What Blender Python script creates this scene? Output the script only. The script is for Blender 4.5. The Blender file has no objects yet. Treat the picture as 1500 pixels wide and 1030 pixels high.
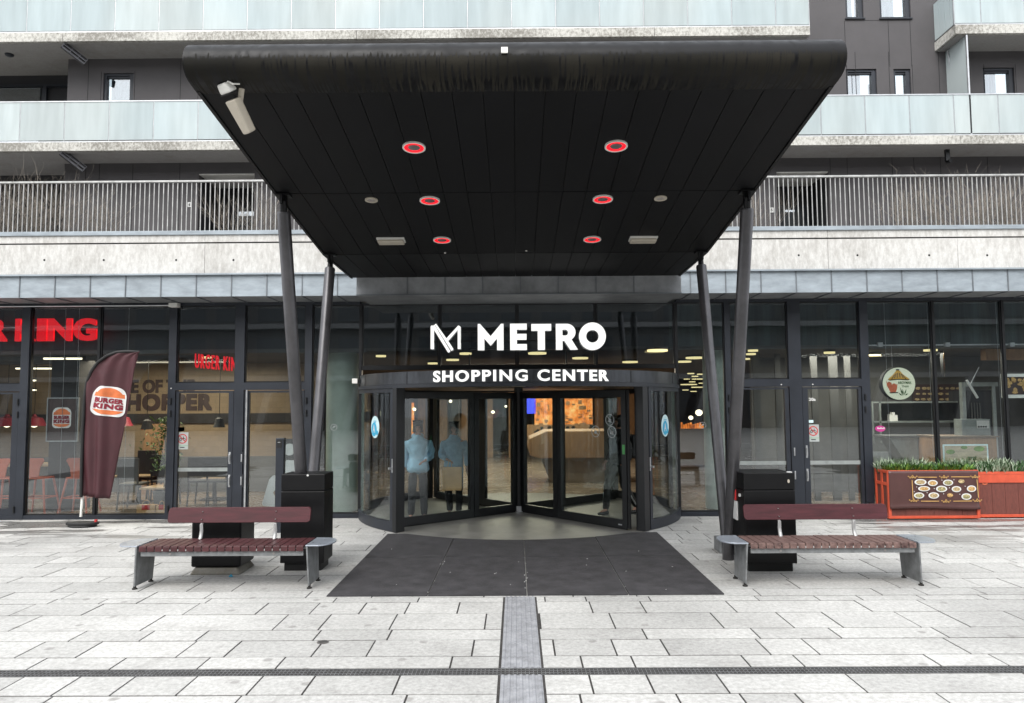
import bpy, bmesh, math, random
from mathutils import Vector, Matrix, Euler
random.seed(7)
PI = math.pi
rad = math.radians
SC = bpy.context.scene
COL = SC.collection

# ------------------------------------------------------------------ camera
H = 1.85
F_PX = 1094.0
PITCH, YAW, ROLL = 4.0, 0.3, -0.35
cam_d = bpy.data.cameras.new('camera')
cam = bpy.data.objects.new('camera', cam_d)
COL.objects.link(cam)
SC.camera = cam
cam_d.sensor_width = 36.0
cam_d.lens = F_PX / 1500.0 * 36.0
cam_d.clip_start = 0.05
cam_d.clip_end = 500
RM = (Matrix.Rotation(rad(YAW), 3, 'Z') @ Matrix.Rotation(rad(90 + PITCH), 3, 'X') @ Matrix.Rotation(rad(ROLL), 3, 'Z'))
cam.location = (0, 0, H)
cam.rotation_euler = RM.to_euler()

# ------------------------------------------------------------------ world, sun
world = bpy.data.worlds.new('World')
SC.world = world
world.use_nodes = True
wn, wl = world.node_tree.nodes, world.node_tree.links
bg = wn['Background']
sky = wn.new('ShaderNodeTexSky')
sky.sky_type = 'NISHITA'
sky.sun_disc = False
sky.sun_elevation = rad(48)
sky.sun_rotation = rad(202)
sky.air_density = 1.0
sky.dust_density = 6.0
hs = wn.new('ShaderNodeHueSaturation')
hs.inputs['Saturation'].default_value = 0.22
wl.new(sky.outputs[0], hs.inputs['Color'])
# an even cloud layer veils the clear sky and caps the glow round the sun
cap = wn.new('ShaderNodeVectorMath'); cap.operation = 'MINIMUM'; cap.inputs[1].default_value = (6.0, 6.0, 6.0)
wl.new(hs.outputs[0], cap.inputs[0])
cl = wn.new('ShaderNodeMixRGB'); cl.inputs[0].default_value = 0.6; cl.inputs[2].default_value = (3.45, 3.6, 3.8, 1)
wl.new(cap.outputs[0], cl.inputs[1])
wl.new(cl.outputs[0], bg.inputs['Color'])
bg.inputs['Strength'].default_value = 0.15
sun_d = bpy.data.lights.new('sun', 'SUN')
sun_d.energy = 0.85
sun_d.angle = rad(40)
sun_d.color = (1.0, 0.97, 0.93)
sun = bpy.data.objects.new('sun', sun_d)
COL.objects.link(sun)
# light arrives from behind the camera, a little from the left and from above
sun.rotation_euler = Vector((0.40, 0.95, -1.15)).to_track_quat('-Z', 'Y').to_euler()
SC.view_settings.view_transform = 'Standard'
SC.view_settings.look = 'None'
SC.view_settings.exposure = 1.84
SC.view_settings.gamma = 1.0
SC.cycles.max_bounces = 8
SC.cycles.transparent_max_bounces = 28
SC.cycles.sample_clamp_indirect = 6.0
SC.cycles.caustics_reflective = False
SC.cycles.caustics_refractive = False


# ------------------------------------------------------------------ pixel -> place on a known upright plane y = Y
def P(px, py, Y):
    d = RM @ Vector(((px - 750) / F_PX, -(py - 515) / F_PX, -1.0))
    t = Y / d.y
    return Vector((d.x * t, Y, H + d.z * t))


def X(px, Y, py=600): return P(px, py, Y).x
def Z(py, Y, px=750): return P(px, py, Y).z


def G(px, py, z=0.0):
    d = RM @ Vector(((px - 750) / F_PX, -(py - 515) / F_PX, -1.0))
    t = (z - H) / d.z
    return Vector((d.x * t, d.y * t, z))


# ------------------------------------------------------------------ materials
def _mat(name):
    m = bpy.data.materials.new(name)
    m.use_nodes = True
    return m, m.node_tree.nodes, m.node_tree.links, m.node_tree.nodes['Principled BSDF']


def rgba(c): return (c[0], c[1], c[2], 1.0)


def mat(name, col, rough=0.6, metal=0.0, var=0.12, scale=6.0, bump=0.0, bscale=60.0, stretch=(1, 1, 1), col2=None, rvar=0.1, spec=0.5, coat=0.0):
    m, n, l, b = _mat(name)
    tc = n.new('ShaderNodeTexCoord')
    mp = n.new('ShaderNodeMapping')
    mp.inputs['Scale'].default_value = stretch
    l.new(tc.outputs['Object'], mp.inputs['Vector'])
    nz = n.new('ShaderNodeTexNoise')
    nz.inputs['Scale'].default_value = scale
    nz.inputs['Detail'].default_value = 6
    nz.inputs['Roughness'].default_value = 0.65
    l.new(mp.outputs[0], nz.inputs['Vector'])
    cr = n.new('ShaderNodeValToRGB')
    a = [max(0, c * (1 - var * 2)) for c in col]
    z = col2 or [min(1, c * (1 + var * 2)) for c in col]
    cr.color_ramp.elements[0].position = 0.3
    cr.color_ramp.elements[1].position = 0.7
    cr.color_ramp.elements[0].color = rgba(a)
    cr.color_ramp.elements[1].color = rgba(z)
    l.new(nz.outputs['Fac'], cr.inputs[0])
    l.new(cr.outputs[0], b.inputs['Base Color'])
    mr = n.new('ShaderNodeMapRange')
    mr.inputs['To Min'].default_value = max(0.02, rough - rvar)
    mr.inputs['To Max'].default_value = min(1, rough + rvar)
    l.new(nz.outputs['Fac'], mr.inputs['Value'])
    l.new(mr.outputs[0], b.inputs['Roughness'])
    b.inputs['Metallic'].default_value = metal
    b.inputs['Specular IOR Level'].default_value = spec
    if coat: b.inputs['Coat Weight'].default_value = coat
    if bump:
        n2 = n.new('ShaderNodeTexNoise')
        n2.inputs['Scale'].default_value = bscale
        n2.inputs['Detail'].default_value = 5
        l.new(mp.outputs[0], n2.inputs['Vector'])
        bp = n.new('ShaderNodeBump')
        bp.inputs['Strength'].default_value = bump
        bp.inputs['Distance'].default_value = 0.01
        l.new(n2.outputs['Fac'], bp.inputs['Height'])
        l.new(bp.outputs[0], b.inputs['Normal'])
    return m


def emit(name, col, strength):
    m, n, l, b = _mat(name)
    b.inputs['Base Color'].default_value = rgba([c * 0.6 for c in col])
    b.inputs['Emission Color'].default_value = rgba(col)
    b.inputs['Emission Strength'].default_value = strength
    return m


def glass(name, tint=(0.84, 0.87, 0.87), base=0.085, amp=0.75, wave=0.0):
    m, n, l, b = _mat(name)
    n.remove(b)
    out = n['Material Output']
    tr = n.new('ShaderNodeBsdfTransparent')
    tr.inputs[0].default_value = rgba(tint)
    gl = n.new('ShaderNodeBsdfGlossy')
    gl.inputs['Roughness'].default_value = 0.0
    gl.inputs[0].default_value = (0.95, 0.97, 1, 1)
    lw = n.new('ShaderNodeLayerWeight')
    lw.inputs[0].default_value = 0.5
    pw = n.new('ShaderNodeMath'); pw.operation = 'POWER'; pw.inputs[1].default_value = 4.0
    l.new(lw.outputs['Facing'], pw.inputs[0])
    ml = n.new('ShaderNodeMath'); ml.operation = 'MULTIPLY_ADD'
    ml.inputs[1].default_value = amp
    ml.inputs[2].default_value = base
    l.new(pw.outputs[0], ml.inputs[0])
    mx = n.new('ShaderNodeMixShader')
    l.new(ml.outputs[0], mx.inputs[0])
    l.new(tr.outputs[0], mx.inputs[1])
    l.new(gl.outputs[0], mx.inputs[2])
    if wave:
        tc = n.new('ShaderNodeTexCoord')
        nz = n.new('ShaderNodeTexNoise'); nz.inputs['Scale'].default_value = 0.9; nz.inputs['Detail'].default_value = 1
        l.new(tc.outputs['Object'], nz.inputs['Vector'])
        bp = n.new('ShaderNodeBump'); bp.inputs['Strength'].default_value = wave; bp.inputs['Distance'].default_value = 0.02
        l.new(nz.outputs['Fac'], bp.inputs['Height'])
        l.new(bp.outputs[0], gl.inputs['Normal'])
    l.new(mx.outputs[0], out.inputs[0])
    return m


def frosted(name, col):
    """milky laminated balustrade glass: mostly diffuse, a little see-through, glossy face, dirt streaks near the foot"""
    m, n, l, b = _mat(name)
    tc = n.new('ShaderNodeTexCoord')
    mp = n.new('ShaderNodeMapping'); mp.inputs['Scale'].default_value = (5, 1, 0.7)
    l.new(tc.outputs['Object'], mp.inputs['Vector'])
    nz = n.new('ShaderNodeTexNoise'); nz.inputs['Scale'].default_value = 1.4; nz.inputs['Detail'].default_value = 7
    l.new(mp.outputs[0], nz.inputs['Vector'])
    n2 = n.new('ShaderNodeTexNoise'); n2.inputs['Scale'].default_value = 0.45; n2.inputs['Detail'].default_value = 2
    l.new(tc.outputs['Object'], n2.inputs['Vector'])
    ri = n.new('ShaderNodeNewGeometry')
    cr = n.new('ShaderNodeValToRGB')
    cr.color_ramp.elements[0].position = 0.3; cr.color_ramp.elements[0].color = rgba([c * 0.9 for c in col])
    cr.color_ramp.elements[1].position = 0.7; cr.color_ramp.elements[1].color = rgba([min(0.95, c * 1.06) for c in col])
    l.new(nz.outputs[0], cr.inputs[0])
    mx = n.new('ShaderNodeMixRGB'); mx.inputs[0].default_value = 0.5
    mx.blend_type = 'MULTIPLY'
    c2 = n.new('ShaderNodeValToRGB')
    c2.color_ramp.elements[0].position = 0.4; c2.color_ramp.elements[0].color = (0.84, 0.93, 0.95, 1)
    c2.color_ramp.elements[1].position = 0.62; c2.color_ramp.elements[1].color = (1.0, 1.0, 0.96, 1)
    l.new(n2.outputs[0], c2.inputs[0])
    l.new(cr.outputs[0], mx.inputs[1]); l.new(c2.outputs[0], mx.inputs[2])
    # each pane has its own cast
    oi = n.new('ShaderNodeObjectInfo')
    mr = n.new('ShaderNodeMapRange'); mr.inputs['To Min'].default_value = 0.86; mr.inputs['To Max'].default_value = 1.04
    l.new(oi.outputs['Random'], mr.inputs[0])
    sc = n.new('ShaderNodeVectorMath'); sc.operation = 'SCALE'
    l.new(mx.outputs[0], sc.inputs[0]); l.new(mr.outputs[0], sc.inputs['Scale'])
    l.new(sc.outputs[0], b.inputs['Base Color'])
    b.inputs['Roughness'].default_value = 0.4
    b.inputs['Specular IOR Level'].default_value = 0.12
    b.inputs['Alpha'].default_value = 0.86
    return m


def concrete(name, col, stain=(0.16, 0.13, 0.09), amount=0.5, streak=(3.0, 3.0, 0.35), lo=0.45, hi=0.66, panel=None):
    m, n, l, b = _mat(name)
    tc = n.new('ShaderNodeTexCoord')
    mp = n.new('ShaderNodeMapping'); mp.inputs['Scale'].default_value = streak
    l.new(tc.outputs['Object'], mp.inputs['Vector'])
    nz = n.new('ShaderNodeTexNoise'); nz.inputs['Scale'].default_value = 4; nz.inputs['Detail'].default_value = 9; nz.inputs['Roughness'].default_value = 0.75
    l.new(mp.outputs[0], nz.inputs['Vector'])
    big = n.new('ShaderNodeTexNoise'); big.inputs['Scale'].default_value = 0.7; big.inputs['Detail'].default_value = 4
    l.new(tc.outputs['Object'], big.inputs['Vector'])
    fine = n.new('ShaderNodeTexNoise'); fine.inputs['Scale'].default_value = 35; fine.inputs['Detail'].default_value = 6; fine.inputs['Roughness'].default_value = 0.8
    l.new(tc.outputs['Object'], fine.inputs['Vector'])
    a = n.new('ShaderNodeMath'); a.operation = 'MULTIPLY_ADD'; a.inputs[1].default_value = 0.6
    l.new(big.outputs[0], a.inputs[0]); l.new(nz.outputs[0], a.inputs[2])
    a2 = n.new('ShaderNodeMath'); a2.operation = 'MULTIPLY_ADD'; a2.inputs[1].default_value = 0.35
    l.new(fine.outputs[0], a2.inputs[0]); l.new(a.outputs[0], a2.inputs[2])
    mr = n.new('ShaderNodeMapRange')
    mr.inputs['From Min'].default_value = lo + 0.48; mr.inputs['From Max'].default_value = hi + 0.5
    mr.inputs['To Max'].default_value = amount
    l.new(a2.outputs[0], mr.inputs[0])
    cb = n.new('ShaderNodeValToRGB')
    cb.color_ramp.elements[0].position = 0.3; cb.color_ramp.elements[0].color = rgba([c * 0.82 for c in col])
    cb.color_ramp.elements[1].position = 0.65; cb.color_ramp.elements[1].color = rgba([min(0.9, c * 1.12) for c in col])
    l.new(fine.outputs[0], cb.inputs[0])
    mx = n.new('ShaderNodeMixRGB')
    l.new(mr.outputs[0], mx.inputs[0]); l.new(cb.outputs[0], mx.inputs[1]); mx.inputs[2].default_value = rgba(stain)
    l.new(mx.outputs[0], b.inputs['Base Color'])
    b.inputs['Roughness'].default_value = 0.85
    bp = n.new('ShaderNodeBump'); bp.inputs['Strength'].default_value = 0.35; bp.inputs['Distance'].default_value = 0.01
    l.new(fine.outputs[0], bp.inputs['Height']); l.new(bp.outputs[0], b.inputs['Normal'])
    return m


def paving_mat():
    m, n, l, b = _mat('paving')
    g = n.new('ShaderNodeNewGeometry')
    tc = n.new('ShaderNodeTexCoord')
    fine = n.new('ShaderNodeTexNoise'); fine.inputs['Scale'].default_value = 26; fine.inputs['Detail'].default_value = 8; fine.inputs['Roughness'].default_value = 0.8
    big = n.new('ShaderNodeTexNoise'); big.inputs['Scale'].default_value = 0.55; big.inputs['Detail'].default_value = 5; big.inputs['Roughness'].default_value = 0.6
    l.new(tc.outputs['Object'], fine.inputs['Vector']); l.new(tc.outputs['Object'], big.inputs['Vector'])
    cr = n.new('ShaderNodeValToRGB')
    e = cr.color_ramp.elements
    e[0].position = 0.33; e[0].color = (0.34, 0.335, 0.32, 1)
    e[1].position = 0.62; e[1].color = (0.60, 0.595, 0.575, 1)
    l.new(fine.outputs[0], cr.inputs[0])
    mr = n.new('ShaderNodeMapRange'); mr.inputs['To Min'].default_value = 0.84; mr.inputs['To Max'].default_value = 1.04
    l.new(g.outputs['Random Per Island'], mr.inputs[0])
    s1 = n.new('ShaderNodeVectorMath'); s1.operation = 'SCALE'
    l.new(cr.outputs[0], s1.inputs[0]); l.new(mr.outputs[0], s1.inputs['Scale'])
    m2 = n.new('ShaderNodeMapRange'); m2.inputs['From Min'].default_value = 0.35; m2.inputs['From Max'].default_value = 0.65
    m2.inputs['To Min'].default_value = 0.78; m2.inputs['To Max'].default_value = 1.05
    l.new(big.outputs[0], m2.inputs[0])
    s2 = n.new('ShaderNodeVectorMath'); s2.operation = 'SCALE'
    l.new(s1.outputs[0], s2.inputs[0]); l.new(m2.outputs[0], s2.inputs['Scale'])
    # grime spots: gum and droppings
    vo = n.new('ShaderNodeTexVoronoi'); vo.voronoi_dimensions = '2D'; vo.inputs['Scale'].default_value = 1.7
    l.new(tc.outputs['Object'], vo.inputs['Vector'])
    sp = n.new('ShaderNodeMapRange'); sp.inputs['From Min'].default_value = 0.04; sp.inputs['From Max'].default_value = 0.07
    sp.inputs['To Min'].default_value = 0.5; sp.inputs['To Max'].default_value = 0.0
    l.new(vo.outputs['Distance'], sp.inputs[0])
    vs_ = n.new('ShaderNodeSeparateXYZ'); l.new(vo.outputs['Color'], vs_.inputs[0])
    vg = n.new('ShaderNodeMath'); vg.operation = 'GREATER_THAN'; vg.inputs[1].default_value = 0.45; l.new(vs_.outputs[0], vg.inputs[0])
    vm = n.new('ShaderNodeMath'); vm.operation = 'MULTIPLY'; l.new(vg.outputs[0], vm.inputs[0]); l.new(sp.outputs[0], vm.inputs[1])
    # traffic grime: broad soft marks
    gr_ = n.new('ShaderNodeTexNoise'); gr_.inputs['Scale'].default_value = 2.3; gr_.inputs['Detail'].default_value = 8; gr_.inputs['Distortion'].default_value = 1.2
    l.new(tc.outputs['Object'], gr_.inputs['Vector'])
    gm_ = n.new('ShaderNodeMapRange'); gm_.inputs['From Min'].default_value = 0.55; gm_.inputs['From Max'].default_value = 0.75
    gm_.inputs['To Max'].default_value = 0.28
    l.new(gr_.outputs[0], gm_.inputs[0])
    spm = n.new('ShaderNodeMath'); spm.operation = 'MAXIMUM'; l.new(vm.outputs[0], spm.inputs[0]); l.new(gm_.outputs[0], spm.inputs[1])
    # drained, damp patches along the foot of the shop front
    sep = n.new('ShaderNodeSeparateXYZ'); l.new(tc.outputs['Object'], sep.inputs[0])
    mp = n.new('ShaderNodeMapping'); mp.inputs['Scale'].default_value = (0.55, 3.2, 1)
    l.new(tc.outputs['Object'], mp.inputs[0])
    wet = n.new('ShaderNodeTexNoise'); wet.inputs['Scale'].default_value = 1.1; wet.inputs['Detail'].default_value = 6
    l.new(mp.outputs[0], wet.inputs['Vector'])
    wy = n.new('ShaderNodeMapRange'); wy.inputs['From Min'].default_value = 9.3; wy.inputs['From Max'].default_value = 11.3
    l.new(sep.outputs[1], wy.inputs[0])
    ax = n.new('ShaderNodeMath'); ax.operation = 'ABSOLUTE'; l.new(sep.outputs[0], ax.inputs[0])
    wx = n.new('ShaderNodeMapRange'); wx.inputs['From Min'].default_value = 4.2; wx.inputs['From Max'].default_value = 5.4
    l.new(ax.outputs[0], wx.inputs[0])
    wr = n.new('ShaderNodeMapRange'); wr.inputs['From Min'].default_value = 0.50; wr.inputs['From Max'].default_value = 0.54
    l.new(wet.outputs[0], wr.inputs[0])
    w1 = n.new('ShaderNodeMath'); w1.operation = 'MULTIPLY'; l.new(wy.outputs[0], w1.inputs[0]); l.new(wx.outputs[0], w1.inputs[1])
    w2 = n.new('ShaderNodeMath'); w2.operation = 'MULTIPLY'; l.new(w1.outputs[0], w2.inputs[0]); l.new(wr.outputs[0], w2.inputs[1])
    w3 = n.new('ShaderNodeMath'); w3.operation = 'MULTIPLY'; w3.inputs[1].default_value = 0.8; l.new(w2.outputs[0], w3.inputs[0])
    mx = n.new('ShaderNodeMixRGB'); mx.inputs[2].default_value = (0.17, 0.16, 0.15, 1)
    l.new(spm.outputs[0], mx.inputs[0]); l.new(s2.outputs[0], mx.inputs[1])
    mw = n.new('ShaderNodeMixRGB'); mw.inputs[2].default_value = (0.12, 0.115, 0.11, 1)
    l.new(w3.outputs[0], mw.inputs[0]); l.new(mx.outputs[0], mw.inputs[1])
    l.new(mw.outputs[0], b.inputs['Base Color'])
    ro = n.new('ShaderNodeMapRange'); ro.inputs['To Min'].default_value = 0.75; ro.inputs['To Max'].default_value = 0.25
    l.new(w2.outputs[0], ro.inputs[0]); l.new(ro.outputs[0], b.inputs['Roughness'])
    b.inputs['Specular IOR Level'].default_value = 0.35
    bp = n.new('ShaderNodeBump'); bp.inputs['Strength'].default_value = 0.3; bp.inputs['Distance'].default_value = 0.004
    l.new(fine.outputs[0], bp.inputs['Height']); l.new(bp.outputs[0], b.inputs['Normal'])
    return m


def nose_mat():
    """dark glossy sheet with brown algae streaks on its lower, turned-in part; 'prof' runs 0 (underside) .. 1 (top)"""
    m, n, l, b = _mat('canopy_lip')
    at = n.new('ShaderNodeAttribute'); at.attribute_name = 'prof'
    tc = n.new('ShaderNodeTexCoord')
    sep = n.new('ShaderNodeSeparateXYZ'); l.new(tc.outputs['Object'], sep.inputs[0])
    # streaks lean outwards towards both ends
    lean = n.new('ShaderNodeMath'); lean.operation = 'MULTIPLY'; l.new(sep.outputs[0], lean.inputs[0]); l.new(at.outputs['Fac'], lean.inputs[1])
    ln2 = n.new('ShaderNodeMath'); ln2.operation = 'MULTIPLY_ADD'; ln2.inputs[1].default_value = 0.0
    l.new(lean.outputs[0], ln2.inputs[0]); l.new(sep.outputs[0], ln2.inputs[2])
    cmb = n.new('ShaderNodeCombineXYZ')
    l.new(ln2.outputs[0], cmb.inputs[0]); l.new(at.outputs['Fac'], cmb.inputs[1])
    mp = n.new('ShaderNodeMapping'); mp.inputs['Scale'].default_value = (56, 1.5, 1)
    l.new(cmb.outputs[0], mp.inputs[0])
    nz = n.new('ShaderNodeTexNoise'); nz.inputs['Scale'].default_value = 1.0; nz.inputs['Detail'].default_value = 1.5; nz.inputs['Distortion'].default_value = 0.25
    l.new(mp.outputs[0], nz.inputs['Vector'])
    # brown all over below the clean band, breaking into separate runs towards the drip edge
    f = n.new('ShaderNodeMapRange'); f.inputs['From Min'].default_value = 0.24; f.inputs['From Max'].default_value = 0.60
    f.inputs['To Min'].default_value = -0.05; f.inputs['To Max'].default_value = 0.09
    l.new(at.outputs['Fac'], f.inputs[0])
    f2 = n.new('ShaderNodeMapRange'); f2.inputs['From Min'].default_value = 0.60; f2.inputs['From Max'].default_value = 0.74
    f2.inputs['To Min'].default_value = 0.0; f2.inputs['To Max'].default_value = -0.45
    l.new(at.outputs['Fac'], f2.inputs[0])
    f3 = n.new('ShaderNodeMath'); l.new(f.outputs[0], f3.inputs[0]); l.new(f2.outputs[0], f3.inputs[1])
    ad = n.new('ShaderNodeMath'); l.new(nz.outputs[0], ad.inputs[0]); l.new(f3.outputs[0], ad.inputs[1])
    r = n.new('ShaderNodeMapRange'); r.inputs['From Min'].default_value = 0.475; r.inputs['From Max'].default_value = 0.495
    l.new(ad.outputs[0], r.inputs[0])
    big = n.new('ShaderNodeTexNoise'); big.inputs['Scale'].default_value = 1.5; l.new(tc.outputs['Object'], big.inputs['Vector'])
    cr = n.new('ShaderNodeValToRGB')
    cr.color_ramp.elements[0].position = 0.35; cr.color_ramp.elements[0].color = (0.0095, 0.0088, 0.0068, 1)
    cr.color_ramp.elements[1].position = 0.7; cr.color_ramp.elements[1].color = (0.024, 0.0215, 0.016, 1)
    l.new(big.outputs[0], cr.inputs[0])
    mx = n.new('ShaderNodeMixRGB'); mx.inputs[1].default_value = (0.0022, 0.0022, 0.003, 1)
    l.new(r.outputs[0], mx.inputs[0]); l.new(cr.outputs[0], mx.inputs[2])
    l.new(mx.outputs[0], b.inputs['Base Color'])
    sc = n.new('ShaderNodeTexNoise'); sc.inputs['Scale'].default_value = 5; sc.inputs['Detail'].default_value = 8; sc.inputs['Distortion'].default_value = 2
    l.new(tc.outputs['Object'], sc.inputs['Vector'])
    rr = n.new('ShaderNodeMapRange'); rr.inputs['From Min'].default_value = 0.3; rr.inputs['From Max'].default_value = 0.7
    rr.inputs['To Min'].default_value = 0.33; rr.inputs['To Max'].default_value = 0.55
    l.new(sc.outputs[0], rr.inputs[0])
    mxr = n.new('ShaderNodeMixRGB'); l.new(r.outputs[0], mxr.inputs[0]); l.new(rr.outputs[0], mxr.inputs[1]); mxr.inputs[2].default_value = (0.8, 0.8, 0.8, 1)
    l.new(mxr.outputs[0], b.inputs['Roughness'])
    b.inputs['Specular IOR Level'].default_value = 0.22
    return m


def tile_mat(name, col, grout, sx=0.18, sz=0.12):
    m, n, l, b = _mat(name)
    tc = n.new('ShaderNodeTexCoord')
    sp = n.new('ShaderNodeSeparateXYZ'); l.new(tc.outputs['Object'], sp.inputs[0])
    cb = n.new('ShaderNodeCombineXYZ'); l.new(sp.outputs[0], cb.inputs[0]); l.new(sp.outputs[2], cb.inputs[1])
    bk = n.new('ShaderNodeTexBrick')
    bk.inputs['Scale'].default_value = 1.0
    bk.inputs['Brick Width'].default_value = sx
    bk.inputs['Row Height'].default_value = sz
    bk.inputs['Mortar Size'].default_value = 0.004
    bk.inputs['Color1'].default_value = rgba(col)
    bk.inputs['Color2'].default_value = rgba([c * 0.88 for c in col])
    bk.inputs['Mortar'].default_value = rgba(grout)
    l.new(cb.outputs[0], bk.inputs['Vector'])
    l.new(bk.outputs[0], b.inputs['Base Color'])
    b.inputs['Roughness'].default_value = 0.4
    return m


M = {}
M['paving'] = paving_mat()
M['joint'] = mat('joint_sand', (0.035, 0.032, 0.03), 0.95, var=0.3, scale=20)
M['ground'] = mat('ground_fill', (0.30, 0.295, 0.28), 0.95, var=0.15, scale=2)
M['tactile'] = mat('tactile_stone', (0.27, 0.275, 0.29), 0.85, var=0.14, scale=9, bump=0.4, bscale=60)
M['rubber'] = mat('rubber_mat', (0.040, 0.038, 0.041), 0.82, var=0.22, scale=5, bump=0.5, bscale=150)
M['grate'] = mat('galvanised_grate', (0.20, 0.205, 0.21), 0.5, 0.6, var=0.2, scale=15)
M['dark'] = mat('dark_void', (0.012, 0.012, 0.013), 0.9, var=0.1)
M['frame'] = mat('anthracite_frame', (0.0161, 0.0198, 0.0279), 0.45, var=0.10, scale=3, spec=0.5)
M['frame_black'] = mat('black_frame', (0.006, 0.0066, 0.0078), 0.38, var=0.12, scale=3)
M['zinc'] = mat('zinc_sheet', (0.2964, 0.3354, 0.3666), 0.5, 0.25, var=0.10, scale=3.5, stretch=(1, 1, 3), bump=0.06, bscale=8)
M['zinc_seam'] = mat('zinc_seam', (0.16, 0.175, 0.19), 0.5, 0.3, var=0.1)
M['zinc_dark'] = mat('zinc_underside', (0.24, 0.248, 0.256), 0.55, 0.2, var=0.15, scale=3)  # darker copy of the zinc: shade under fascia and canopy put into the colour
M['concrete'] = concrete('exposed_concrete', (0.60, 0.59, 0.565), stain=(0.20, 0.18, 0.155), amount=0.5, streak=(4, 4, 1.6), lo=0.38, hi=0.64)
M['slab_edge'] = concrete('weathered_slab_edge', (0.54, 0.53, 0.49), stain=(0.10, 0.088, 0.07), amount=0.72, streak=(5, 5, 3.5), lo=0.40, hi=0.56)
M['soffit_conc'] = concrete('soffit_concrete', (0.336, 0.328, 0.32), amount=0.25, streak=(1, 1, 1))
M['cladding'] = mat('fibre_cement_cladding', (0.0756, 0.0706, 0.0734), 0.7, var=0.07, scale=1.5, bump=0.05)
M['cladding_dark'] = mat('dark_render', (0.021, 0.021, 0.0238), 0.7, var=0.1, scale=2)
M['frosted'] = frosted('frosted_balustrade', (0.52, 0.575, 0.585))
M['alu'] = mat('brushed_aluminium', (0.50, 0.51, 0.52), 0.35, 0.8, var=0.08, scale=10)
M['railing'] = mat('galvanised_railing', (0.42, 0.42, 0.41), 0.5, 0.35, var=0.15, scale=8)
M['glass'] = glass('shop_glass', wave=0.035)
M['glass_drum'] = glass('drum_glass', tint=(0.90, 0.93, 0.92), base=0.05, amp=0.7)
M['glass_plain'] = glass('window_glass', tint=(0.7, 0.75, 0.76), base=0.25, amp=0.7, wave=0.02)
M['canopy'] = mat('canopy_board', (0.0034, 0.0034, 0.0042), 0.6, spec=0.22, var=0.16, scale=2.5, stretch=(1, 0.4, 1), rvar=0.08)
M['lip'] = nose_mat()
M['column'] = mat('steel_column', (0.095, 0.093, 0.098), 0.36, 0.6, var=0.14, scale=3, rvar=0.08)
M['black_metal'] = mat('black_powdercoat', (0.003, 0.003, 0.0036), 0.45, spec=0.3, var=0.2, scale=4, bump=0.03, bscale=25)
M['white_plastic'] = mat('white_plastic', (0.75, 0.74, 0.70), 0.4, var=0.05)
M['cream'] = mat('aged_diffuser', (0.496, 0.448, 0.368), 0.35, var=0.06, scale=4)
M['grille'] = mat('lamp_grille', (0.42, 0.38, 0.36), 0.5, 0.4, var=0.2, scale=40)
M['red_led'] = emit('red_led', (1.0, 0.008, 0.02), 0.36)
M['white_sign'] = emit('lit_white_sign', (1.0, 1.0, 0.97), 0.30)
M['red_sign'] = emit('lit_red_sign', (0.95, 0.008, 0.02), 0.24)
M['sign_side'] = mat('sign_return', (0.6, 0.6, 0.58), 0.5, var=0.05)
M['wood'] = mat('bench_hardwood', (0.06, 0.0168, 0.0192), 0.42, var=0.25, scale=5, stretch=(1, 8, 1), bump=0.12, bscale=30, rvar=0.12)
M['wood_board'] = mat('bench_board', (0.060, 0.014, 0.018), 0.55, spec=0.3, var=0.18, scale=4, stretch=(1, 6, 8), bump=0.08, bscale=30)
M['wood_worn'] = mat('bench_hardwood_worn', (0.0562, 0.0225, 0.0225), 0.55, var=0.2, scale=14, stretch=(1, 5, 1), col2=(0.24, 0.15, 0.13), bump=0.15, bscale=30)
M['galv'] = mat('hot_dip_galvanised', (0.225, 0.2325, 0.2363), 0.5, 0.45, var=0.16, scale=9, bump=0.05)
M['galv_light'] = mat('galvanised_bracket', (0.4, 0.4, 0.392), 0.4, 0.5, var=0.1)
M['silver_plate'] = mat('bench_end_plate', (0.357, 0.391, 0.442), 0.30, 0.5, var=0.1, scale=6)
M['bolt'] = mat('steel_bolt', (0.35, 0.33, 0.32), 0.35, 0.9, var=0.1)
M['foot'] = mat('rubber_foot', (0.02, 0.018, 0.016), 0.8)
M['conc_base'] = concrete('bin_base_concrete', (0.25, 0.24, 0.21), amount=0.6, streak=(3, 3, 3))
M['orange_metal'] = mat('orange_metal', (0.56, 0.085, 0.04), 0.45, var=0.1, scale=5)
M['rust_board'] = mat('rust_red_board', (0.1425, 0.0413, 0.03), 0.7, var=0.14, scale=20, stretch=(4, 1, 0.5))
M['banner'] = mat('brown_banner', (0.075, 0.0315, 0.0285), 0.40, var=0.08, scale=2, bump=0.15, bscale=2)
M['gold'] = mat('gold_print', (0.50, 0.30, 0.10), 0.6, var=0.1)
M['flag'] = mat('burgundy_fabric', (0.0527, 0.0124, 0.0167), 0.6, var=0.08, scale=4, bump=0.25, bscale=4)
M['black'] = mat('black_plain', (0.0072, 0.0072, 0.0072), 0.6, var=0.1)
M['white'] = mat('white_print', (0.64, 0.64, 0.624), 0.5, var=0.03)
M['maroon'] = mat('maroon_print', (0.22, 0.015, 0.03), 0.5, var=0.05)
M['bun'] = mat('orange_print', (0.62, 0.16, 0.05), 0.5, var=0.12)
M['poster'] = mat('poster_brown', (0.05, 0.03, 0.028), 0.5, var=0.1)
M['skin'] = mat('skin', (0.38, 0.20, 0.14), 0.55, var=0.06)
M['hair'] = mat('dark_hair', (0.010, 0.008, 0.007), 0.5, var=0.2, scale=40)
M['jacket_blue'] = mat('light_blue_jacket', (0.34, 0.56, 0.72), 0.8, var=0.08, scale=6, bump=0.3, bscale=9)
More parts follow.
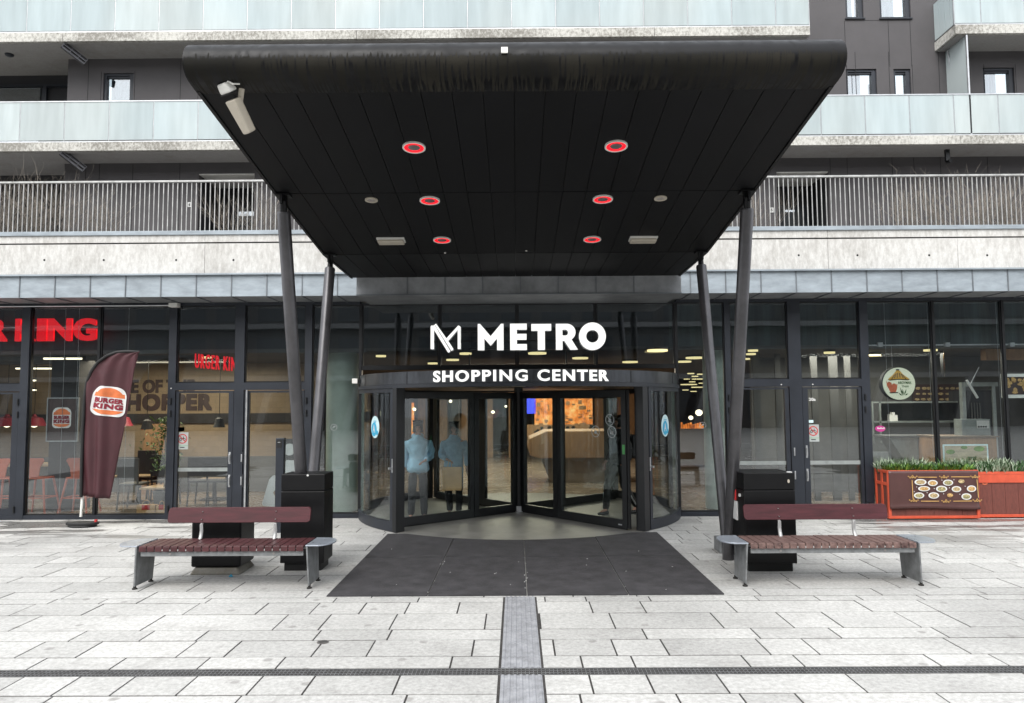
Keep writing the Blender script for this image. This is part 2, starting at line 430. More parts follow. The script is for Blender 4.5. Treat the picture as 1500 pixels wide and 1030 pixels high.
M['jacket_pale'] = mat('pale_grey_blue_coat', (0.20, 0.36, 0.50), 0.8, var=0.12, scale=6, bump=0.3, bscale=9)
M['jacket_black'] = mat('black_jacket', (0.008, 0.008, 0.009), 0.7, var=0.2, bump=0.3, bscale=9)
M['trousers'] = mat('charcoal_trousers', (0.021, 0.021, 0.0238), 0.8, var=0.15, bump=0.2, bscale=9)
M['paper'] = mat('kraft_paper', (0.58, 0.36, 0.17), 0.75, var=0.08, scale=5)
M['shoe'] = mat('dark_shoe', (0.02, 0.018, 0.018), 0.5)
M['pale'] = mat('pale_stripe', (0.252, 0.273, 0.266), 0.6)
M['twig'] = mat('bare_twig', (0.228, 0.1995, 0.1662), 0.8, var=0.25, scale=10)
M['leaf'] = mat('fresh_leaf', (0.10, 0.21, 0.03), 0.5, var=0.3, scale=7, col2=(0.20, 0.38, 0.06))
M['leaf_pale'] = mat('variegated_leaf', (0.24, 0.40, 0.22), 0.5, var=0.3, scale=9, col2=(0.60, 0.68, 0.52))
M['leaf_dark'] = mat('dark_leaf', (0.035, 0.10, 0.025), 0.5, var=0.3, scale=7)
M['soil'] = mat('soil', (0.06, 0.04, 0.03), 0.95, var=0.3, scale=20)
M['tile'] = tile_mat('beige_wall_tile', (0.3, 0.225, 0.1425), (0.22, 0.17, 0.11))
M['tile_dark'] = mat('dark_tile', (0.03, 0.028, 0.028), 0.4, var=0.1)
M['floor_int'] = mat('interior_floor', (0.24, 0.192, 0.152), 0.25, var=0.1, scale=2)
M['floor_grey'] = mat('entrance_floor', (0.17, 0.1658, 0.153), 0.45, var=0.16, scale=3, bump=0.1)
M['ceil'] = mat('interior_ceiling', (0.085, 0.08, 0.075), 0.9, var=0.1, scale=1)
M['wall_warm'] = mat('interior_wall', (0.176, 0.128, 0.088), 0.8, var=0.12, scale=0.8)
M['wall_grey'] = mat('interior_grey_wall', (0.105, 0.105, 0.1015), 0.8, var=0.15, scale=0.8)
M['timber'] = mat('interior_timber', (0.288, 0.168, 0.088), 0.55, var=0.14, scale=3, stretch=(6, 1, 1))
M['pillar'] = mat('pale_green_pillar', (0.46, 0.54, 0.48), 0.6, var=0.08, scale=2)
M['stool'] = mat('coral_painted_steel', (0.525, 0.12, 0.0638), 0.4, var=0.06)
M['seat_dark'] = mat('dark_upholstery', (0.012, 0.012, 0.0132), 0.6, var=0.15)
M['table_top'] = mat('light_table_top', (0.45, 0.32, 0.19), 0.4, var=0.1, scale=6)
M['warm_lamp'] = emit('warm_lamp', (1.0, 0.88, 0.62), 0.9)
M['warm_disc'] = emit('warm_ceiling_disc', (1.0, 0.84, 0.42), 0.36)
_m, _n, _l, _b = _mat('orange_lit_shop')
_t = _n.new('ShaderNodeTexCoord'); _z = _n.new('ShaderNodeTexNoise'); _z.inputs['Scale'].default_value = 2.2; _z.inputs['Detail'].default_value = 8; _z.inputs['Roughness'].default_value = 0.8
_l.new(_t.outputs['Object'], _z.inputs['Vector'])
_c = _n.new('ShaderNodeValToRGB'); _c.color_ramp.elements[0].position = 0.38; _c.color_ramp.elements[0].color = (0.10, 0.02, 0.004, 1)
_c.color_ramp.elements[1].position = 0.66; _c.color_ramp.elements[1].color = (1.0, 0.62, 0.22, 1)
_e = _c.color_ramp.elements.new(0.5); _e.color = (0.85, 0.22, 0.03, 1)
_l.new(_z.outputs[0], _c.inputs[0]); _l.new(_c.outputs[0], _b.inputs['Emission Color']); _b.inputs['Emission Strength'].default_value = 0.42
_b.inputs['Base Color'].default_value = (0.2, 0.08, 0.03, 1)
M['orange_glow'] = _m
M['blue_screen'] = emit('blue_screen', (0.05, 0.08, 1.0), 0.4)
M['sticker_blue'] = mat('blue_sticker', (0.03, 0.36, 0.58), 0.5, var=0.03)
M['sticker_pale'] = mat('pale_sticker', (0.60, 0.78, 0.80), 0.5, var=0.03)
M['green_tag'] = mat('green_tag', (0.10, 0.42, 0.12), 0.5)
M['magenta'] = mat('magenta_sticker', (0.42, 0.03, 0.20), 0.5)
M['red_print'] = mat('red_print', (0.5, 0.03, 0.03), 0.5)
M['steel'] = mat('stainless_kitchen', (0.294, 0.322, 0.308), 0.35, 0.5, var=0.1)
M['thai_cream'] = emit('lit_round_sign', (0.84, 0.86, 0.66), 0.12)
M['thai_gold'] = mat('sign_gold', (0.66, 0.36, 0.05), 0.5)
M['thai_red'] = mat('sign_terracotta', (0.55, 0.13, 0.06), 0.5)
M['curtain'] = mat('net_curtain', (0.36, 0.38, 0.38), 0.8, var=0.2, scale=6, stretch=(6, 1, 0.3))
M['opp'] = mat('opposite_facade', (0.07, 0.068, 0.065), 0.7, var=0.15, scale=0.3)
M['opp_pale'] = mat('opposite_ledge', (0.20, 0.20, 0.20), 0.7, var=0.1)
M['opp_glass'] = mat('opposite_glass', (0.03, 0.035, 0.04), 0.1, var=0.1, scale=0.5)

# ------------------------------------------------------------------ mesh helpers
ORIG = {}


def origin_of(o):
    return ORIG.get(o.name, Vector((0, 0, 0))) if o else Vector((0, 0, 0))


class MB:
    def __init__(s):
        s.v, s.f, s.mi, s.attr = [], [], [], []

    def box(s, x0, x1, y0, y1, z0, z1, mi=0):
        if x0 > x1: x0, x1 = x1, x0
        if y0 > y1: y0, y1 = y1, y0
        if z0 > z1: z0, z1 = z1, z0
        k = len(s.v)
        s.v += [(x0, y0, z0), (x1, y0, z0), (x1, y1, z0), (x0, y1, z0), (x0, y0, z1), (x1, y0, z1), (x1, y1, z1), (x0, y1, z1)]
        for q in ((0, 3, 2, 1), (4, 5, 6, 7), (0, 1, 5, 4), (1, 2, 6, 5), (2, 3, 7, 6), (3, 0, 4, 7)):
            s.f.append(tuple(k + i for i in q)); s.mi.append(mi)
        return s

    def obox(s, c, sx, sy, sz, R, mi=0):
        """oriented box: centre c, full sizes, rotation matrix R"""
        k = len(s.v)
        for a in ((-1, -1, -1), (1, -1, -1), (1, 1, -1), (-1, 1, -1), (-1, -1, 1), (1, -1, 1), (1, 1, 1), (-1, 1, 1)):
            p = Vector(c) + R @ Vector((a[0] * sx / 2, a[1] * sy / 2, a[2] * sz / 2))
            s.v.append(tuple(p))
        for q in ((0, 3, 2, 1), (4, 5, 6, 7), (0, 1, 5, 4), (1, 2, 6, 5), (2, 3, 7, 6), (3, 0, 4, 7)):
            s.f.append(tuple(k + i for i in q)); s.mi.append(mi)
        return s

    def tube(s, pts, r, n=12, caps=True, mi=0):
        pts = [Vector(p) for p in pts]
        rs = r if isinstance(r, (list, tuple)) else [r] * len(pts)
        k = len(s.v)
        ref = None
        for i, p in enumerate(pts):
            d = (pts[min(i + 1, len(pts) - 1)] - pts[max(i - 1, 0)]).normalized()
            if ref is None: ref = Vector((0, 0, 1)) if abs(d.z) < 0.9 else Vector((0, 1, 0))
            a = d.cross(ref).normalized(); b = d.cross(a).normalized()
            for j in range(n):
                t = 2 * PI * j / n
                s.v.append(tuple(p + (a * math.cos(t) + b * math.sin(t)) * rs[i]))
        for i in range(len(pts) - 1):
            for j in range(n):
                j2 = (j + 1) % n
                s.f.append((k + i * n + j, k + i * n + j2, k + (i + 1) * n + j2, k + (i + 1) * n + j)); s.mi.append(mi)
        if caps:
            s.f.append(tuple(k + j for j in range(n))[::-1]); s.mi.append(mi)
            s.f.append(tuple(k + (len(pts) - 1) * n + j for j in range(n))); s.mi.append(mi)
        return s

    def prism(s, poly, axis, a, b, mi=0):
        """extrude a 2-D polygon along axis: 'y' -> poly is (x,z); 'x' -> (y,z); 'z' -> (x,y)"""
        k = len(s.v); n = len(poly)
        for t in (a, b):
            for (u, w) in poly:
                s.v.append((u, t, w) if axis == 'y' else (t, u, w) if axis == 'x' else (u, w, t))
        s.f.append(tuple(range(k, k + n))); s.mi.append(mi)
        s.f.append(tuple(range(k + 2 * n - 1, k + n - 1, -1))); s.mi.append(mi)
        for i in range(n):
            j = (i + 1) % n
            s.f.append((k + i, k + n + i, k + n + j, k + j)); s.mi.append(mi)
        return s

    def disc(s, c, rx, rz, y0, y1, n=40, mi=0):
        return s.prism([(c[0] + rx * math.cos(2 * PI * i / n), c[1] + rz * math.sin(2 * PI * i / n)) for i in range(n)], 'y', y0, y1, mi)

    def lathe(s, c, prof, n=24, mi=0):
        """prof = [(r,z)...] revolved about the vertical through c"""
        k = len(s.v)
        for (r, z) in prof:
            for j in range(n):
                t = 2 * PI * j / n
                s.v.append((c[0] + r * math.cos(t), c[1] + r * math.sin(t), c[2] + z))
        for i in range(len(prof) - 1):
            for j in range(n):
                j2 = (j + 1) % n
                s.f.append((k + i * n + j, k + i * n + j2, k + (i + 1) * n + j2, k + (i + 1) * n + j)); s.mi.append(mi)
        s.f.append(tuple(k + j for j in range(n))[::-1]); s.mi.append(mi)
        s.f.append(tuple(k + (len(prof) - 1) * n + j for j in range(n))); s.mi.append(mi)
        return s

    def build_each(s, name, mats, parent=None, **kw):
        # every box becomes an object of its own
        for k in range(0, len(s.v), 8):
            b = MB(); b.v = s.v[k:k + 8]; b.f = [tuple(i - k for i in f) for f in s.f[k // 8 * 6:k // 8 * 6 + 6]]; b.mi = [0] * 6
            b.build(name, mats, parent, **kw)

    def build(s, name, mats, parent=None, bevel=0.0, smooth=False, loc=None):
        org = Vector(loc) if loc is not None else origin_of(parent)
        me = bpy.data.meshes.new(name)
        me.from_pydata([tuple(Vector(p) - org) for p in s.v], [], s.f)
        ms = mats if isinstance(mats, (list, tuple)) else [mats]
        for m in ms: me.materials.append(m)
        if len(ms) > 1:
            for p, i in zip(me.polygons, s.mi): p.material_index = i
        bm = bmesh.new(); bm.from_mesh(me)
        bmesh.ops.recalc_face_normals(bm, faces=bm.faces[:])
        bm.to_mesh(me); bm.free()
        if smooth:
            for p in me.polygons: p.use_smooth = True
            me.set_sharp_from_angle(angle=rad(38))
        o = bpy.data.objects.new(name, me)
        COL.objects.link(o)
        if parent:
            o.parent = parent
        else:
            o.location = org
        ORIG[o.name] = org
        if bevel:
            b = o.modifiers.new('bevel', 'BEVEL'); b.width = bevel; b.segments = 2; b.limit_method = 'ANGLE'; b.angle_limit = rad(40)
        return o


def thing(name, label, cat, loc=(0, 0, 0), group=None):
    o = bpy.data.objects.new(name, None)
    COL.objects.link(o)
    o.location = loc
    o.empty_display_size = 0.2
    o['label'] = label; o['category'] = cat
    if group: o['group'] = group
    ORIG[o.name] = Vector(loc)
    return o


def tag(o, label, cat, group=None):
    o['label'] = label; o['category'] = cat
    if group: o['group'] = group
    return o


def structure(o):
    o['kind'] = 'structure'
    return o


def dup(o, loc, label=None, rz=0.0, parent=None):
    c = o.copy(); COL.objects.link(c)
    if parent is None:
        c.location = loc; c.rotation_euler = (0, 0, rz)
        if label: c['label'] = label
        ORIG[c.name] = Vector(loc)
    else:
        c.parent = parent
    for ch in list(o.children):
        dup(ch, None, parent=c)
    return c


def mesh_from_curve(cu):
    tmp = bpy.data.objects.new('tmp', cu)
    COL.objects.link(tmp)
    dg = bpy.context.evaluated_depsgraph_get()
    dg.update()
    me = bpy.data.meshes.new_from_object(tmp.evaluated_get(dg))
    bpy.data.objects.remove(tmp)
    return me


def text_geo(body, x0, x1, z0, z1, bold=0.03, spacing=1.0, depth=0.02):
    """lettering fitted to a box in x,z; returns verts (x, y in 0..depth, z) and faces"""
    cu = bpy.data.curves.new('txt', 'FONT')
    cu.body = body; cu.size = 1.0; cu.offset = bold; cu.extrude = 0.5
    cu.space_character = spacing
    cu.resolution_u = 4
    me = mesh_from_curve(cu)
    bpy.data.curves.remove(cu)
    vs = [v.co.copy() for v in me.vertices]
    a0 = min(v.x for v in vs); a1 = max(v.x for v in vs); b0 = min(v.y for v in vs); b1 = max(v.y for v in vs)
    out = []
    for v in vs:
        out.append((x0 + (v.x - a0) / (a1 - a0) * (x1 - x0), (0.5 - v.z) * depth, z0 + (v.y - b0) / (b1 - b0) * (z1 - z0)))
    fs = [tuple(p.vertices) for p in me.polygons]
    bpy.data.meshes.remove(me)
    return out, fs


def refine(vs, fs, L):
    bm = bmesh.new()
    bv = [bm.verts.new(v) for v in vs]
    for f in fs:
        try: bm.faces.new([bv[i] for i in f])
        except ValueError: pass
    bmesh.ops.triangulate(bm, faces=bm.faces[:])
    for _ in range(6):
        es = [e for e in bm.edges if e.calc_length() > L]
        if not es: break
        bmesh.ops.subdivide_edges(bm, edges=es, cuts=1)
        bmesh.ops.triangulate(bm, faces=[f for f in bm.faces if len(f.verts) > 3])
    bm.verts.index_update()
    o = [tuple(v.co) for v in bm.verts], [tuple(v.index for v in f.verts) for f in bm.faces]
    bm.free()
    return o


FINE = [0.0]


def add_text(mb, body, x0, x1, z0, z1, Y, bold=0.03, spacing=1.0, depth=0.02, mi=0, fn=None, fat=0.0):
    if fat:
        # heavy lettering: slightly shifted layers, each a hair in front of the last
        f_ = fat * (z1 - z0)
        for i, (a, b) in enumerate(((-1, -1), (1, -1), (-1, 1), (1, 1), (0, 0))):
            add_text(mb, body, x0 + f_ + a * f_, x1 - f_ + a * f_, z0 + f_ + b * f_, z1 - f_ + b * f_, Y - i * 0.0006, min(bold, 0.02), spacing, depth, mi, fn)
        return mb
    vs, fs = text_geo(body, x0, x1, z0, z1, min(bold, 0.03), spacing, depth)
    if FINE[0]: vs, fs = refine(vs, fs, FINE[0])
    k = len(mb.v)
    for v in vs:
        p = (v[0], Y + v[1], v[2])
        mb.v.append(fn(p) if fn else p)
    for f in fs:
        mb.f.append(tuple(k + i for i in f)); mb.mi.append(mi)
    return mb


def add_shape(mb, loops, Y, depth, mi=0, fn=None):
    """flat shape with holes: loops of (x,z); even-odd filled"""
    cu = bpy.data.curves.new('shp', 'CURVE')
    cu.dimensions = '2D'; cu.fill_mode = 'BOTH'; cu.extrude = 0.5
    for lp in loops:
        sp = cu.splines.new('POLY'); sp.points.add(len(lp) - 1)
        for i, (x, z) in enumerate(lp): sp.points[i].co = (x, z, 0, 1)
        sp.use_cyclic_u = True
    me = mesh_from_curve(cu)
    bpy.data.curves.remove(cu)
    k = len(mb.v)
    vs = [(v.co.x, (0.5 - v.co.z) * depth, v.co.y) for v in me.vertices]
    fs = [tuple(p.vertices) for p in me.polygons]
    if FINE[0]: vs, fs = refine(vs, fs, FINE[0])
    for v in vs:
        p = (v[0], Y + v[1], v[2])
        mb.v.append(fn(p) if fn else p)
    for f in fs:
        mb.f.append(tuple(k + i for i in f)); mb.mi.append(mi)
    bpy.data.meshes.remove(me)
    return mb


def circ(cx, cz, r, n=40, rz=None):
    rz = rz or r
    return [(cx + r * math.cos(2 * PI * i / n), cz + rz * math.sin(2 * PI * i / n)) for i in range(n)]


def arc(cx, cz, rx, rz, a0, a1, n=16):
    return [(cx + rx * math.cos(rad(a0 + (a1 - a0) * i / n)), cz + rz * math.sin(rad(a0 + (a1 - a0) * i / n))) for i in range(n + 1)]


# =================================================================== THE PLACE
F = 12.40          # shop-front glass plane
XL, XR = -13.0, 13.0

# ------------------------------------------------------------------ ground
g = MB().box(-90, 90, -60, F, -0.30, -0.012)
structure(g.build('ground', M['ground']))


def x_joint_band(y): return 0.0


TAC_L, TAC_R = -0.13, 0.175       # tactile strip edges
mat_y0, mat_y1 = 7.34, 10.80
MX0, MX1 = G(478, 874).x, G(1064, 874).x
rows = [F - 0.001]
pat = [0.40, 0.27, 0.46, 0.27, 0.385, 0.25]
near = [7.316, 7.14, 6.754, 6.29, 6.016, 5.634, 5.385]
tail = [4.909, 4.62, 4.22, 3.93, 3.55]
y2 = 7.316
far = []
i = 0
while y2 < F - 0.15:
    y2 += [0.27, 0.40, 0.27, 0.46, 0.25, 0.385][i % 6]; i += 1
    far.append(min(y2, F - 0.001))
if far[-1] < F - 0.01: far.append(F - 0.001)
bounds = sorted(set(far + near + [5.253] + tail + [3.2, 2.8, 2.4, 2.0]))
pv = MB()
rr = random.Random(4)
for a, b in zip(bounds[:-1], bounds[1:]):
    if abs(a - 5.253) < 1e-6: continue            # the drainage channel
    if b <= 5.39:
        wide = 8.0
    else:
        wide = 12.6
    x = -wide + rr.uniform(0, 0.6)
    segs = []
    while x < wide:
        L = rr.choice([0.38, 0.45, 0.60, 0.60, 0.80, 0.95, 1.15]) * rr.uniform(0.92, 1.08)
        segs.append((x, x + L)); x += L
    for (p, q) in segs:
        # leave out the strip and the doormat
        cuts = [(p, q)]
        hole = [(TAC_L, TAC_R)] if b <= mat_y0 + 0.001 else []
        for (h0, h1) in hole:
            nc = []
            for (c0, c1) in cuts:
                if c1 <= h0 or c0 >= h1: nc.append((c0, c1)); continue
                if c0 < h0: nc.append((c0, h0))
                if c1 > h1: nc.append((h1, c1))
            cuts = nc
        for (c0, c1) in cuts:
            if c1 - c0 < 0.05: continue
            dz = rr.uniform(-0.0015, 0.0015)
            pv.box(c0 + 0.007, c1 - 0.007, a + 0.0085, b - 0.0085, -0.06, dz)
paving = pv.build('paving', M['paving'])
structure(paving)
structure(MB().box(-12.7, 12.7, 1.9, F - 0.002, -0.05, -0.004).build('paving_joints', M['joint']))

# tactile guidance strip
tb = MB()
y = 2.0
while y < mat_y0 - 0.02:
    y1_ = min(y + 0.30, mat_y0 - 0.002)
    if y < 5.385 and y1_ > 5.253:
        if y < 5.253: segs = [(y, 5.251)]
        else: segs = []
        if y1_ > 5.387: segs.append((5.387, y1_))
    else: segs = [(y, y1_)]
    for (a, b) in segs:
        if b - a < 0.03: continue
        tb.box(TAC_L + 0.012, TAC_R - 0.010, a + 0.003, b - 0.003, -0.05, -0.0015)
        for k in range(7):
            xx = TAC_L + 0.026 + k * 0.0415
            tb.prism([(xx - 0.013, -0.002), (xx + 0.013, -0.002), (xx + 0.008, 0.004), (xx - 0.008, 0.004)], 'y', a + 0.004, b - 0.004)
    y += 0.30
structure(tb.build('tactile_path', M['tactile']))

# drainage channel
dg_ = thing('drainage_grate', 'long narrow galvanised drainage grate crossing the whole plaza paving', 'drain grate', (0, 5.32, 0))
d = MB().box(-8, 8, 5.256, 5.382, -0.055, -0.045)
d.build('channel', M['dark'], dg_)
d = MB()
for yy in (5.257, 5.293, 5.335, 5.372):
    d.box(-7.9, 7.9, yy, yy + 0.006, -0.03, 0.0)
xx = -4.6
while xx < 4.6:
    d.box(xx, xx + 0.006, 5.263, 5.376, -0.022, -0.003); xx += 0.028
d.build('bars', M['grate'], dg_)

# rubber doormats: three rows of two-by-two sheets read as one dark field with seams
mt = thing('entrance_mat', 'dark grey ribbed rubber matting laid in front of the revolving door', 'door mat', (0, 8.9, 0))
dw = (MX1 - MX0)
cols = [MX0, MX0 + dw * 0.255, MX0 + dw * 0.505, MX0 + dw * 0.76, MX1]
CX, CY, R_D = 0.04, 12.94, 2.67
for ci in range(4):
    for (ya, yb) in ((mat_y0, 9.15), (9.15, 12.9)):
        m_ = MB()
        x0, x1 = cols[ci] + 0.005, cols[ci + 1] - 0.005
        n = 10
        low = [(x0 + (x1 - x0) * k / n, ya + 0.009) for k in range(n + 1)]
        if yb > 10:
            up = []
            for k in range(n, -1, -1):
                xx = x0 + (x1 - x0) * k / n
                dd = R_D * R_D - (xx - CX) ** 2
                up.append((xx, min(10.80, CY - math.sqrt(max(dd, 0)) - 0.01) if dd > 0 else 10.80))
        else:
            up = [(x1, yb - 0.009), (x0, yb - 0.009)]
            low = [low[0], low[-1]]
        m_.prism(low + up, 'z', 0.002, 0.012 + 0.001 * ci)
        m_.build('mat_sheet', M['rubber'], mt)
# the worn join: a short open slot and bits of grit
rg = MB()
for k in range(14):
    px = random.choice([cols[1], cols[2]]) + random.uniform(-0.02, 0.02)
    py = random.uniform(7.3, 9.8); s_ = random.uniform(0.003, 0.008)
    rg.obox((px, py, 0.017), s_ * 2, s_, 0.004, Matrix.Rotation(random.uniform(0, 3), 3, 'Z'))
for k in range(14):
    px = random.uniform(MX0 + .05, MX1 - .05); py = random.uniform(7.3, 9.9); s_ = random.uniform(0.003, 0.007)
    rg.obox((px, py, 0.017), s_ * 1.6, s_, 0.003, Matrix.Rotation(random.uniform(0, 3), 3, 'Z'))
r_ = rg.build('grit', M['white']); r_['kind'] = 'stuff'

# ------------------------------------------------------------------ BUILDING
B = thing('shopping_centre_building', 'long shopping centre block with dark cladding, glazed shop fronts and frosted balconies', 'building', (0, F, 0))
FAS = 11.66
ZB = Z(431, FAS); ZT = Z(399, FAS)        # zinc fascia bottom / top (at x = 750)
ZB2 = ZB + 0.0
# soffit behind the fascia, sheet panels with seams
MB().box(XL, XR, FAS + 0.03, F + 0.25, ZB - 0.002, ZB + 0.05).build('soffit', M['zinc_dark'], B)
sb = MB()
k = -17
px_seams = [29 + 51.7 * i for i in range(-1, 30)]
for px in px_seams:
    xx = X(px, FAS, 415)
    sb.box(xx - 0.006, xx + 0.006, FAS + 0.02, F, ZB - 0.016, ZB - 0.002)
    sb.box(xx - 0.007, xx + 0.007, FAS - 0.012, FAS, ZB, ZT - 0.004)
sb.build_each('fascia_seam', M['zinc_seam'], B)
MB().box(XL, XR, FAS, FAS + 0.03, ZB - 0.004, ZT).build('zinc_fascia', M['zinc'], B)
MB().prism([(FAS - 0.05, ZT - 0.012), (FAS - 0.05, ZT + 0.012), (FAS + 0.22, ZT + 0.05), (FAS + 0.22, ZT)], 'x', XL, XR).build('flashing', M['zinc'], B)
# concrete parapet of the terrace
PAR = 11.80
ZP0, ZP1 = ZT - 0.02, Z(341, PAR)
ZGR = Z(352.5, PAR)
pc = MB()
pxs = [-160, 0 + 300, 545, 1009, 1211, 1405, 1650]
edges = [XL] + [X(p, PAR, 370) for p in (-40, 300, 640, 920, 1213, 1403)] + [XR]
for a, b in zip(edges[:-1], edges[1:]):
    pc.box(a + 0.003, b - 0.003, PAR, PAR + 0.3, ZP0, ZGR - 0.012)
    pc.box(a + 0.003, b - 0.003, PAR - 0.004, PAR + 0.3, ZGR + 0.012, ZP1)
pc.build('concrete_parapet', M['concrete'], B)
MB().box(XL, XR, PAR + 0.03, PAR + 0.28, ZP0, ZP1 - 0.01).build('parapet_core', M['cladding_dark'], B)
hb = MB()
for px in (65, 152, 258, 342, 1170, 1256, 1361, 1446):
    p = P(px, 381 if px < 700 else 374, PAR)
    hb.disc((p.x, p.z), 0.017, 0.017, PAR - 0.002, PAR + 0.03, 12)
hb.build('tie_hole', M['dark'], B)
ZC1 = Z(335, PAR)
MB().box(XL, XR, PAR - 0.03, PAR + 0.33, ZP1, ZC1).build('parapet_cap', M['zinc'], B, bevel=0.004)
# terrace floor
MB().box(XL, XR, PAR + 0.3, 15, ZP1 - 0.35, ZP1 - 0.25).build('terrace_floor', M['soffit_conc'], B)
# railing
RLY = 11.95
ZR = Z(261, RLY)
rl = MB()
x = XL
k = 0
sp_ = 7.02 / F_PX * (RLY * math.cos(rad(4)) + 0)
while x < XR:
    k += 1
    rl.box(x - 0.0055, x + 0.0055, RLY - 0.008, RLY + 0.008, ZC1 - 0.02, ZR - 0.03); x += sp_
rail = rl.build('railing', M['railing'], B)
MB().box(XL, XR, RLY - 0.025, RLY + 0.025, ZR - 0.03, ZR).build('handrail', M['railing'], rail, bevel=0.004)
MB().box(XL, XR, RLY - 0.02, RLY + 0.02, ZC1, ZC1 + 0.02).build('bottom_rail', M['railing'], rail)

# upper floors
SL, WL, WD = 12.9, 13.57, 14.25
zs1b, zs1t, zg1b, zg1t = Z(221, SL, 100), Z(208.5, SL, 100), Z(206, SL, 100), Z(147.5, SL, 100)
zs2b, zs2t, zg2b = Z(60.5, SL, 100), Z(47.5, SL, 100), Z(45.5, SL, 100)
zg2t = zg2b + (zg1t - zg1b)
XE = X(1187, SL, 50)         # right end of the upper balcony
XQ = X(1400, SL, 50)         # left end of the corner balcony


def slab(x0, x1, zb, zt, ends):
    e = MB()
    es = sorted([x0, x1] + [v for v in ends if x0 < v < x1])
    for a, b in zip(es[:-1], es[1:]):
        e.box(a + 0.004, b - 0.004, SL, WD if b < X(98, SL, 150) else WL + 0.02, zb, zt)
    return e.build('balcony_slab', M['slab_edge'], B)


slab(XL, XR, zs1b, zs1t, [X(85, SL, 215), X(545, SL, 215), X(1408, SL, 215)])
slab(XL, XE, zs2b, zs2t, [X(92, SL, 55), X(522, SL, 55), X(959, SL, 55)])
slab(XQ, XR, zs2b, zs2t, [])
sf = MB()
sf.box(XL, XR, SL + 0.06, WL - 0.002, zs1b - 0.012, zs1b - 0.001)
sf.box(XL, X(97, WL, 150), WL - 0.001, WD, zs1b - 0.012, zs1b - 0.001)
sf.box(XL, XE - 0.01, SL + 0.06, WL - 0.002, zs2b - 0.012, zs2b - 0.001)
sf.box(XL, X(97, WL, 150), WL - 0.001, WD, zs2b - 0.012, zs2b - 0.001)
sf.box(XQ + 0.05, XR, SL + 0.06, WL - 0.002, zs2b - 0.012, zs2b - 0.001)
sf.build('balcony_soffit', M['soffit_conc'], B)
# slab trim line under glass
tr = MB()
for (x0, x1, zt) in ((XL, XR, zs1t), (XL, XE, zs2t), (XQ, XR, zs2t)):
    tr.box(x0, x1, SL + 0.01, SL + 0.045, zt, zt + 0.022)
tr.build('balustrade_rail', M['alu'], B)


def glass_run(x0, x1, zb, zt, first, pitch=65.3):
    """framed milky panes, each a part"""
    px = first
    xs = []
    while True:
        xx = X(px, SL, 180)
        px += pitch
        if xx <= x0: continue
        if xx >= x1: break
        xs.append(xx)
    xs = [x0] + xs + [x1]
    for a, b in zip(xs[:-1], xs[1:]):
        if b - a < 0.05: continue
        if b < X(-40, SL, 180) or a > X(1540, SL, 180): continue
        p = MB().box(a + 0.009, b - 0.009, SL + 0.02, SL + 0.034, zb + 0.012, zt - 0.02).build('glass_panel', M['frosted'], B)
    post = MB()
    for xx in xs:
        post.box(xx - 0.004, xx + 0.004, SL + 0.022, SL + 0.05, zb, zt - 0.02)
    post.box(x0, x1, SL + 0.012, SL + 0.042, zt - 0.02, zt)
    post.build('balustrade_frame', M['alu'], B)


glass_run(XL, XR, zg1b, zg1t, 28 - 65.3 * 4)
glass_run(XL, XE, zg2b, zg2t, 32 - 65.3 * 4)
glass_run(XQ, XR, zg2b, zg2t, 1446)
# side return of the corner balcony
p_ = MB()
for a, b in ((SL + 0.03, 13.05), (13.06, 13.22), (13.23, 13.40), (13.41, WL - 0.01)):
    p_.box(XQ + 0.01, XQ + 0.024, a, b, zg2b + 0.012, zg2t - 0.02)
p_.build('glass_panel', M['frosted'], B)
# free-standing screen between the balconies
XS = X(1420, SL, 100)
MB().box(XS - 0.012, XS, SL + 0.05, WL, zs1t, zs2b - 0.014).build('privacy_screen', M['frosted'], B)
MB().box(XS - 0.02, XS + 0.008, SL + 0.02, SL + 0.05, zs1t, zs2b - 0.014).build('screen_post', M['alu'], B)
XS2 = X(1394, WL, 100)
MB().tube([(X(1383, WL, 85), WL - .12, Z(80, WL - .12)), (X(1386, WL, 95), WL - .1, Z(95, WL - .1)), (X(1397, WL, 140), WL - .1, zs1t)], 0.012, 8).build('rainwater_pipe', M['alu'], B, smooth=True)


def wall_with_holes(mb, x0, x1, z0, z1, Y0, Y1, holes):
    xs = sorted({x0, x1} | {h[0] for h in holes} | {h[1] for h in holes})
    for a, b in zip(xs[:-1], xs[1:]):
        if a < x0 or b > x1: continue
        zz = z0
        for h in sorted([h for h in holes if h[0] <= a + 1e-6 and h[1] >= b - 1e-6], key=lambda h: h[2]):
            if h[2] > zz: mb.box(a, b, Y0, Y1, zz, h[2])
            zz = h[3]
        if zz < z1: mb.box(a, b, Y0, Y1, zz, z1)


def hole(px0, px1, py0, py1, Y):
    cx_ = (px0 + px1) / 2
    cy_ = (py0 + py1) / 2
    return (X(px0, Y, cy_), X(px1, Y, cy_), Z(py1, Y, cx_), Z(py0, Y, cx_))


XA = X(98, WL, 150)
top_z = zs2b + 4.0
W_low = [hole(151, 195, 107, 165, WL), hole(1240, 1285, 101, 165, WL), hole(1310, 1335, 101, 165, WL), hole(1441, 1487, 99, 165, WL)]
W_top = [hole(1238, 1264, -35, 27, WL), hole(1288, 1333, -35, 27, WL)]
D_low = [hole(290, 372, 254, 345, WL), hole(1139, 1215, 251, 345, WL)]
wb = MB()
wall_with_holes(wb, XA, XR, ZP1 - 0.2, zs1t, WL, WL + 0.15, D_low)
wall_with_holes(wb, XA, XR, zs1t, zs2t, WL, WL + 0.15, W_low)
wall_with_holes(wb, XA, XR, zs2t, top_z, WL, WL + 0.15, W_top)
wb.build('cladding', M['cladding'], B)
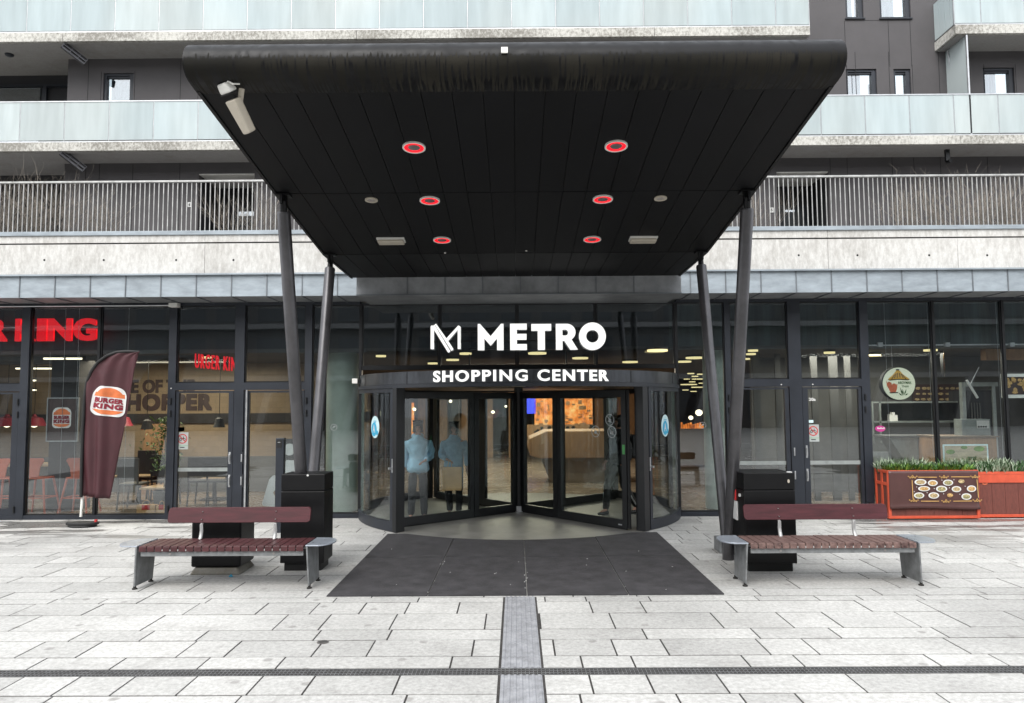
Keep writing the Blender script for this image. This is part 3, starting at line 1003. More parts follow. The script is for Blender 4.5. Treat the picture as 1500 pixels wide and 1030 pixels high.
# return of the recess and its back wall
MB().box(XA, XA + 0.15, WL + 0.15, WD + 0.05, ZP1 - 0.2, top_z).build('recess_return', M['cladding'], B)
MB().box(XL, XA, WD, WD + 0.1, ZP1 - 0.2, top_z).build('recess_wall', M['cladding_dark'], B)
# panel joints of the cladding
jb = MB()
for px in (130, 149, 198, 265, 291, 1240, 1253, 1302, 1336, 1375, 1441, 1487):
    xx = X(px, WL, 95); jb.box(xx - 0.004, xx + 0.004, WL - 0.002, WL + 0.01, zs1t, Z(100, WL) if px in (149, 198, 1240, 1336, 1441, 1487) else zs2b)
for px in (125, 145, 194, 263, 1217, 1242, 1308, 1340, 1379, 1448):
    xx = X(px, WL, 270); jb.box(xx - 0.004, xx + 0.004, WL - 0.002, WL + 0.01, ZP1, zs1b)
for px in (1238, 1302, 1334):
    xx = X(px, WL, 60); jb.box(xx - 0.004, xx + 0.004, WL - 0.002, WL + 0.01, Z(98, WL, 1300), Z(30, WL, 1300))
jb.box(X(1238, WL, 30), X(1334, WL, 30), WL - 0.002, WL + 0.01, Z(30, WL, 1290) - 0.004, Z(30, WL, 1290) + 0.004)
jb.build_each('cladding_joint', M['dark'], B)


def upper_window(h, curtain=True, sill=False, heavy='r'):
    x0, x1, z0, z1 = h
    w = MB()
    t = 0.045
    Yw = WL + 0.03
    w.box(x0, x1, Yw, Yw + 0.09, z1 - t, z1); w.box(x0, x1, Yw, Yw + 0.09, z0, z0 + t)
    w.box(x0, x0 + t, Yw, Yw + 0.09, z0 + t, z1 - t); w.box(x1 - t * 1.8, x1, Yw, Yw + 0.09, z0 + t, z1 - t)
    w.box(x0 + t, x1 - t * 1.8, Yw + 0.02, Yw + 0.07, z1 - t * 1.8, z1 - t)
    fr = w.build('window', M['frame'], B)
    MB().box(x0 + t, x1 - t * 1.8, Yw + 0.05, Yw + 0.062, z0 + t, z1 - t * 1.8).build('pane', M['glass_plain'], fr)
    c = MB().box(x0 - 0.05, x1 + 0.05, WL + 0.9, WL + 0.92, z0 - 0.1, z1 + 0.1)
    c.build('room_wall', M['wall_grey'], fr)
    if curtain:
        c = MB(); n = 14
        a, b = x0 + t, x0 + (x1 - x0) * (0.62 if x0 > 0 else 1.0)
        pts = [(a + (b - a) * i / n, WL + 0.2 + 0.012 * (i % 2)) for i in range(n + 1)]
        c.prism(pts + [(p[0], p[1] + 0.004) for p in reversed(pts)], 'z', z0, z1)
        c.build('curtain', M['curtain'], fr)
    if sill:
        MB().box(x0 - 0.02, x1 + 0.02, WL - 0.03, WL + 0.03, z0 - 0.02, z0 - 0.001).build('sill', M['frame'], fr)


for i, h in enumerate(W_low): upper_window(h, curtain=i != 2)
for h in W_top: upper_window(h, sill=True)
# recess windows on the deeper wall, upper floor left
h = hole(-80, 97, 121, 170, WD)
w = MB()
zt_ = Z(125, WD, 40)
w.box(XL, XA, WD - 0.05, WD - 0.001, zt_ - 0.05, zt_); w.box(X(64, WD, 140), X(70, WD, 140), WD - 0.05, WD - 0.001, zs1t, zt_ - 0.05)
fr = w.build('window', M['frame'], B)
MB().box(XL, X(60, WD, 140), WD - 0.03, WD - 0.015, zs1t, zt_ - 0.07).build('pane', M['glass_plain'], fr)
# terrace entrances
for h in D_low:
    x0, x1, z0, z1 = h
    dp = MB()
    dp.box(x0 - 0.02, x0, WL + 0.15, WL + 0.9, z0, z1); dp.box(x1, x1 + 0.02, WL + 0.15, WL + 0.9, z0, z1)
    dp.box(x0, x1, WL + 0.9, WL + 0.95, z0, z1)
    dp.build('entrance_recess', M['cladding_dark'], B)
    MB().box(x0 - 0.001, x1 + 0.001, WL + 0.02, WL + 0.9, z1 - 0.02, z1 - 0.001).build('recess_ceiling', M['white_plastic'], B)
    MB().lathe(((x0 + x1) / 2, WL + 0.5, z1 - 0.045), [(0.06, 0), (0.09, 0.015), (0.09, 0.045)], 20).build('ceiling_lamp', M['white_plastic'], B, smooth=True)
    dr = MB().box(x0 + 0.35, x1 - 0.08, WL + 0.86, WL + 0.895, z0, z1 - 0.42).build('terrace_door', M['frame'], B)
    MB().box(x0 + 0.42, x1 - 0.15, WL + 0.85, WL + 0.858, z0 + 0.1, z1 - 0.5).build('pane', M['glass_plain'], dr)
for (px, py) in ((278, 300), (1130, 308)):
    p = P(px, py, WL)
    MB().box(p.x - 0.035, p.x + 0.035, WL - 0.015, WL - 0.001, p.z - 0.045, p.z + 0.045).build('number_plate', M['white'], B)
    add_text(MB(), '6' if px < 500 else '5', p.x - 0.016, p.x + 0.016, p.z - 0.025, p.z + 0.025, WL - 0.018, depth=0.002).build('number', M['black'], B)

# dark metal brackets under the slabs, ceiling dome lamp
for (px, py, zz) in ((108, 80, zs2b), (106, 237, zs1b)):
    a = P(px - 16, py - 14, SL + 0.06); b_ = P(px + 17, py + 12, SL + 0.30)
    d_ = (b_ - a); L = d_.length
    R = d_.to_track_quat('X', 'Z').to_matrix()
    c_ = MB()
    mid = (a + b_) / 2
    c_.obox(mid, L, 0.03, 0.13, R)
    for s_ in (-1, 0, 1): c_.obox(mid + R @ Vector((0, -0.03, s_ * 0.06)), L, 0.05, 0.01, R)
    for t_ in (-.49, -.15, .2, .49): c_.obox(mid + R @ Vector((t_ * L, -0.03, 0)), 0.012, 0.05, 0.13, R)
    c_.build('louvre_box', M['column'], B)
p = P(16, 90, SL + 0.5)
MB().lathe((p.x, SL + 0.45, zs2b - 0.05), [(0.05, 0), (0.07, 0.012), (0.075, 0.037)], 18).build('ceiling_lamp', M['frame'], B, smooth=True)
# bullet camera under the first balcony, right
p = P(1388, 238, 13.2)
c_ = MB().tube([(p.x, 13.1, p.z), (p.x + 0.02, 13.25, p.z + 0.03)], 0.03, 12).box(p.x - 0.05, p.x + 0.02, 13.15, 13.2, p.z + 0.02, zs1b - 0.01)
c_.build('security_camera', M['frame_black'], B)

# zinc box above the entrance (back end of the canopy)
BXY = 11.30
bx0, bx1 = X(522, BXY, 425), X(998, BXY, 425)
zb_box = Z(431.5, BXY)
MB().box(bx0, bx1, BXY, F, zb_box, Z(404, BXY)).build('zinc_box', M['zinc_dark'], B, bevel=0.004)
sb = MB()
for i in range(1, 8):
    xx = bx0 + (bx1 - bx0) * (i + 0.35) / 8.6
    sb.box(xx - 0.007, xx + 0.007, BXY - 0.010, BXY - 0.0005, zb_box + 0.002, Z(404, BXY))
sb.box(bx0, bx1, BXY - 0.02, BXY - 0.0005, zb_box + 0.0, zb_box + 0.018)
sb.build_each('box_seam', M['zinc_seam'], B)

# ------------------------------------------------------------------ shop front
zTop = ZB - 0.004
zHead = Z(445, F)
zTr0, zTr1 = Z(569, F), Z(558, F)         # transom over doors (at centre px)
zSill = 0.07


def frame_bar(mb, x0, x1, z0, z1, d0=-0.05, d1=0.08): mb.box(x0, x1, F + d0, F + d1, z0, z1)


fx = lambda px: X(px, F, 600)
mull = MB()
for (a, b) in ((30, 42), (247, 258), (344, 358), (447, 457), (1063, 1071), (1156, 1174), (1262, 1274)):
    mull.box(fx(a), fx(b), F - 0.05, F + 0.08, 0.0, zHead)
mull.box(XL, fx(527), F - 0.04, F + 0.08, zHead, zTop)
mull.box(fx(993), XR, F - 0.04, F + 0.08, zHead, zTop)
mull.box(fx(527), fx(993), F - 0.04, F + 0.08, zHead, zb_box - 0.001)
mull.build_each('facade_frame', M['frame'], B)
thin = MB()
for px in (143.5, 528.5, 991.5, 1371, 1474):
    thin.box(fx(px) - 0.016, fx(px) + 0.016, F - 0.03, F + 0.05, 0.0, zHead)
for px in (644, 758, 874):
    thin.box(fx(px) - 0.012, fx(px) + 0.012, F - 0.02, F + 0.05, Z(537, F), zHead)
for px in (686, 832):
    thin.box(fx(px) - 0.010, fx(px) + 0.010, F + 0.30, F + 0.36, Z(537, F), Z(482, F))
thin.box(fx(640), fx(880), F + 0.30, F + 0.36, Z(482, F), Z(479, F))
thin.box(fx(640), fx(880), F + 0.30, F + 0.36, Z(510, F), Z(507, F))
thin.box(fx(529), fx(991), F - 0.03, F + 0.05, Z(541, F), Z(536, F))
thin.build_each('slim_mullion', M['frame_black'], B)
sl = MB()
for (a, b) in ((-60, 30), (42, 247), (457, 528), (991, 1063), (1274, 1560)):
    sl.box(fx(a), fx(b), F - 0.045, F + 0.07, 0.0, zSill)
sl.build_each('window_sill', M['frame'], B)


def shop_window(a, b, z0, z1, name='shop_window', g=0.012):
    # each fixed light: slim bead frame with its own pane
    x0, x1 = fx(a), fx(b)
    w = MB()
    for (p, q, r, s_) in ((x0, x1, z0, z0 + 0.02), (x0, x1, z1 - 0.02, z1), (x0, x0 + 0.018, z0 + 0.02, z1 - 0.02), (x1 - 0.018, x1, z0 + 0.02, z1 - 0.02)):
        w.box(p, q, F - 0.012, F + 0.03, r, s_)
    o = w.build(name, M['frame_black'], B)
    MB().box(x0 + 0.018, x1 - 0.018, F + 0.004, F + 0.014, z0 + 0.02, z1 - 0.02).build('pane', M['glass'], o)
    return o


win_a = shop_window(42, 141.8, zSill, zHead)
win_b = shop_window(145.2, 247, zSill, zHead)
win_c = shop_window(457, 526.8, zSill, zHead)
win_d = shop_window(993.2, 1063, zSill, zHead)
win_e = shop_window(1274, 1369.3, zSill, zHead)
win_f = shop_window(1372.7, 1472.3, zSill, zHead)
shop_window(1475.7, 1575, zSill, zHead)
for (a, b) in ((530.2, 642.7), (645.3, 756.7), (759.3, 872.7), (875.3, 989.8)):
    shop_window(a, b, Z(536, F), zHead, 'over_door_window')
for (a, b) in ((-85, 30), (258, 344), (358, 447), (1071, 1156), (1174, 1262)):
    w = shop_window(a, b, zTr1, zHead, 'over_door_window')
tr_ = MB()
for (a, b) in ((-85, 30), (258, 344), (358, 447), (1071, 1156), (1174, 1262)):
    tr_.box(fx(a), fx(b), F - 0.05, F + 0.07, zTr0, zTr1 - 0.001)
tr_.build_each('transom', M['frame'], B)


def no_bike_sticker(x, z, par, w=0.16, h=0.24, yy=F):
    s = MB().box(x - w / 2, x + w / 2, yy - 0.004, yy - 0.001, z - h / 2, z + h / 2).build('notice', M['white'], par)
    r = MB()
    cz = z + h * 0.12
    add_shape(r, [circ(x, cz, w * 0.42), circ(x, cz, w * 0.34)], yy - 0.006, 0.002)
    r.obox((x, yy - 0.007, cz), w * 0.72, 0.001, w * 0.07, Matrix.Rotation(rad(45), 3, 'Y'))
    r.build('prohibition_ring', M['red_print'], s)
    k = MB()
    for dx in (-0.16, 0.16): add_shape(k, [circ(x + dx * w, cz - w * 0.06, w * 0.12, 16), circ(x + dx * w, cz - w * 0.06, w * 0.07, 16)], yy - 0.0055, 0.002)
    k.obox((x, yy - 0.0045, cz + w * 0.04), w * 0.3, 0.001, w * 0.05, Matrix.Rotation(0.3, 3, 'Y'))
    k.obox((x + w * .08, yy - 0.0045, cz + w * 0.1), w * 0.05, 0.001, w * 0.2, Matrix.Rotation(0.2, 3, 'Y'))
    k.box(x - w * 0.2, x + w * 0.2, yy - 0.0055, yy - 0.0045, z - h * 0.41, z - h * 0.36)
    k.build('pictogram', M['black'], s)
    MB().box(x - w / 2, x + w / 2, yy - 0.0055, yy - 0.0045, z - h * 0.30, z - h * 0.28).build('green_line', M['green_tag'], s)


def door(a, b, ga, gb, hinge, handle_px, handle_y, py_gt=573, bar_py=680):
    """a glazed door leaf a..b with glass ga..gb (pixels at the door plane)"""
    x0, x1, gx0, gx1 = fx(a), fx(b), fx(ga), fx(gb)
    zt, zb = zTr0 - 0.012, 0.02
    gz1, gz0 = Z(py_gt, F), Z(741, F)
    w = MB()
    Y0, Y1 = F - 0.035, F + 0.03
    w.box(x0, x1, Y0, Y1, gz1, zt); w.box(x0, x1, Y0, Y1, zb, gz0)
    w.box(x0, gx0, Y0, Y1, gz0, gz1); w.box(gx1, x1, Y0, Y1, gz0, gz1)
    o = w.build('door', M['frame'], B)
    MB().box(gx0, gx1, F - 0.005, F + 0.007, gz0, gz1).build('pane', M['glass'], o)
    if bar_py: MB().box(gx0, gx1, F - 0.009, F - 0.0055, Z(bar_py + 3, F), Z(bar_py - 2.5, F)).build('safety_stripe', M['pale'], o)
    if handle_px:
        for (h0, h1) in handle_y:
            hx = fx(handle_px)
            hm = MB().box(hx - 0.016, hx + 0.016, Y0 - 0.006, Y0 - 0.0005, Z(h1, F), Z(h0, F))
            hm.box(hx - 0.010, hx + 0.010, Y0 - 0.03, Y0 - 0.006, Z(h1 - 3, F), Z(h0 + 3, F))
            hm.build('handle', M['alu'], o, bevel=0.003)
    hx = fx(hinge)
    for py in (585, 603, 742):
        z_ = Z(py, F)
        hm = MB().tube([(hx, Y0 - 0.022, z_ - 0.05), (hx, Y0 - 0.022, z_ + 0.05)], 0.017, 10)
        hm.box(hx - 0.03, hx + 0.04, Y0 - 0.008, Y0 - 0.001, z_ - 0.045, z_ + 0.01)
        hm.build('hinge', M['frame_black'], o, smooth=True)
    return o


dA = door(-85, 29, -76, 20, 29, None, [], bar_py=None)
d1 = door(259, 343, 263, 336, 252, 339, ((660, 677), (693, 711)), bar_py=685)
d2 = door(359, 446, 366, 439, 450, 357, ((660, 677), (693, 711)), bar_py=None)
d3 = door(1072, 1155, 1080, 1149, 1067, 1160, ((655, 673), (689, 707)))
d4 = door(1175, 1261, 1183, 1257, 1266, 1178.5, ((655, 673), (689, 707)))
MB().box(fx(362), fx(364.2), F - 0.075, F - 0.045, Z(745, F), Z(569, F)).build('edge_rail', M['alu'], d2)
no_bike_sticker(fx(268.5), Z(643, F), d1, 0.19, 0.28)
MB().box(fx(262), fx(271), F - 0.0055, F - 0.0015 + -0.004, Z(629, F), Z(623, F)).build('notice', M['sticker_pale'], d1)
no_bike_sticker(fx(1190), Z(637, F), d4, 0.19, 0.28)
MB().box(fx(1182.5), fx(1190.5), F - 0.0095, F - 0.0055, Z(622, F), Z(618, F)).build('notice', M['sticker_pale'], d4)
add_text(MB(), '20a', fx(1185), fx(1195), Z(590, F), Z(585.5, F), F - 0.009, depth=0.003).build('door_number', M['white'], d4)
for px, par in ((252, B), (1144, B), (1190, B)):
    MB().disc((fx(px), Z(566, F)), 0.01, 0.01, F - 0.058, F - 0.05, 12).build('door_contact', M['white'], par)
# small white junction boxes at the head of the front, cable conduit
MB().box(fx(250), fx(263), F - 0.18, F - 0.06, ZB - 0.09, ZB - 0.02).build('junction_box', M['white_plastic'], B, bevel=0.006)
MB().tube([(XL, F - 0.10, ZB - 0.055), (fx(250), F - 0.10, ZB - 0.055)], 0.012, 8).build('conduit', M['alu'], B)

# ------------------------------------------------------------------ interior shell
INT = MB().box(XL, XR, F + 0.0, 34, -0.1, -0.004)
structure(INT.build('interior_floor', M['floor_int']))
CE = Z(513, F + 0.4)
MB().box(XL, XR, F + 0.42, 34, CE, CE + 0.05).build('interior_ceiling', M['ceil'], B)
M['bulk_l'] = mat('left_bulkhead', (0.014, 0.017, 0.022), 0.5, var=0.2, scale=1)
M['bulk_r'] = mat('right_bulkhead', (0.040, 0.055, 0.056), 0.6, var=0.45, scale=1.2, stretch=(5, 1, 0.3))
MB().box(XL, fx(528), F + 0.42, F + 0.5, CE + 0.051, ZT).build('bulkhead', M['bulk_l'], B)
MB().box(fx(528), fx(990), F + 0.42, F + 0.5, CE + 0.051, ZT).build('bulkhead', M['bulk_l'], B)
MB().box(fx(990), XR, F + 0.42, F + 0.5, CE + 0.051, ZT).build('bulkhead', M['bulk_r'], B)
MB().box(XL, fx(528), F + 0.40, F + 0.419, CE - 0.02, CE + 0.04).build('bulkhead_edge', M['wall_grey'], B)
MB().box(fx(990), XR, F + 0.40, F + 0.419, CE - 0.01, CE + 0.02).build('bulkhead_edge', M['wall_grey'], B)
MB().box(XL, XR, 33.9, 34, 0, CE).build('interior_back_wall', M['wall_warm'], B)
# dividing walls between the units
xdl, xdr = X(352, 15, 600), X(1150, 15, 600)
BKW = 16.3
MB().box(XL, -4.35, BKW, BKW + 0.1, 0, CE).build('tiled_wall', M['tile'], B)
MB().box(XL, -4.36, BKW - 0.05, BKW - 0.001, Z(617, BKW), Z(603, BKW)).build('tile_band', M['tile_dark'], B)
MB().box(XL, -4.36, BKW - 0.07, BKW - 0.001, 0, 0.75).build('banquette_back', M['wall_grey'], B)
MB().box(-13.1, -13.0, F, 34, 0, CE).build('party_wall', M['wall_grey'], B)
MB().box(13.0, 13.1, F, 34, 0, CE).build('party_wall', M['wall_grey'], B)
TBW = 15.6
MB().box(4.9, 13, TBW, TBW + 0.1, 0, CE).build('restaurant_wall', M['wall_grey'], B)
# ceiling beams seen through the burger window
bm_ = MB()
for py, yy in ((525, 13.6), (532, 14.6)):
    bm_.box(XL, fx(247), yy, yy + 0.12, CE - 0.08, CE - 0.001)
bm_.build('bulkhead_beam', M['wall_grey'], B)
# dark pillar behind the poster
p0 = X(75, 13.4, 560); p1 = X(115, 13.4, 560)
MB().box(p0, p1, 13.4, 13.9, 0, CE).build('dark_pillar', M['cladding_dark'], B)
# round pale pillars by the revolving door
for (a, b) in ((478, 524), (1032, 1066)):
    xa, xb = X(a, 13.3, 650), X(b, 13.3, 650)
    r_ = (xb - xa) / 2
    MB().tube([((xa + xb) / 2, 13.3, 0), ((xa + xb) / 2, 13.3, CE)], r_, 32).build('round_pillar', M['pillar'], B, smooth=True)
# ------------------------------------------------------------------ CANOPY
CW = 2.475
CN = thing('entrance_canopy', 'wide black canopy with rounded front lip carried on slanting steel columns over the entrance', 'canopy', (0, 8.5, 0))
# underside profile: (Y, z)
U = [(5.71, Z(129, 5.71)), (7.64, Z(281.5, 7.64)), (9.61, Z(371, 9.61)), (11.25, Z(405.5, 11.25))]


def und(yv):
    for (a, b) in zip(U[:-1], U[1:]):
        if yv <= b[0]: return a[1] + (b[1] - a[1]) * (yv - a[0]) / (b[0] - a[0])
    return U[-1][1]


NPL = 20
for si, ((ya, za), (yb, zb)) in enumerate(zip(U[:-1], U[1:])):
    m_ = MB()
    for k in range(NPL):
        a = -CW + 2 * CW * k / NPL + 0.0028; b = -CW + 2 * CW * (k + 1) / NPL - 0.0028
        dz = random.uniform(-0.0015, 0.0015)
        m_.prism([(ya + 0.012, za + dz), (yb - 0.012, zb + dz), (yb - 0.012, zb + 0.02), (ya + 0.012, za + 0.02)], 'x', a, b)
    m_.build('soffit_boards', M['canopy'], CN, bevel=0.002)
# body above the boards
TH = 0.30
prof_top = [(5.64, Z(61, 5.5) + 0.0), (7.64, U[1][1] + 0.28), (9.61, U[2][1] + 0.24), (11.25, U[3][1] + 0.18)]
m_ = MB()
m_.prism([(y_, z_ + 0.021) for (y_, z_) in U] + list(reversed(prof_top)), 'x', -CW + 0.01, CW - 0.01)
m_.build('roof_body', M['black_metal'], CN)
# side trims
for s_ in (-1, 1):
    m_ = MB()
    m_.prism([(y_, z_ - 0.012) for (y_, z_) in U] + [(y_, z_ + 0.06) for (y_, z_) in reversed(U)], 'x', s_ * (CW + 0.001), s_ * (CW + 0.03))
    m_.build('edge_trim', M['black_metal'], CN)
# rounded lip
z0 = U[0][1]
prof = [(5.80, z0 - 0.004), (5.71, z0 - 0.008)] + [(y_, Z(p_, y_)) for (y_, p_) in ((5.63, 122.5), (5.565, 115), (5.515, 107), (5.48, 98), (5.462, 90), (5.455, 82), (5.46, 75), (5.475, 69), (5.505, 64.5), (5.55, 62.0), (5.61, 62.3))]
verts, faces, pr = [], [], []
NX = 40
acc = [0.0]
for a, b in zip(prof[:-1], prof[1:]): acc.append(acc[-1] + math.dist(a, b))
NW = CW + 0.03
for i in range(NX + 1):
    xx = -NW + 2 * NW * i / NX
    for j, (y_, z_) in enumerate(prof):
        verts.append((xx, y_, z_)); pr.append(acc[j] / acc[-1])
n = len(prof)
for i in range(NX):
    for j in range(n - 1):
        faces.append((i * n + j, i * n + j + 1, (i + 1) * n + j + 1, (i + 1) * n + j))
k = len(verts)
# closed ends and back
for s_, base in ((0, 0), (1, NX * n)):
    faces.append(tuple(base + j for j in range(n)))
me = bpy.data.meshes.new('front_lip')
me.from_pydata([tuple(Vector(v) - Vector((0, 8.5, 0))) for v in verts], [], faces)
at = me.attributes.new('prof', 'FLOAT', 'POINT')
for i, v in enumerate(pr): at.data[i].value = v
me.materials.append(M['lip'])
for p in me.polygons: p.use_smooth = True
bm = bmesh.new(); bm.from_mesh(me); bmesh.ops.recalc_face_normals(bm, faces=bm.faces[:]); bm.to_mesh(me); bm.free()
me.set_sharp_from_angle(angle=rad(45))
lip = bpy.data.objects.new('front_lip', me); COL.objects.link(lip); lip.parent = CN
ORIG[lip.name] = Vector((0, 8.5, 0))
# small white label on the lip
p = P(739, 73, 5.6)
p = P(739, 74, 5.45)
MB().box(p.x - 0.025, p.x + 0.025, 5.438, 5.452, p.z - 0.022, p.z + 0.022).build('white_tab', M['white_plastic'], CN)


def on_soffit(px, py, off=0.0):
    """point of the underside seen at a pixel"""
    d = RM @ Vector(((px - 750) / F_PX, -(py - 515) / F_PX, -1.0))
    best = None
    for (ya, za), (yb, zb) in zip(U[:-1], U[1:]):
        s_ = (zb - za) / (yb - ya)
        # H + d.z t = za + s (d.y t - ya)
        t = (za - s_ * ya - H) / (d.z - s_ * d.y)
        yy = d.y * t
        if ya - 0.01 <= yy <= yb + 0.01: best = (Vector((d.x * t, yy, H + d.z * t)), math.atan(s_)); break
    return best


def soffit_disc(name, px, py, r, ring):
    (c, sl_) = on_soffit(px, py)
    R = Matrix.Rotation(sl_, 3, 'X')

    def place(mb, r0, r1, z0_, z1_, n=40):
        k = len(mb.v)
        for (rr_, zz) in ((r0, z0_), (r1, z0_), (r1, z1_), (r0, z1_)):
            for j in range(n):
                t = 2 * PI * j / n
                mb.v.append(tuple(c + R @ Vector((rr_ * math.cos(t), rr_ * math.sin(t), zz))))
        for i in range(4):
            i2 = (i + 1) % 4
            for j in range(n):
                j2 = (j + 1) % n
                mb.f.append((k + i * n + j, k + i * n + j2, k + i2 * n + j2, k + i2 * n + j)); mb.mi.append(0)
        return mb
    if ring:
        o = place(MB(), r * 0.86, r, -0.016, 0.0).build(name, M['white_plastic'], CN)
        place(MB(), r * 0.54, r * 0.86, -0.010, 0.0).build('red_light_ring', M['red_led'], o)
        g_ = place(MB(), 0.0, r * 0.54, -0.006, 0.0).build('grille', M['grille'], o)
        q = MB()
        for k in range(-3, 4):
            w_ = math.sqrt(max(0, (r * .5) ** 2 - (k * r * 0.14) ** 2))
            q.obox(c + R @ Vector((0, k * r * 0.14, -0.010)), 2 * w_, r * 0.05, 0.006, R)
        q.build('grille_bars', M['alu'], o)
    else:
        o = place(MB(), r * 0.62, r, -0.012, 0.0).build(name, M['cream'], CN)
        place(MB(), 0.0, r * 0.62, -0.006, 0.0).build('grille', M['grille'], o)
    return o


for (px, py, r) in ((606.5, 215, 0.105), (902.5, 213, 0.105), (629.5, 293, 0.108), (883, 291, 0.108), (647.5, 351, 0.110), (867.5, 350, 0.110)):
    soffit_disc('recessed_lamp', px, py, r, True)
for (px, py) in ((544, 292.5), (967.5, 290)):
    soffit_disc('soffit_speaker', px, py, 0.068, False)
# box luminaires
for (px, py) in ((573, 353.5), (942, 351.5)):
    (c, sl_) = on_soffit(px, py - 3)
    R = Matrix.Rotation(sl_, 3, 'X')
    o = MB().obox(c + Vector((0, 0, -0.012)), 0.34, 0.16, 0.022, R).build('box_luminaire', M['white_plastic'], CN, bevel=0.004)
    MB().obox(c + Vector((0, 0, -0.040)), 0.32, 0.13, 0.032, R).build('diffuser', M['cream'], o, bevel=0.012)
for (px, py) in ((652, 370), (771, 367)):
    (c, sl_) = on_soffit(px, py)
    MB().lathe((c.x, c.y, c.z - 0.012), [(0.008, 0), (0.014, 0.005), (0.014, 0.012)], 12).build('sensor_dot', M['white_plastic'], CN)
# white floodlight on a bracket at the left edge
fl = thing('floodlight', 'elongated white floodlight on a bracket under the front left corner of the black canopy', 'light', (-2.2, 6.0, 3))
a = P(338, 140, 5.66); b = P(363, 188, 5.80)
R = (b - a).to_track_quat('Y', 'Z').to_matrix()
L = (b - a).length


def wedge(mb, c, R, sx0, sx1, sy, sz, oy=0):
    pts = []
    k = len(mb.v)
    for (sx, yy) in ((sx0, -sy / 2), (sx1, sy / 2)):
        for (u, w_) in ((-1, -1), (1, -1), (1, 1), (-1, 1)):
            mb.v.append(tuple(Vector(c) + R @ Vector((u * sx / 2, yy + oy, w_ * sz / 2))))
    for q in ((0, 1, 2, 3), (7, 6, 5, 4), (0, 4, 5, 1), (1, 5, 6, 2), (2, 6, 7, 3), (3, 7, 4, 0)):
        mb.f.append(tuple(k + i for i in q)); mb.mi.append(0)
    return mb


wedge(MB(), (a + b) / 2 + (b - a) * 0.12, R, 0.11, 0.075, L * 1.02, 0.085).build('lamp_body', M['cream'], fl, bevel=0.012)
wedge(MB(), a - (b - a) * 0.24, R, 0.095, 0.115, L * 0.30, 0.09).build('end_cap', M['white_plastic'], fl, bevel=0.014)
wedge(MB(), a - (b - a) * 0.075, R, 0.112, 0.112, L * 0.03, 0.087).build('seal', M['black'], fl)
q = on_soffit(352, 132)[0] if on_soffit(352, 132) else P(352, 132, 5.9)
MB().tube([q + Vector((0.02, -0.02, 0.02)), P(354, 130, 5.68), P(352, 148, 5.72), (a + b) / 2 + Vector((0.03, 0, 0.0))], [0.022, 0.024, 0.022, 0.018], 6).build('bracket', M['cream'], fl)
MB().tube([P(335, 132, 5.60), P(332, 122, 5.58), P(334, 119, 5.57), P(341, 123, 5.57), P(351, 123, 5.60)], 0.007, 8).build('cable', M['white_plastic'], fl, smooth=True)

# columns: (top x, top Y) -> foot
for s_ in (-1, 1):
    for (ty, tx, fy, fxx, r) in ((7.66, 2.415, 8.98, 2.49, 0.068), (9.60, 2.41, 9.12, 2.53, 0.066)):
        zt = und(ty)
        pt = Vector((s_ * tx, ty, zt - 0.18)); pf = Vector((s_ * fxx, fy, 0.0))
        c_ = MB().tube([pf, pf + (pt - pf) * 0.995, pt], [r, r, r * 0.9], 28).build('column', M['column'], CN, smooth=True)
        MB().tube([pt + Vector((0, 0, -0.01)), pt + (pt - pf).normalized() * 0.10, Vector((s_ * tx, ty, zt - 0.01))], [0.038, 0.034, 0.034], 12).box(s_ * tx - 0.07, s_ * tx + 0.07, ty - 0.07, ty + 0.07, zt - 0.02, zt - 0.002).box(s_ * tx - 0.012, s_ * tx + 0.012, ty - 0.1, ty + 0.1, zt - 0.12, zt - 0.02).build('column_head', M['black_metal'], c_)

# concrete foot seen beside the right pedestal
p = G(1066, 811)
tag(MB().box(p.x - 0.09, p.x + 0.14, p.y, p.y + 0.30, 0, 0.17).build('concrete_block', M['galv'], None, bevel=0.01), 'small grey concrete block at the foot of the right pair of slanting columns', 'concrete block')

# ------------------------------------------------------------------ METRO sign on the glass over the door
SY = 12.315
sg = thing('illuminated_sign', 'big white lit letters reading METRO with a slanted M emblem above the entrance', 'sign', (0, SY, 3))


def sx(px): return X(px, SY, 493)
def sz(py): return Z(py, SY, 760)


def zz(u, v):   # zoomed coordinates of the sign (4.6875x, origin 600,430) -> place
    return (sx(600 + u / 4.6875), sz(430 + v / 4.6875))


LET = {
    'letter_m': [[(468, 388), (468, 207), (484, 207), (556, 292), (628, 207), (645, 207), (645, 388), (600, 388), (600, 308), (556, 357), (513, 308), (513, 388)]],
    'letter_e': [[(690, 388), (690, 207), (805, 207), (805, 248), (737, 248), (737, 277), (803, 277), (803, 318), (737, 318), (737, 347), (805, 347), (805, 388)]],
    'letter_t': [[(836, 210), (973, 210), (973, 256), (929, 256), (929, 388), (880, 388), (880, 256), (836, 256)]],
    'letter_r': [[(1005, 388), (1005, 210), (1075, 210)] + [(1080 + 60 * math.sin(rad(t)), 268 - 58 * math.cos(rad(t))) for t in range(5, 151, 12)] + [(1112, 318), (1155, 388), (1103, 388), (1063, 328), (1050, 328), (1050, 388)],
                 [(1050, 250), (1050, 290), (1070, 290)] + [(1070 + 19 * math.sin(rad(t)), 270 + 20 * math.cos(rad(t))) for t in range(10, 171, 20)] + [(1070, 250)]],
    'letter_o': [circ(1256, 297, 92, 48, 95), circ(1256, 297, 43, 36, 43)],
}
for nm, loops in LET.items():
    mb = add_shape(MB(), [[zz(*p) for p in lp] for lp in loops], SY, 0.02)
    o = mb.build(nm, M['white_sign'], sg)
lg = MB()
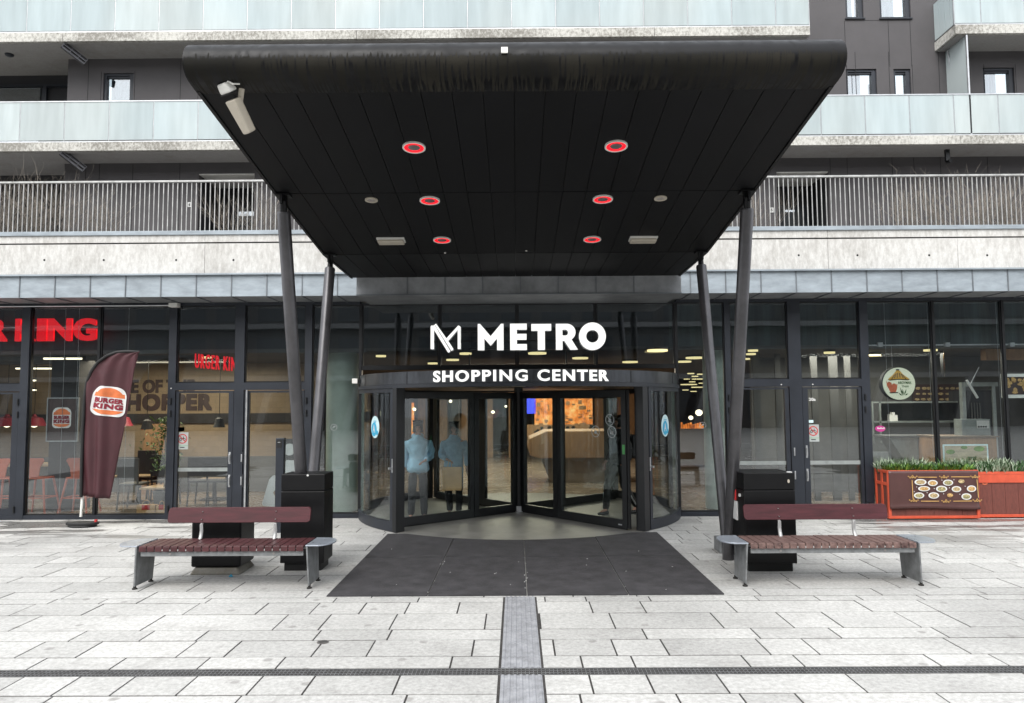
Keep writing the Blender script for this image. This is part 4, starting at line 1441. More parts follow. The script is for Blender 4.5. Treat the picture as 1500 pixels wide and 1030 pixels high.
for lp in ([(144, 378), (144, 222), (154, 214), (166, 224), (166, 378)],
           [(160, 219), (170, 211), (279, 392), (268, 403), (262, 400), (160, 234)],
           [(172, 209), (182, 204), (252, 305), (335, 216), (350, 226), (350, 378), (330, 378), (330, 246), (265, 322), (300, 378), (297, 384), (286, 391)]):
    add_shape(lg, [[zz(*p) for p in lp]], SY, 0.02)
lg.build('emblem', M['white_sign'], sg)
MB().box(sx(632), sx(886), SY + 0.025, SY + 0.035, sz(500), sz(498)).box(sx(660), sx(661.5), SY + 0.025, F - 0.03, sz(500), sz(498)).box(sx(860), sx(861.5), SY + 0.025, F - 0.03, sz(500), sz(498)).build('mounting_rail', M['frame_black'], sg)

# ------------------------------------------------------------------ REVOLVING DOOR
RD = thing('revolving_door', 'large round revolving door of black frames and curved glass under a lettered fascia', 'revolving door', (CX, CY, 0))
zF0, zF1 = Z(566, CY - R_D, 756), Z(541, CY - R_D, 756)


def cyl_pt(ang, r, z): return (CX + r * math.cos(ang), CY + r * math.sin(ang), z)


def ring_wall(mb, a0, a1, r0, r1, z0_, z1_, n=40):
    """curved wall from angle a0 to a1 (degrees)"""
    k = len(mb.v)
    full = abs(a1 - a0) >= 359.9
    for i in range(n + 1):
        t = rad(a0 + (a1 - a0) * i / n)
        for (r, z) in ((r0, z0_), (r1, z0_), (r1, z1_), (r0, z1_)):
            mb.v.append(cyl_pt(t, r, z))
    for i in range(n):
        for j in range(4):
            j2 = (j + 1) % 4
            mb.f.append((k + i * 4 + j, k + i * 4 + j2, k + (i + 1) * 4 + j2, k + (i + 1) * 4 + j)); mb.mi.append(0)
    if not full:
        mb.f.append((k, k + 1, k + 2, k + 3)); mb.mi.append(0)
        e = k + n * 4
        mb.f.append((e + 3, e + 2, e + 1, e)); mb.mi.append(0)
    return mb


drum_f = mat('drum_fascia_sheet', (0.045, 0.049, 0.056), 0.36, 0.4, var=0.25, scale=4, stretch=(2, 2, 0.5), rvar=0.1)
fas = ring_wall(MB(), 0, 360, R_D - 0.05, R_D + 0.02, zF0 + 0.055, zF1, 96).build('drum_fascia', drum_f, RD, smooth=True)
ring_wall(MB(), 0, 360, R_D - 0.02, R_D + 0.05, zF0, zF0 + 0.052, 96).build('lower_flange', M['frame'], RD, smooth=True)
ring_wall(MB(), 0, 360, 0.0, R_D - 0.051, zF0 + 0.03, zF1 - 0.06, 96).build('drum_ceiling', M['black_metal'], RD)
sm = MB()
for a in (233, 307, 206, 334):
    t = rad(a); sm.obox(cyl_pt(t, R_D + 0.021, (zF0 + 0.055 + zF1) / 2), 0.005, 0.008, zF1 - zF0 - 0.06, Matrix.Rotation(t, 3, 'Z'))
sm.build('fascia_joint', M['dark'], fas)
fl_ = ring_wall(MB(), 0, 360, 0.0, R_D + 0.02, -0.05, 0.008, 96).build('drum_floor', M['floor_grey'], RD)
# angles of posts
aL, aR = 228.4, 313.3


def curved_side(a0, a1):
    o = ring_wall(MB(), a0, a1, R_D - 0.03, R_D + 0.03, 0.0085, 0.15, 30)
    ring_wall(o, a0, a1, R_D - 0.03, R_D + 0.03, zF0 - 0.06, zF0 - 0.001, 30)
    for a in (a0, (a0 + a1) / 2, a1) if False else (a0, a1):
        t = rad(a)
        o.obox(cyl_pt(t, R_D, (0.0085 + zF0) / 2), 0.07, 0.06, zF0 - 0.012, Matrix.Rotation(t, 3, 'Z'))
    o = o.build('curved_frame', M['frame'], RD, smooth=True)
    ring_wall(MB(), a0 + 0.9, a1 - 0.9, R_D - 0.005, R_D + 0.005, 0.151, zF0 - 0.061, 30).build('curved_pane', M['glass_drum'], o, smooth=True)
    return o


csl = curved_side(186, aL - 2.2)
csr = curved_side(aR + 2.2, 354)
curved_side(131, 174)
curved_side(6, 49)
for a, w_ in ((aL, 0.085), (aR - 0.8, 0.12)):
    t = rad(a)
    MB().obox(cyl_pt(t, R_D - 0.02, (0.0085 + zF0) / 2), 0.16, w_, zF0 - 0.0095, Matrix.Rotation(t, 3, 'Z')).build('door_post', M['frame_black'], RD, bevel=0.004)
for a, sgn in ((aL - 1.0, 1), (aR + 1.0, -1)):
    t = rad(a)
    c = Vector(cyl_pt(t, R_D + 0.055, 0.96))
    MB().obox(c, 0.02, 0.02, 0.20, Matrix.Rotation(t, 3, 'Z')).obox(c + Vector((-sgn * 0.03, -0.0, -0.04)), 0.07, 0.02, 0.03, Matrix.Rotation(t, 3, 'Z')).build('lock_handle', M['alu'], RD, bevel=0.003)
# back posts
for a in (132, 48):
    t = rad(a)
    MB().obox(cyl_pt(t, R_D - 0.02, (0.0085 + zF0) / 2), 0.14, 0.09, zF0 - 0.0095, Matrix.Rotation(t, 3, 'Z')).build('door_post', M['frame_black'], RD)
# centre shaft
MB().tube([(CX, CY, 0.0085), (CX, CY, zF0 + 0.028)], 0.075, 24).build('centre_shaft', M['frame_black'], RD, smooth=True)
MB().tube([(CX, CY, 0.009), (CX, CY, 0.11)], 0.10, 28).build('shaft_collar', M['alu'], RD, smooth=True)


def wing(ang, first):
    t = rad(ang)
    R = Matrix.Rotation(t, 3, 'Z')
    W = 2.50; sp = 1.0
    z0_, z1_ = 0.03, zF0 - 0.05
    o = MB()

    def bar(u0, u1, za, zb, th=0.06):
        o.obox(Vector((CX, CY, 0)) + R @ Vector(((u0 + u1) / 2, 0, (za + zb) / 2)), u1 - u0, th, zb - za, R)
    for (u0, u1) in ((0.08, sp - 0.005), (sp + 0.005, W)):
        bar(u0, u0 + 0.085, z0_, z1_); bar(u1 - 0.095, u1, z0_, z1_)
        bar(u0 + 0.086, u1 - 0.096, z0_, z0_ + 0.12); bar(u0 + 0.086, u1 - 0.096, z1_ - 0.10, z1_)
    ob = o.build('door_wing', M['frame_black'], RD)
    for (u0, u1) in ((0.165, sp - 0.10), (sp + 0.09, W - 0.095)):
        MB().obox(Vector((CX, CY, 0)) + R @ Vector(((u0 + u1) / 2, 0, (z0_ + 0.12 + z1_ - 0.1) / 2)), u1 - u0, 0.01, z1_ - z0_ - 0.22, R).build('pane', M['glass_drum'], ob)
    # sweep seal and low pushing rail
    MB().obox(Vector((CX, CY, 0)) + R @ Vector((W / 2 + 0.03, 0, 0.0195)), W - 0.12, 0.02, 0.02, R).build('floor_seal', M['black'], ob)
    MB().obox(Vector((CX, CY, 0)) + R @ Vector((W + 0.02, 0, (z0_ + z1_) / 2)), 0.035, 0.03, z1_ - z0_, R).build('edge_seal', M['black'], ob)
    return ob, R


wings = []
for i, a in enumerate((221.5, 309.3, 41, 131)): wings.append(wing(a, i == 0))
# stickers on the big right wing: three round bans, a green tag, maker's plate
ob, R = wings[1]


def on_wing(R, u, z, off=-0.008): return Vector((CX, CY, 0)) + R @ Vector((u, off, z))


def ring_on(mb, R, u, z, r0, r1, off, n=28):
    k = len(mb.v)
    for (r, o_) in ((r0, off), (r1, off), (r1, off - 0.002), (r0, off - 0.002)):
        for j in range(n):
            tt = 2 * PI * j / n
            mb.v.append(tuple(on_wing(R, u + r * math.cos(tt), z + r * math.sin(tt), o_)))
    for i in range(4):
        for j in range(n):
            mb.f.append((k + i * n + j, k + i * n + (j + 1) % n, k + ((i + 1) % 4) * n + (j + 1) % n, k + ((i + 1) % 4) * n + j)); mb.mi.append(0)


mb = MB()
for (u, z) in ((2.16, 1.60), (1.86, 1.42), (2.20, 1.42)):
    ring_on(mb, R, u, z, 0.078, 0.088, -0.007)
    mb.obox(on_wing(R, u, z), 0.16, 0.002, 0.008, R @ Matrix.Rotation(rad(45), 3, 'Y'))
    mb.obox(on_wing(R, u, z - 0.01), 0.05, 0.002, 0.05, R @ Matrix.Rotation(rad(15), 3, 'Y'))
mb.build('prohibition_stickers', M['alu'], ob)
MB().obox(on_wing(R, 2.45, 1.17, -0.032), 0.05, 0.003, 0.14, R).build('green_tag', M['green_tag'], ob)
MB().obox(on_wing(R, 2.36, 0.075, -0.032), 0.07, 0.003, 0.018, R).build('maker_plate', M['alu'], ob)
ob0, R0 = wings[0]


def round_sticker(a, z, par):
    t = rad(a)
    o = None
    for (r, m_, off, nm, du, dz) in ((0.145, 'sticker_pale', 0.007, 'round_sticker', 0, 0), (0.092, 'sticker_blue', 0.010, 'blue_disc', -0.03 if a < 270 else -0.01, -0.035), (0.032, 'sticker_blue', 0.010, 'blue_dot', 0.08, -0.085)):
        mb = MB(); k = 0; n = 36
        for o_ in (off, off + 0.002):
            for j in range(n):
                tt = 2 * PI * j / n
                u = du + r * math.cos(tt)
                mb.v.append(cyl_pt(t + u / R_D, R_D + o_, z + dz + 1.15 * r * math.sin(tt)))
        mb.f += [tuple(range(n)), tuple(range(2 * n - 1, n - 1, -1))] + [(j, n + j, n + (j + 1) % n, (j + 1) % n) for j in range(n)]
        mb.mi += [0] * (n + 2)
        q = mb.build(nm, M[m_], o or par)
        o = o or q
    fn = lambda p: cyl_pt(t + p[0] / R_D, R_D + 0.0125 - p[1], z + p[2])
    add_text(MB(), 'A', -0.075 if a < 270 else -0.055, 0.015 if a < 270 else 0.035, -0.085, 0.035, 0, bold=0.02, depth=0.002, fn=fn).build('letter', M['white'], o)
    mb = MB()
    for (u0, z0_, z1_) in ((-0.05, 0.085, 0.095), (-0.03, 0.065, 0.075)):
        add_shape(mb, [[(u0, z0_), (-u0, z0_), (-u0, z1_), (u0, z1_)]], 0, 0.002, fn=fn)
    mb.build('small_print', M['sticker_blue'], o)


def ang_of(px, py):
    """angle on the drum glass whose front face shows at pixel column px"""
    best = None
    for k in range(1800, 3600):
        t = rad(k / 10)
        v = Vector(cyl_pt(t, R_D, 1.4)) - Vector((0, 0, H))
        c = RM.transposed() @ v
        x_ = 750 + F_PX * c.x / -c.z
        if best is None or abs(x_ - px) < best[0]: best = (abs(x_ - px), k / 10)
    return best[1]


round_sticker(ang_of(550, 626), Z(626, CY - R_D * 0.62, 550), csl)
round_sticker(ang_of(974, 624), Z(624, CY - R_D * 0.62, 974), csr)
# fascia lettering wraps round the drum
tl = MB()
Rl = R_D + 0.055
axl = math.atan2(0, 1)
a_l, a_r = ang_of(637.5, 549), ang_of(890, 549)
zt0, zt1 = Z(558.5, CY - R_D, 760), Z(541.5, CY - R_D, 760)
fn = lambda p: cyl_pt(rad(a_l + (a_r - a_l) * p[0]), Rl - p[1], p[2])
add_text(tl, 'SHOPPING CENTER', 0.0, 1.0, zt0, zt1, 0, bold=0.026, spacing=1.2, depth=0.02, fn=fn)
tl.build('fascia_lettering', M['white_sign'], fas)
# white sensor on the left of the fascia, ceiling lamp
MB().box(CX - 2.71, CX - 2.62, F - 0.26, F - 0.12, zF1 - 0.13, zF1 - 0.05).build('sensor_box', M['white_plastic'], RD, bevel=0.006)
MB().lathe((CX, CY - 1.9, zF0 + 0.012), [(0.10, 0), (0.12, 0.010), (0.12, 0.017)], 24).build('drum_lamp', M['cream'], RD)

# ------------------------------------------------------------------ BENCHES
bench = thing('park_bench', 'burgundy slatted bench with clean board backrest left of the entrance mat', 'bench', (0, 0, 0), 'benches facing the plaza')
# local space: x along the bench, front towards -y, origin at the middle of the front feet
BL = 0.855   # half distance between side panels
SEAT = 0.435


def make_bench(root, worn, flip):
    Wm = M['wood_worn'] if worn else M['wood']
    n = 21
    s_ = MB()
    rr = random.Random(3 if worn else 5)
    pitch = 2 * (BL - 0.02) / n
    for k in range(n):
        x0 = -BL + 0.02 + k * pitch
        dz = rr.uniform(-0.002, 0.002)
        s_.box(x0 + 0.004, x0 + pitch - 0.004, -0.02, 0.42, SEAT - 0.028 + dz, SEAT + dz)
        s_.box(x0 + 0.004, x0 + pitch - 0.004, -0.026, -0.0205, SEAT - 0.055, SEAT - 0.006)
    seat = s_.build('seat', Wm, root, bevel=0.005)
    b_ = MB()
    b_.box(-BL + 0.03, BL - 0.03, 0.0, 0.03, SEAT - 0.105, SEAT - 0.058).box(-BL + 0.03, BL - 0.03, 0.36, 0.39, SEAT - 0.105, SEAT - 0.03)
    rail_ = b_.build('seat_rail', M['galv'], root, bevel=0.003)
    q = MB()
    for xx in (-BL + 0.33, BL - 0.33): q.prism([(xx + 0.012 * math.cos(2 * PI * i / 10), SEAT - 0.080 + 0.012 * math.sin(2 * PI * i / 10)) for i in range(10)], 'y', -0.006, -0.0005)
    q.build('bolt', M['bolt'], rail_)
    for sd in (-1, 1):
        # side panel: parallelogram leaning outwards a touch, with feet
        m_ = MB()
        pan = [(0.0, 0.03), (0.375, 0.03), (0.40, SEAT - 0.012), (-0.02, SEAT - 0.012)]
        xo = sd * BL
        k = len(m_.v)
        for dx in (0, sd * 0.016):
            for (yy, z) in pan:
                m_.v.append((xo + dx + sd * (0.02 * (1 - z / SEAT)), yy, z))
        m_.f += [(0, 1, 2, 3), (7, 6, 5, 4), (0, 4, 5, 1), (1, 5, 6, 2), (2, 6, 7, 3), (3, 7, 4, 0)]; m_.mi += [0] * 6
        leg = m_.build('side_leg', M['galv'], root, bevel=0.002)
        for yy in (0.02, 0.355):
            MB().lathe((xo + sd * 0.03, yy, 0.0), [(0.026, 0), (0.026, 0.012), (0.014, 0.016), (0.014, 0.034)], 14).build('levelling_foot', M['foot'], leg, smooth=True)
        # end plate with a rounded outer end
        pts = [(xo - sd * 0.004, -0.022)] + [(xo + sd * (0.10 + 0.15 * math.cos(rad(t))), 0.20 + 0.222 * math.sin(rad(t))) for t in range(-80, 81, 8)] + [(xo - sd * 0.004, 0.422)]
        MB().prism(pts, 'z', SEAT - 0.010, SEAT + 0.004).build('end_plate', M['silver_plate'], root, bevel=0.003)
    # backrest board on two curved brackets
    bd = MB()
    hb_, ht = 0.60, 0.755
    x0, x1 = -BL + 0.10, BL - 0.08
    rc = 0.03
    poly = [(x0, hb_ + rc), (x0 + rc * .3, hb_ + rc * .3), (x0 + rc, hb_), (x1 - rc, hb_), (x1 - rc * .3, hb_ + rc * .3), (x1, hb_ + rc), (x1, ht - rc), (x1 - rc * .3, ht - rc * .3), (x1 - rc, ht), (x0 + rc, ht), (x0 + rc * .3, ht - rc * .3), (x0, ht - rc)]
    k = 0
    for (dy) in (0.0, 0.032):
        for (xx, z) in poly: bd.v.append((xx, 0.41 + (z - hb_) * 0.28 + dy, z))
    n_ = len(poly)
    bd.f += [tuple(range(n_)), tuple(range(2 * n_ - 1, n_ - 1, -1))] + [(i, n_ + i, n_ + (i + 1) % n_, (i + 1) % n_) for i in range(n_)]
    bd.mi += [0] * (n_ + 2)
    back = bd.build('backrest', M['wood_board'], root, bevel=0.004)
    q = MB()
    for xx in (x0 + 0.37, x1 - 0.37):
        for z in (0.635, 0.715):
            q.lathe((xx, 0.41 + (z - hb_) * 0.28 - 0.006, z - 0.004), [(0.008, 0), (0.008, 0.008)], 10)
    q.build('bolt', M['bolt'], back)
    for xx in (x0 + 0.37, x1 - 0.37):
        MB().tube([(xx, 0.36, SEAT - 0.05), (xx, 0.40, SEAT + 0.02), (xx, 0.42, SEAT + 0.08), (xx, 0.41, 0.58), (xx, 0.452, 0.61), (xx, 0.47, 0.70)], [0.02, 0.02, 0.02, 0.017, 0.013, 0.013], 10).build('back_bracket', M['galv_light'], root, smooth=True)
    return root


pL = (G(204, 864) + G(444, 863)) / 2
pR = (G(1103, 859) + G(1341, 859)) / 2
make_bench(bench, False, False)
bench.location = (pL.x, pL.y, 0); bench.rotation_euler = (0, 0, 0)
bench2 = thing('park_bench', 'burgundy slatted bench with worn pale scuffed slats right of the entrance mat', 'bench', (0, 0, 0), 'benches facing the plaza')
make_bench(bench2, True, True)
bench2.location = (pR.x, pR.y, 0)

# ------------------------------------------------------------------ black column casings, litter bin
def casing(px0, px1, pyb, pyt, dep, label, extra):
    a = G(px0, pyb); b = G(px1, pyb)
    y0 = (a.y + b.y) / 2
    x0, x1 = X(px0, y0, 760), X(px1, y0, 760)
    top = Z(pyt, y0, (px0 + px1) / 2)
    o = thing('waste_bin', label, 'waste bin', ((x0 + x1) / 2, y0, 0), 'tall black waste bins')
    MB().box(x0, x1, y0, y0 + dep, 0.09, top - 0.19).build('lower_box', M['black_metal'], o, bevel=0.006)
    MB().box(x0 + 0.0, x1 - 0.0, y0, y0 + dep, top - 0.184, top).build('lid_box', M['black_metal'], o, bevel=0.006)
    MB().box(x0 + 0.04, x1 - 0.04, y0 + 0.03, y0 + dep - 0.03, 0, 0.10).build('plinth', M['black'], o)
    return o, x0, x1, y0, top


o, x0, x1, y0, top = casing(411, 475, 837, 695, 0.40, 'tall plain black metal waste bin before the feet of the left columns', None)
MB().disc((x0 + 0.30, top - 0.01), 0.012, 0.012, y0 - 0.01, y0 - 0.001, 14).build('rivet', M['white'], o)
o, x0, x1, y0, top = casing(1091, 1166, 838, 693, 0.52, 'tall black metal waste bin with peeling stickers behind the right bench', None)
MB().disc((x1 - 0.07, top - 0.09), 0.012, 0.02, y0 - 0.008, y0 - 0.001, 14).build('sticker', M['cream'], o)
MB().box(x1 - 0.07, x1 - 0.02, y0 + 0.02, y0 + 0.06, top + 0.001, top + 0.012).build('paper_scrap', M['white'], o)
MB().box(x0 - 0.012, x0 - 0.0005, y0 + 0.25, y0 + 0.40, top - 0.55, top - 0.34).build('sticker', M['white'], o)
MB().box(x0 - 0.012, x0 - 0.0005, y0 + 0.30, y0 + 0.42, top - 0.33, top - 0.21).build('sticker', M['red_print'], o)
MB().box(x0 - 0.020, x0 - 0.0005, y0 + 0.12, y0 + 0.15, top - 0.27, top - 0.24).build('sticker', M['white'], o)

a = G(278, 840); b = G(352, 840)
yb = G(314, 843).y
bn = thing('litter_bin', 'squat black litter bin on a flared concrete base behind the left bench', 'litter bin', ((a.x + b.x) / 2, yb, 0))
x0, x1 = X(276, yb, 840), X(351, yb, 840)
m_ = MB(); hbz = 0.08
k = 0
for (z, e) in ((0, 0.0), (hbz, 0.045)):
    for (u, v) in ((x0 + e, yb + e), (x1 - e, yb + e), (x1 - e, yb + 0.5 - e), (x0 + e, yb + 0.5 - e)): m_.v.append((u, v, z))
m_.f += [(0, 3, 2, 1), (4, 5, 6, 7), (0, 1, 5, 4), (1, 2, 6, 5), (2, 3, 7, 6), (3, 0, 4, 7)]; m_.mi += [0] * 6
m_.build('base', M['conc_base'], bn, bevel=0.02)
MB().box(x0 + 0.008, x1 - 0.008, yb + 0.03, yb + 0.48, hbz, 0.60).build('bin_body', M['black_metal'], bn, bevel=0.02)
MB().box(x0 + 0.02, x1 - 0.02, yb + 0.04, yb + 0.47, 0.60, 0.63).build('lid', M['black_metal'], bn, bevel=0.008)
# scrap of blue plastic
p = G(338, 846)
tag(MB().tube([(p.x - 0.02, p.y, 0.008), (p.x, p.y + 0.01, 0.02), (p.x + 0.02, p.y, 0.01)], [0.006, 0.016, 0.006], 7).build('plastic_scrap', M['sticker_blue'], None), 'tiny crumpled blue plastic scrap on the paving in front of the litter bin', 'litter')
# gully cover in the paving
p = G(473, 941)
tag(MB().lathe((p.x, p.y, 0.0), [(0.045, 0), (0.045, 0.004)], 20).build('paving_stud', M['bolt'], None), 'small round metal cap set in the pale paving left of the tactile strip', 'metal cap')

# slim post with card reader
p = G(408, 781)
py_ = p.y
ps = thing('access_post', 'slim dark post with a button panel standing in front of the glass doors', 'post', (X(408, py_, 700), py_, 0))
xa, xb = X(403, py_, 700), X(415, py_, 700)
MB().box(xa, xb, py_, py_ + 0.10, 0, Z(642, py_, 408)).build('post_body', M['frame'], ps, bevel=0.006)
MB().box(xa + 0.015, xb - 0.03, py_ - 0.006, py_ - 0.001, Z(656, py_, 408), Z(645, py_, 408)).build('button_panel', M['black'], ps)
MB().disc(((xa + xb) / 2 - 0.008, Z(648, py_, 408)), 0.022, 0.006, py_ - 0.010, py_ - 0.006, 14).build('logo_mark', M['alu'], ps)
# white cut-out figure board just inside the door
yb_ = 12.75
cb_ = thing('display_board', 'dark display board with large white rounded cut-out shapes behind the right-hand restaurant door', 'display board', (X(420, yb_), yb_, 0))
MB().box(X(413, yb_, 700), X(444, yb_, 700), yb_ + 0.02, yb_ + 0.05, 0, Z(643, yb_, 420)).build('board', M['black'], cb_)
xm = X(424, yb_, 658)
s1_ = add_shape(MB(), [circ(xm, Z(658.5, yb_, 424), 0.10, 30)], yb_ - 0.01, 0.02)
add_shape(s1_, [[(X(417, yb_, 690), Z(700, yb_)), (X(436, yb_, 690), Z(700, yb_)), (X(436, yb_, 690), Z(673, yb_)), (X(420, yb_, 690), Z(672, yb_)), (X(417, yb_, 690), Z(675, yb_))]], yb_ - 0.01, 0.02)
add_shape(s1_, [[(X(a_, yb_, 720), Z(b2, yb_)) for (a_, b2) in ((384, 736), (394.5, 700), (399, 695), (405, 694), (405, 712), (400, 720), (405, 730), (405, 741), (386, 739))]], yb_ - 0.01, 0.02)
s1_.build('white_shape', M['white'], cb_)
# ------------------------------------------------------------------ burger logo (bun, two words, bun) as flat print
def bun_logo(parent, cx, cz, w, h, Y, fn=None, side=-1):
    """white outline, orange bun halves, maroon words"""
    hw, hh = w / 2, h / 2

    def bun(x0, x1, z0, z1, rt, rb):
        top = arc(x1 - rt, z1 - rt * 1.0, rt, rt, 0, 90, 8) + arc(x0 + rt, z1 - rt, rt, rt, 90, 180, 8)
        bot = arc(x0 + rb, z0 + rb, rb, rb, 180, 270, 8) + arc(x1 - rb, z0 + rb, rb, rb, 270, 360, 8)
        return top + bot
    out = add_shape(MB(), [bun(cx - hw, cx + hw, cz - hh, cz + hh, hw * 0.62, hw * 0.42)], Y - 0.003, 0.002, fn=fn)
    o = out.build('logo_badge', M['white'], parent)
    iw = hw * 0.90
    b_ = add_shape(MB(), [[(cx + iw, cz + hh * 0.28), (cx + iw * 0.96, cz + hh * 0.55)] + arc(cx, cz + hh * 0.30, iw * 0.90, hh * 0.60, 25, 155, 14) + [(cx - iw * 0.96, cz + hh * 0.55), (cx - iw, cz + hh * 0.28)]], Y - 0.006, 0.002, fn=fn)
    add_shape(b_, [[(cx - iw, cz - hh * 0.60)] + arc(cx, cz - hh * 0.60, iw * 0.92, hh * 0.30, 200, 340, 10) + [(cx + iw, cz - hh * 0.60)]], Y - 0.006, 0.002, fn=fn)
    b_.build('logo_bun', M['bun'], o)
    t_ = add_text(MB(), 'BURGER', cx - iw * 0.93, cx + iw * 0.93, cz - hh * 0.13, cz + hh * 0.21, Y - 0.008, bold=0.02, depth=0.003, fn=fn, fat=0.05, spacing=1.08)
    add_text(t_, 'KING', cx - iw * 0.95, cx + iw * 0.95, cz - hh * 0.53, cz - hh * 0.17, Y - 0.008, bold=0.02, depth=0.003, fn=fn, fat=0.07, spacing=1.12)
    t_.build('logo_words', M['maroon'], o)
    return o


# ------------------------------------------------------------------ feather flag
FY = 11.62
ff = thing('feather_flag', 'tall burgundy feather flag with a burger bun logo on a weighted stand before the windows', 'flag', (X(119, FY, 765), FY, 0))


def fp(u, v, dy=0.0):
    q = P(u, v, FY)
    return Vector((q.x, FY + dy, q.z))


LE = [(121.5, 726), (122.5, 680), (124, 630), (126.5, 585), (130, 560), (136, 545), (146, 531), (159, 521.5), (174, 516), (190, 515), (207, 515.5)]
RE = [(159, 731), (164.5, 700), (172, 660), (179, 631), (186, 602), (192, 578), (197, 558), (200, 542), (203, 530), (205, 522), (206.8, 517)]
NR, NCc = 60, 26


def lerp_path(path, t):
    t = max(0, min(0.99999, t)) * (len(path) - 1); i = int(t); f = t - i
    return (path[i][0] * (1 - f) + path[i + 1][0] * f, path[i][1] * (1 - f) + path[i + 1][1] * f)


def flag_depth(s, t):
    # vertical folds running from the mast plus small wrinkles
    return (0.055 * math.sin(s * 7.5 + t * 5.0) * s * (1.15 - t) + 0.02 * math.sin(s * 17 + t * 11) * (1 - t * 0.5) + 0.05 * s * math.sin(t * 3.4 + 0.8)
            + 0.018 * math.sin(t * 30 + s * 9) * (1 - s) * (0.5 if t < 0.55 else 0.2))


fm = MB()
for i in range(NR + 1):
    t = i / NR
    l_ = lerp_path(LE, t); r_ = lerp_path(RE, t)
    for j in range(NCc + 1):
        s = j / NCc
        fm.v.append(tuple(fp(l_[0] * (1 - s) + r_[0] * s, l_[1] * (1 - s) + r_[1] * s, -0.03 + flag_depth(s, t))))
for i in range(NR):
    for j in range(NCc):
        k = i * (NCc + 1) + j
        fm.f.append((k, k + 1, k + NCc + 2, k + NCc + 1)); fm.mi.append(0)
fo = fm.build('banner', M['flag'], ff, smooth=True)
sm_ = fo.modifiers.new('solid', 'SOLIDIFY'); sm_.thickness = 0.004
MB().tube([fp(a - 1.0, b, -0.035) for a, b in [(121.5, 728)] + LE[1:]], [0.024] * 10 + [0.014], 10).build('mast_sleeve', M['black'], ff, smooth=True)
MB().tube([fp(118.5, 757), fp(120.8, 726)], 0.020, 12).build('mast_foot', M['white_plastic'], ff, smooth=True)
bs = MB()
q = G(118, 765)
for (r1, r2, z0_, z1_) in ((0.30, 0.10, 0.03, 0.075), (0.26, 0.12, 0.0, 0.035)):
    pts = []
    for i in range(40):
        t = 2 * PI * i / 40
        pts.append((fp(119, 765).x + 0.01 + 0.25 * math.cos(t) * (1 + 0.06 * math.sin(3 * t)) * r1 / 0.3, FY + 0.12 * math.sin(t)))
    bs.prism(pts, 'z', z0_, z1_)
bs.build('weight_bag', M['black'], ff, bevel=0.015)
MB().tube([fp(118.5, 742), fp(127, 758, -0.02)], 0.004, 6).build('guy_cord', M['black'], ff)
p = fp(139, 760, 0)
MB().box(p.x, p.x + 0.03, FY - 0.02, FY + 0.03, 0.05, 0.11).build('red_tag', M['red_print'], ff, bevel=0.006)
# logo on cloth: warped to follow the folds
cxy = P(160, 588, FY)


def cloth(p):
    # shear/tilt about the centre, then lay on the fabric
    dx, dz = p[0] - cxy.x, p[2] - cxy.z
    a_ = rad(-7)
    x_ = cxy.x + dx * math.cos(a_) - dz * math.sin(a_); z_ = cxy.z + dx * math.sin(a_) + dz * math.cos(a_)
    v = Vector((x_, FY, z_)) - Vector((0, 0, H))
    c = RM.transposed() @ v
    u_, w_ = 750 + F_PX * c.x / -c.z, 515 - F_PX * c.y / -c.z
    # find s,t
    best = None
    lo, hi = 0.0, 1.0
    for _ in range(24):
        m = (lo + hi) / 2
        l_ = lerp_path(LE, m); r_ = lerp_path(RE, m)
        s = (u_ - l_[0]) / (r_[0] - l_[0])
        vv = l_[1] * (1 - s) + r_[1] * s
        if vv > w_: lo = m
        else: hi = m
    return (x_, FY - 0.03 + flag_depth(max(0, min(1, s)), m) - 0.012 + (p[1] - FY), z_)


FINE[0] = 0.022
bun_logo(fo, cxy.x, cxy.z, 0.51, 0.46, FY, fn=cloth)
FINE[0] = 0.0

# ------------------------------------------------------------------ framed poster hanging in the window
PY = F + 0.13
po = thing('framed_poster', 'dark poster with a burger bun logo in a slim silver frame hanging in the window', 'poster', (X(92, PY), PY, 1.6))
x0, x1, z0_, z1_ = X(70, PY, 615), X(113.5, PY, 615), Z(645.5, PY, 92), Z(584, PY, 92)
MB().box(x0, x1, PY, PY + 0.02, z0_, z1_).build('print', M['poster'], po)
fr_ = MB(); e = 0.018
fr_.box(x0 - e, x1 + e, PY - 0.012, PY + 0.025, z1_, z1_ + e).box(x0 - e, x1 + e, PY - 0.012, PY + 0.025, z0_ - e, z0_).box(x0 - e, x0, PY - 0.012, PY + 0.025, z0_, z1_).box(x1, x1 + e, PY - 0.012, PY + 0.025, z0_, z1_)
fr_.build('frame', M['alu'], po)
MB().tube([(x0, PY, z1_ + e), (x0, PY, CE)], 0.003, 6).tube([(x1, PY, z1_ + e), (x1, PY, CE)], 0.003, 6).build('hanging_wire', M['alu'], po)
bun_logo(po, X(91, PY), Z(612, PY, 92), 0.315, 0.345, PY)

# red letters hung in the window, upper left
RY = F + 0.2
rs = thing('illuminated_sign', 'large red rounded letters hung high behind the left restaurant window', 'sign', (X(60, RY), RY, 3))
z0_, z1_ = Z(499.5, RY, 80), Z(466.5, RY, 80)
for (w_, a_, b_) in (('R', -20, 10), ('K', 22, 51.5), ('I', 54, 68), ('N', 70, 105), ('G', 107, 141)):
    mb = add_text(MB(), w_, X(a_, RY, 483), X(b_, RY, 483), z0_, z1_, RY, bold=0.02, depth=0.04, fat=0.028)
    mb.build('letter', M['red_sign'], rs)
MB().box(XL, X(143, RY), RY + 0.05, RY + 0.07, Z(480, RY, 80), Z(478.5, RY, 80)).build('mounting_rail', M['alu'], rs)
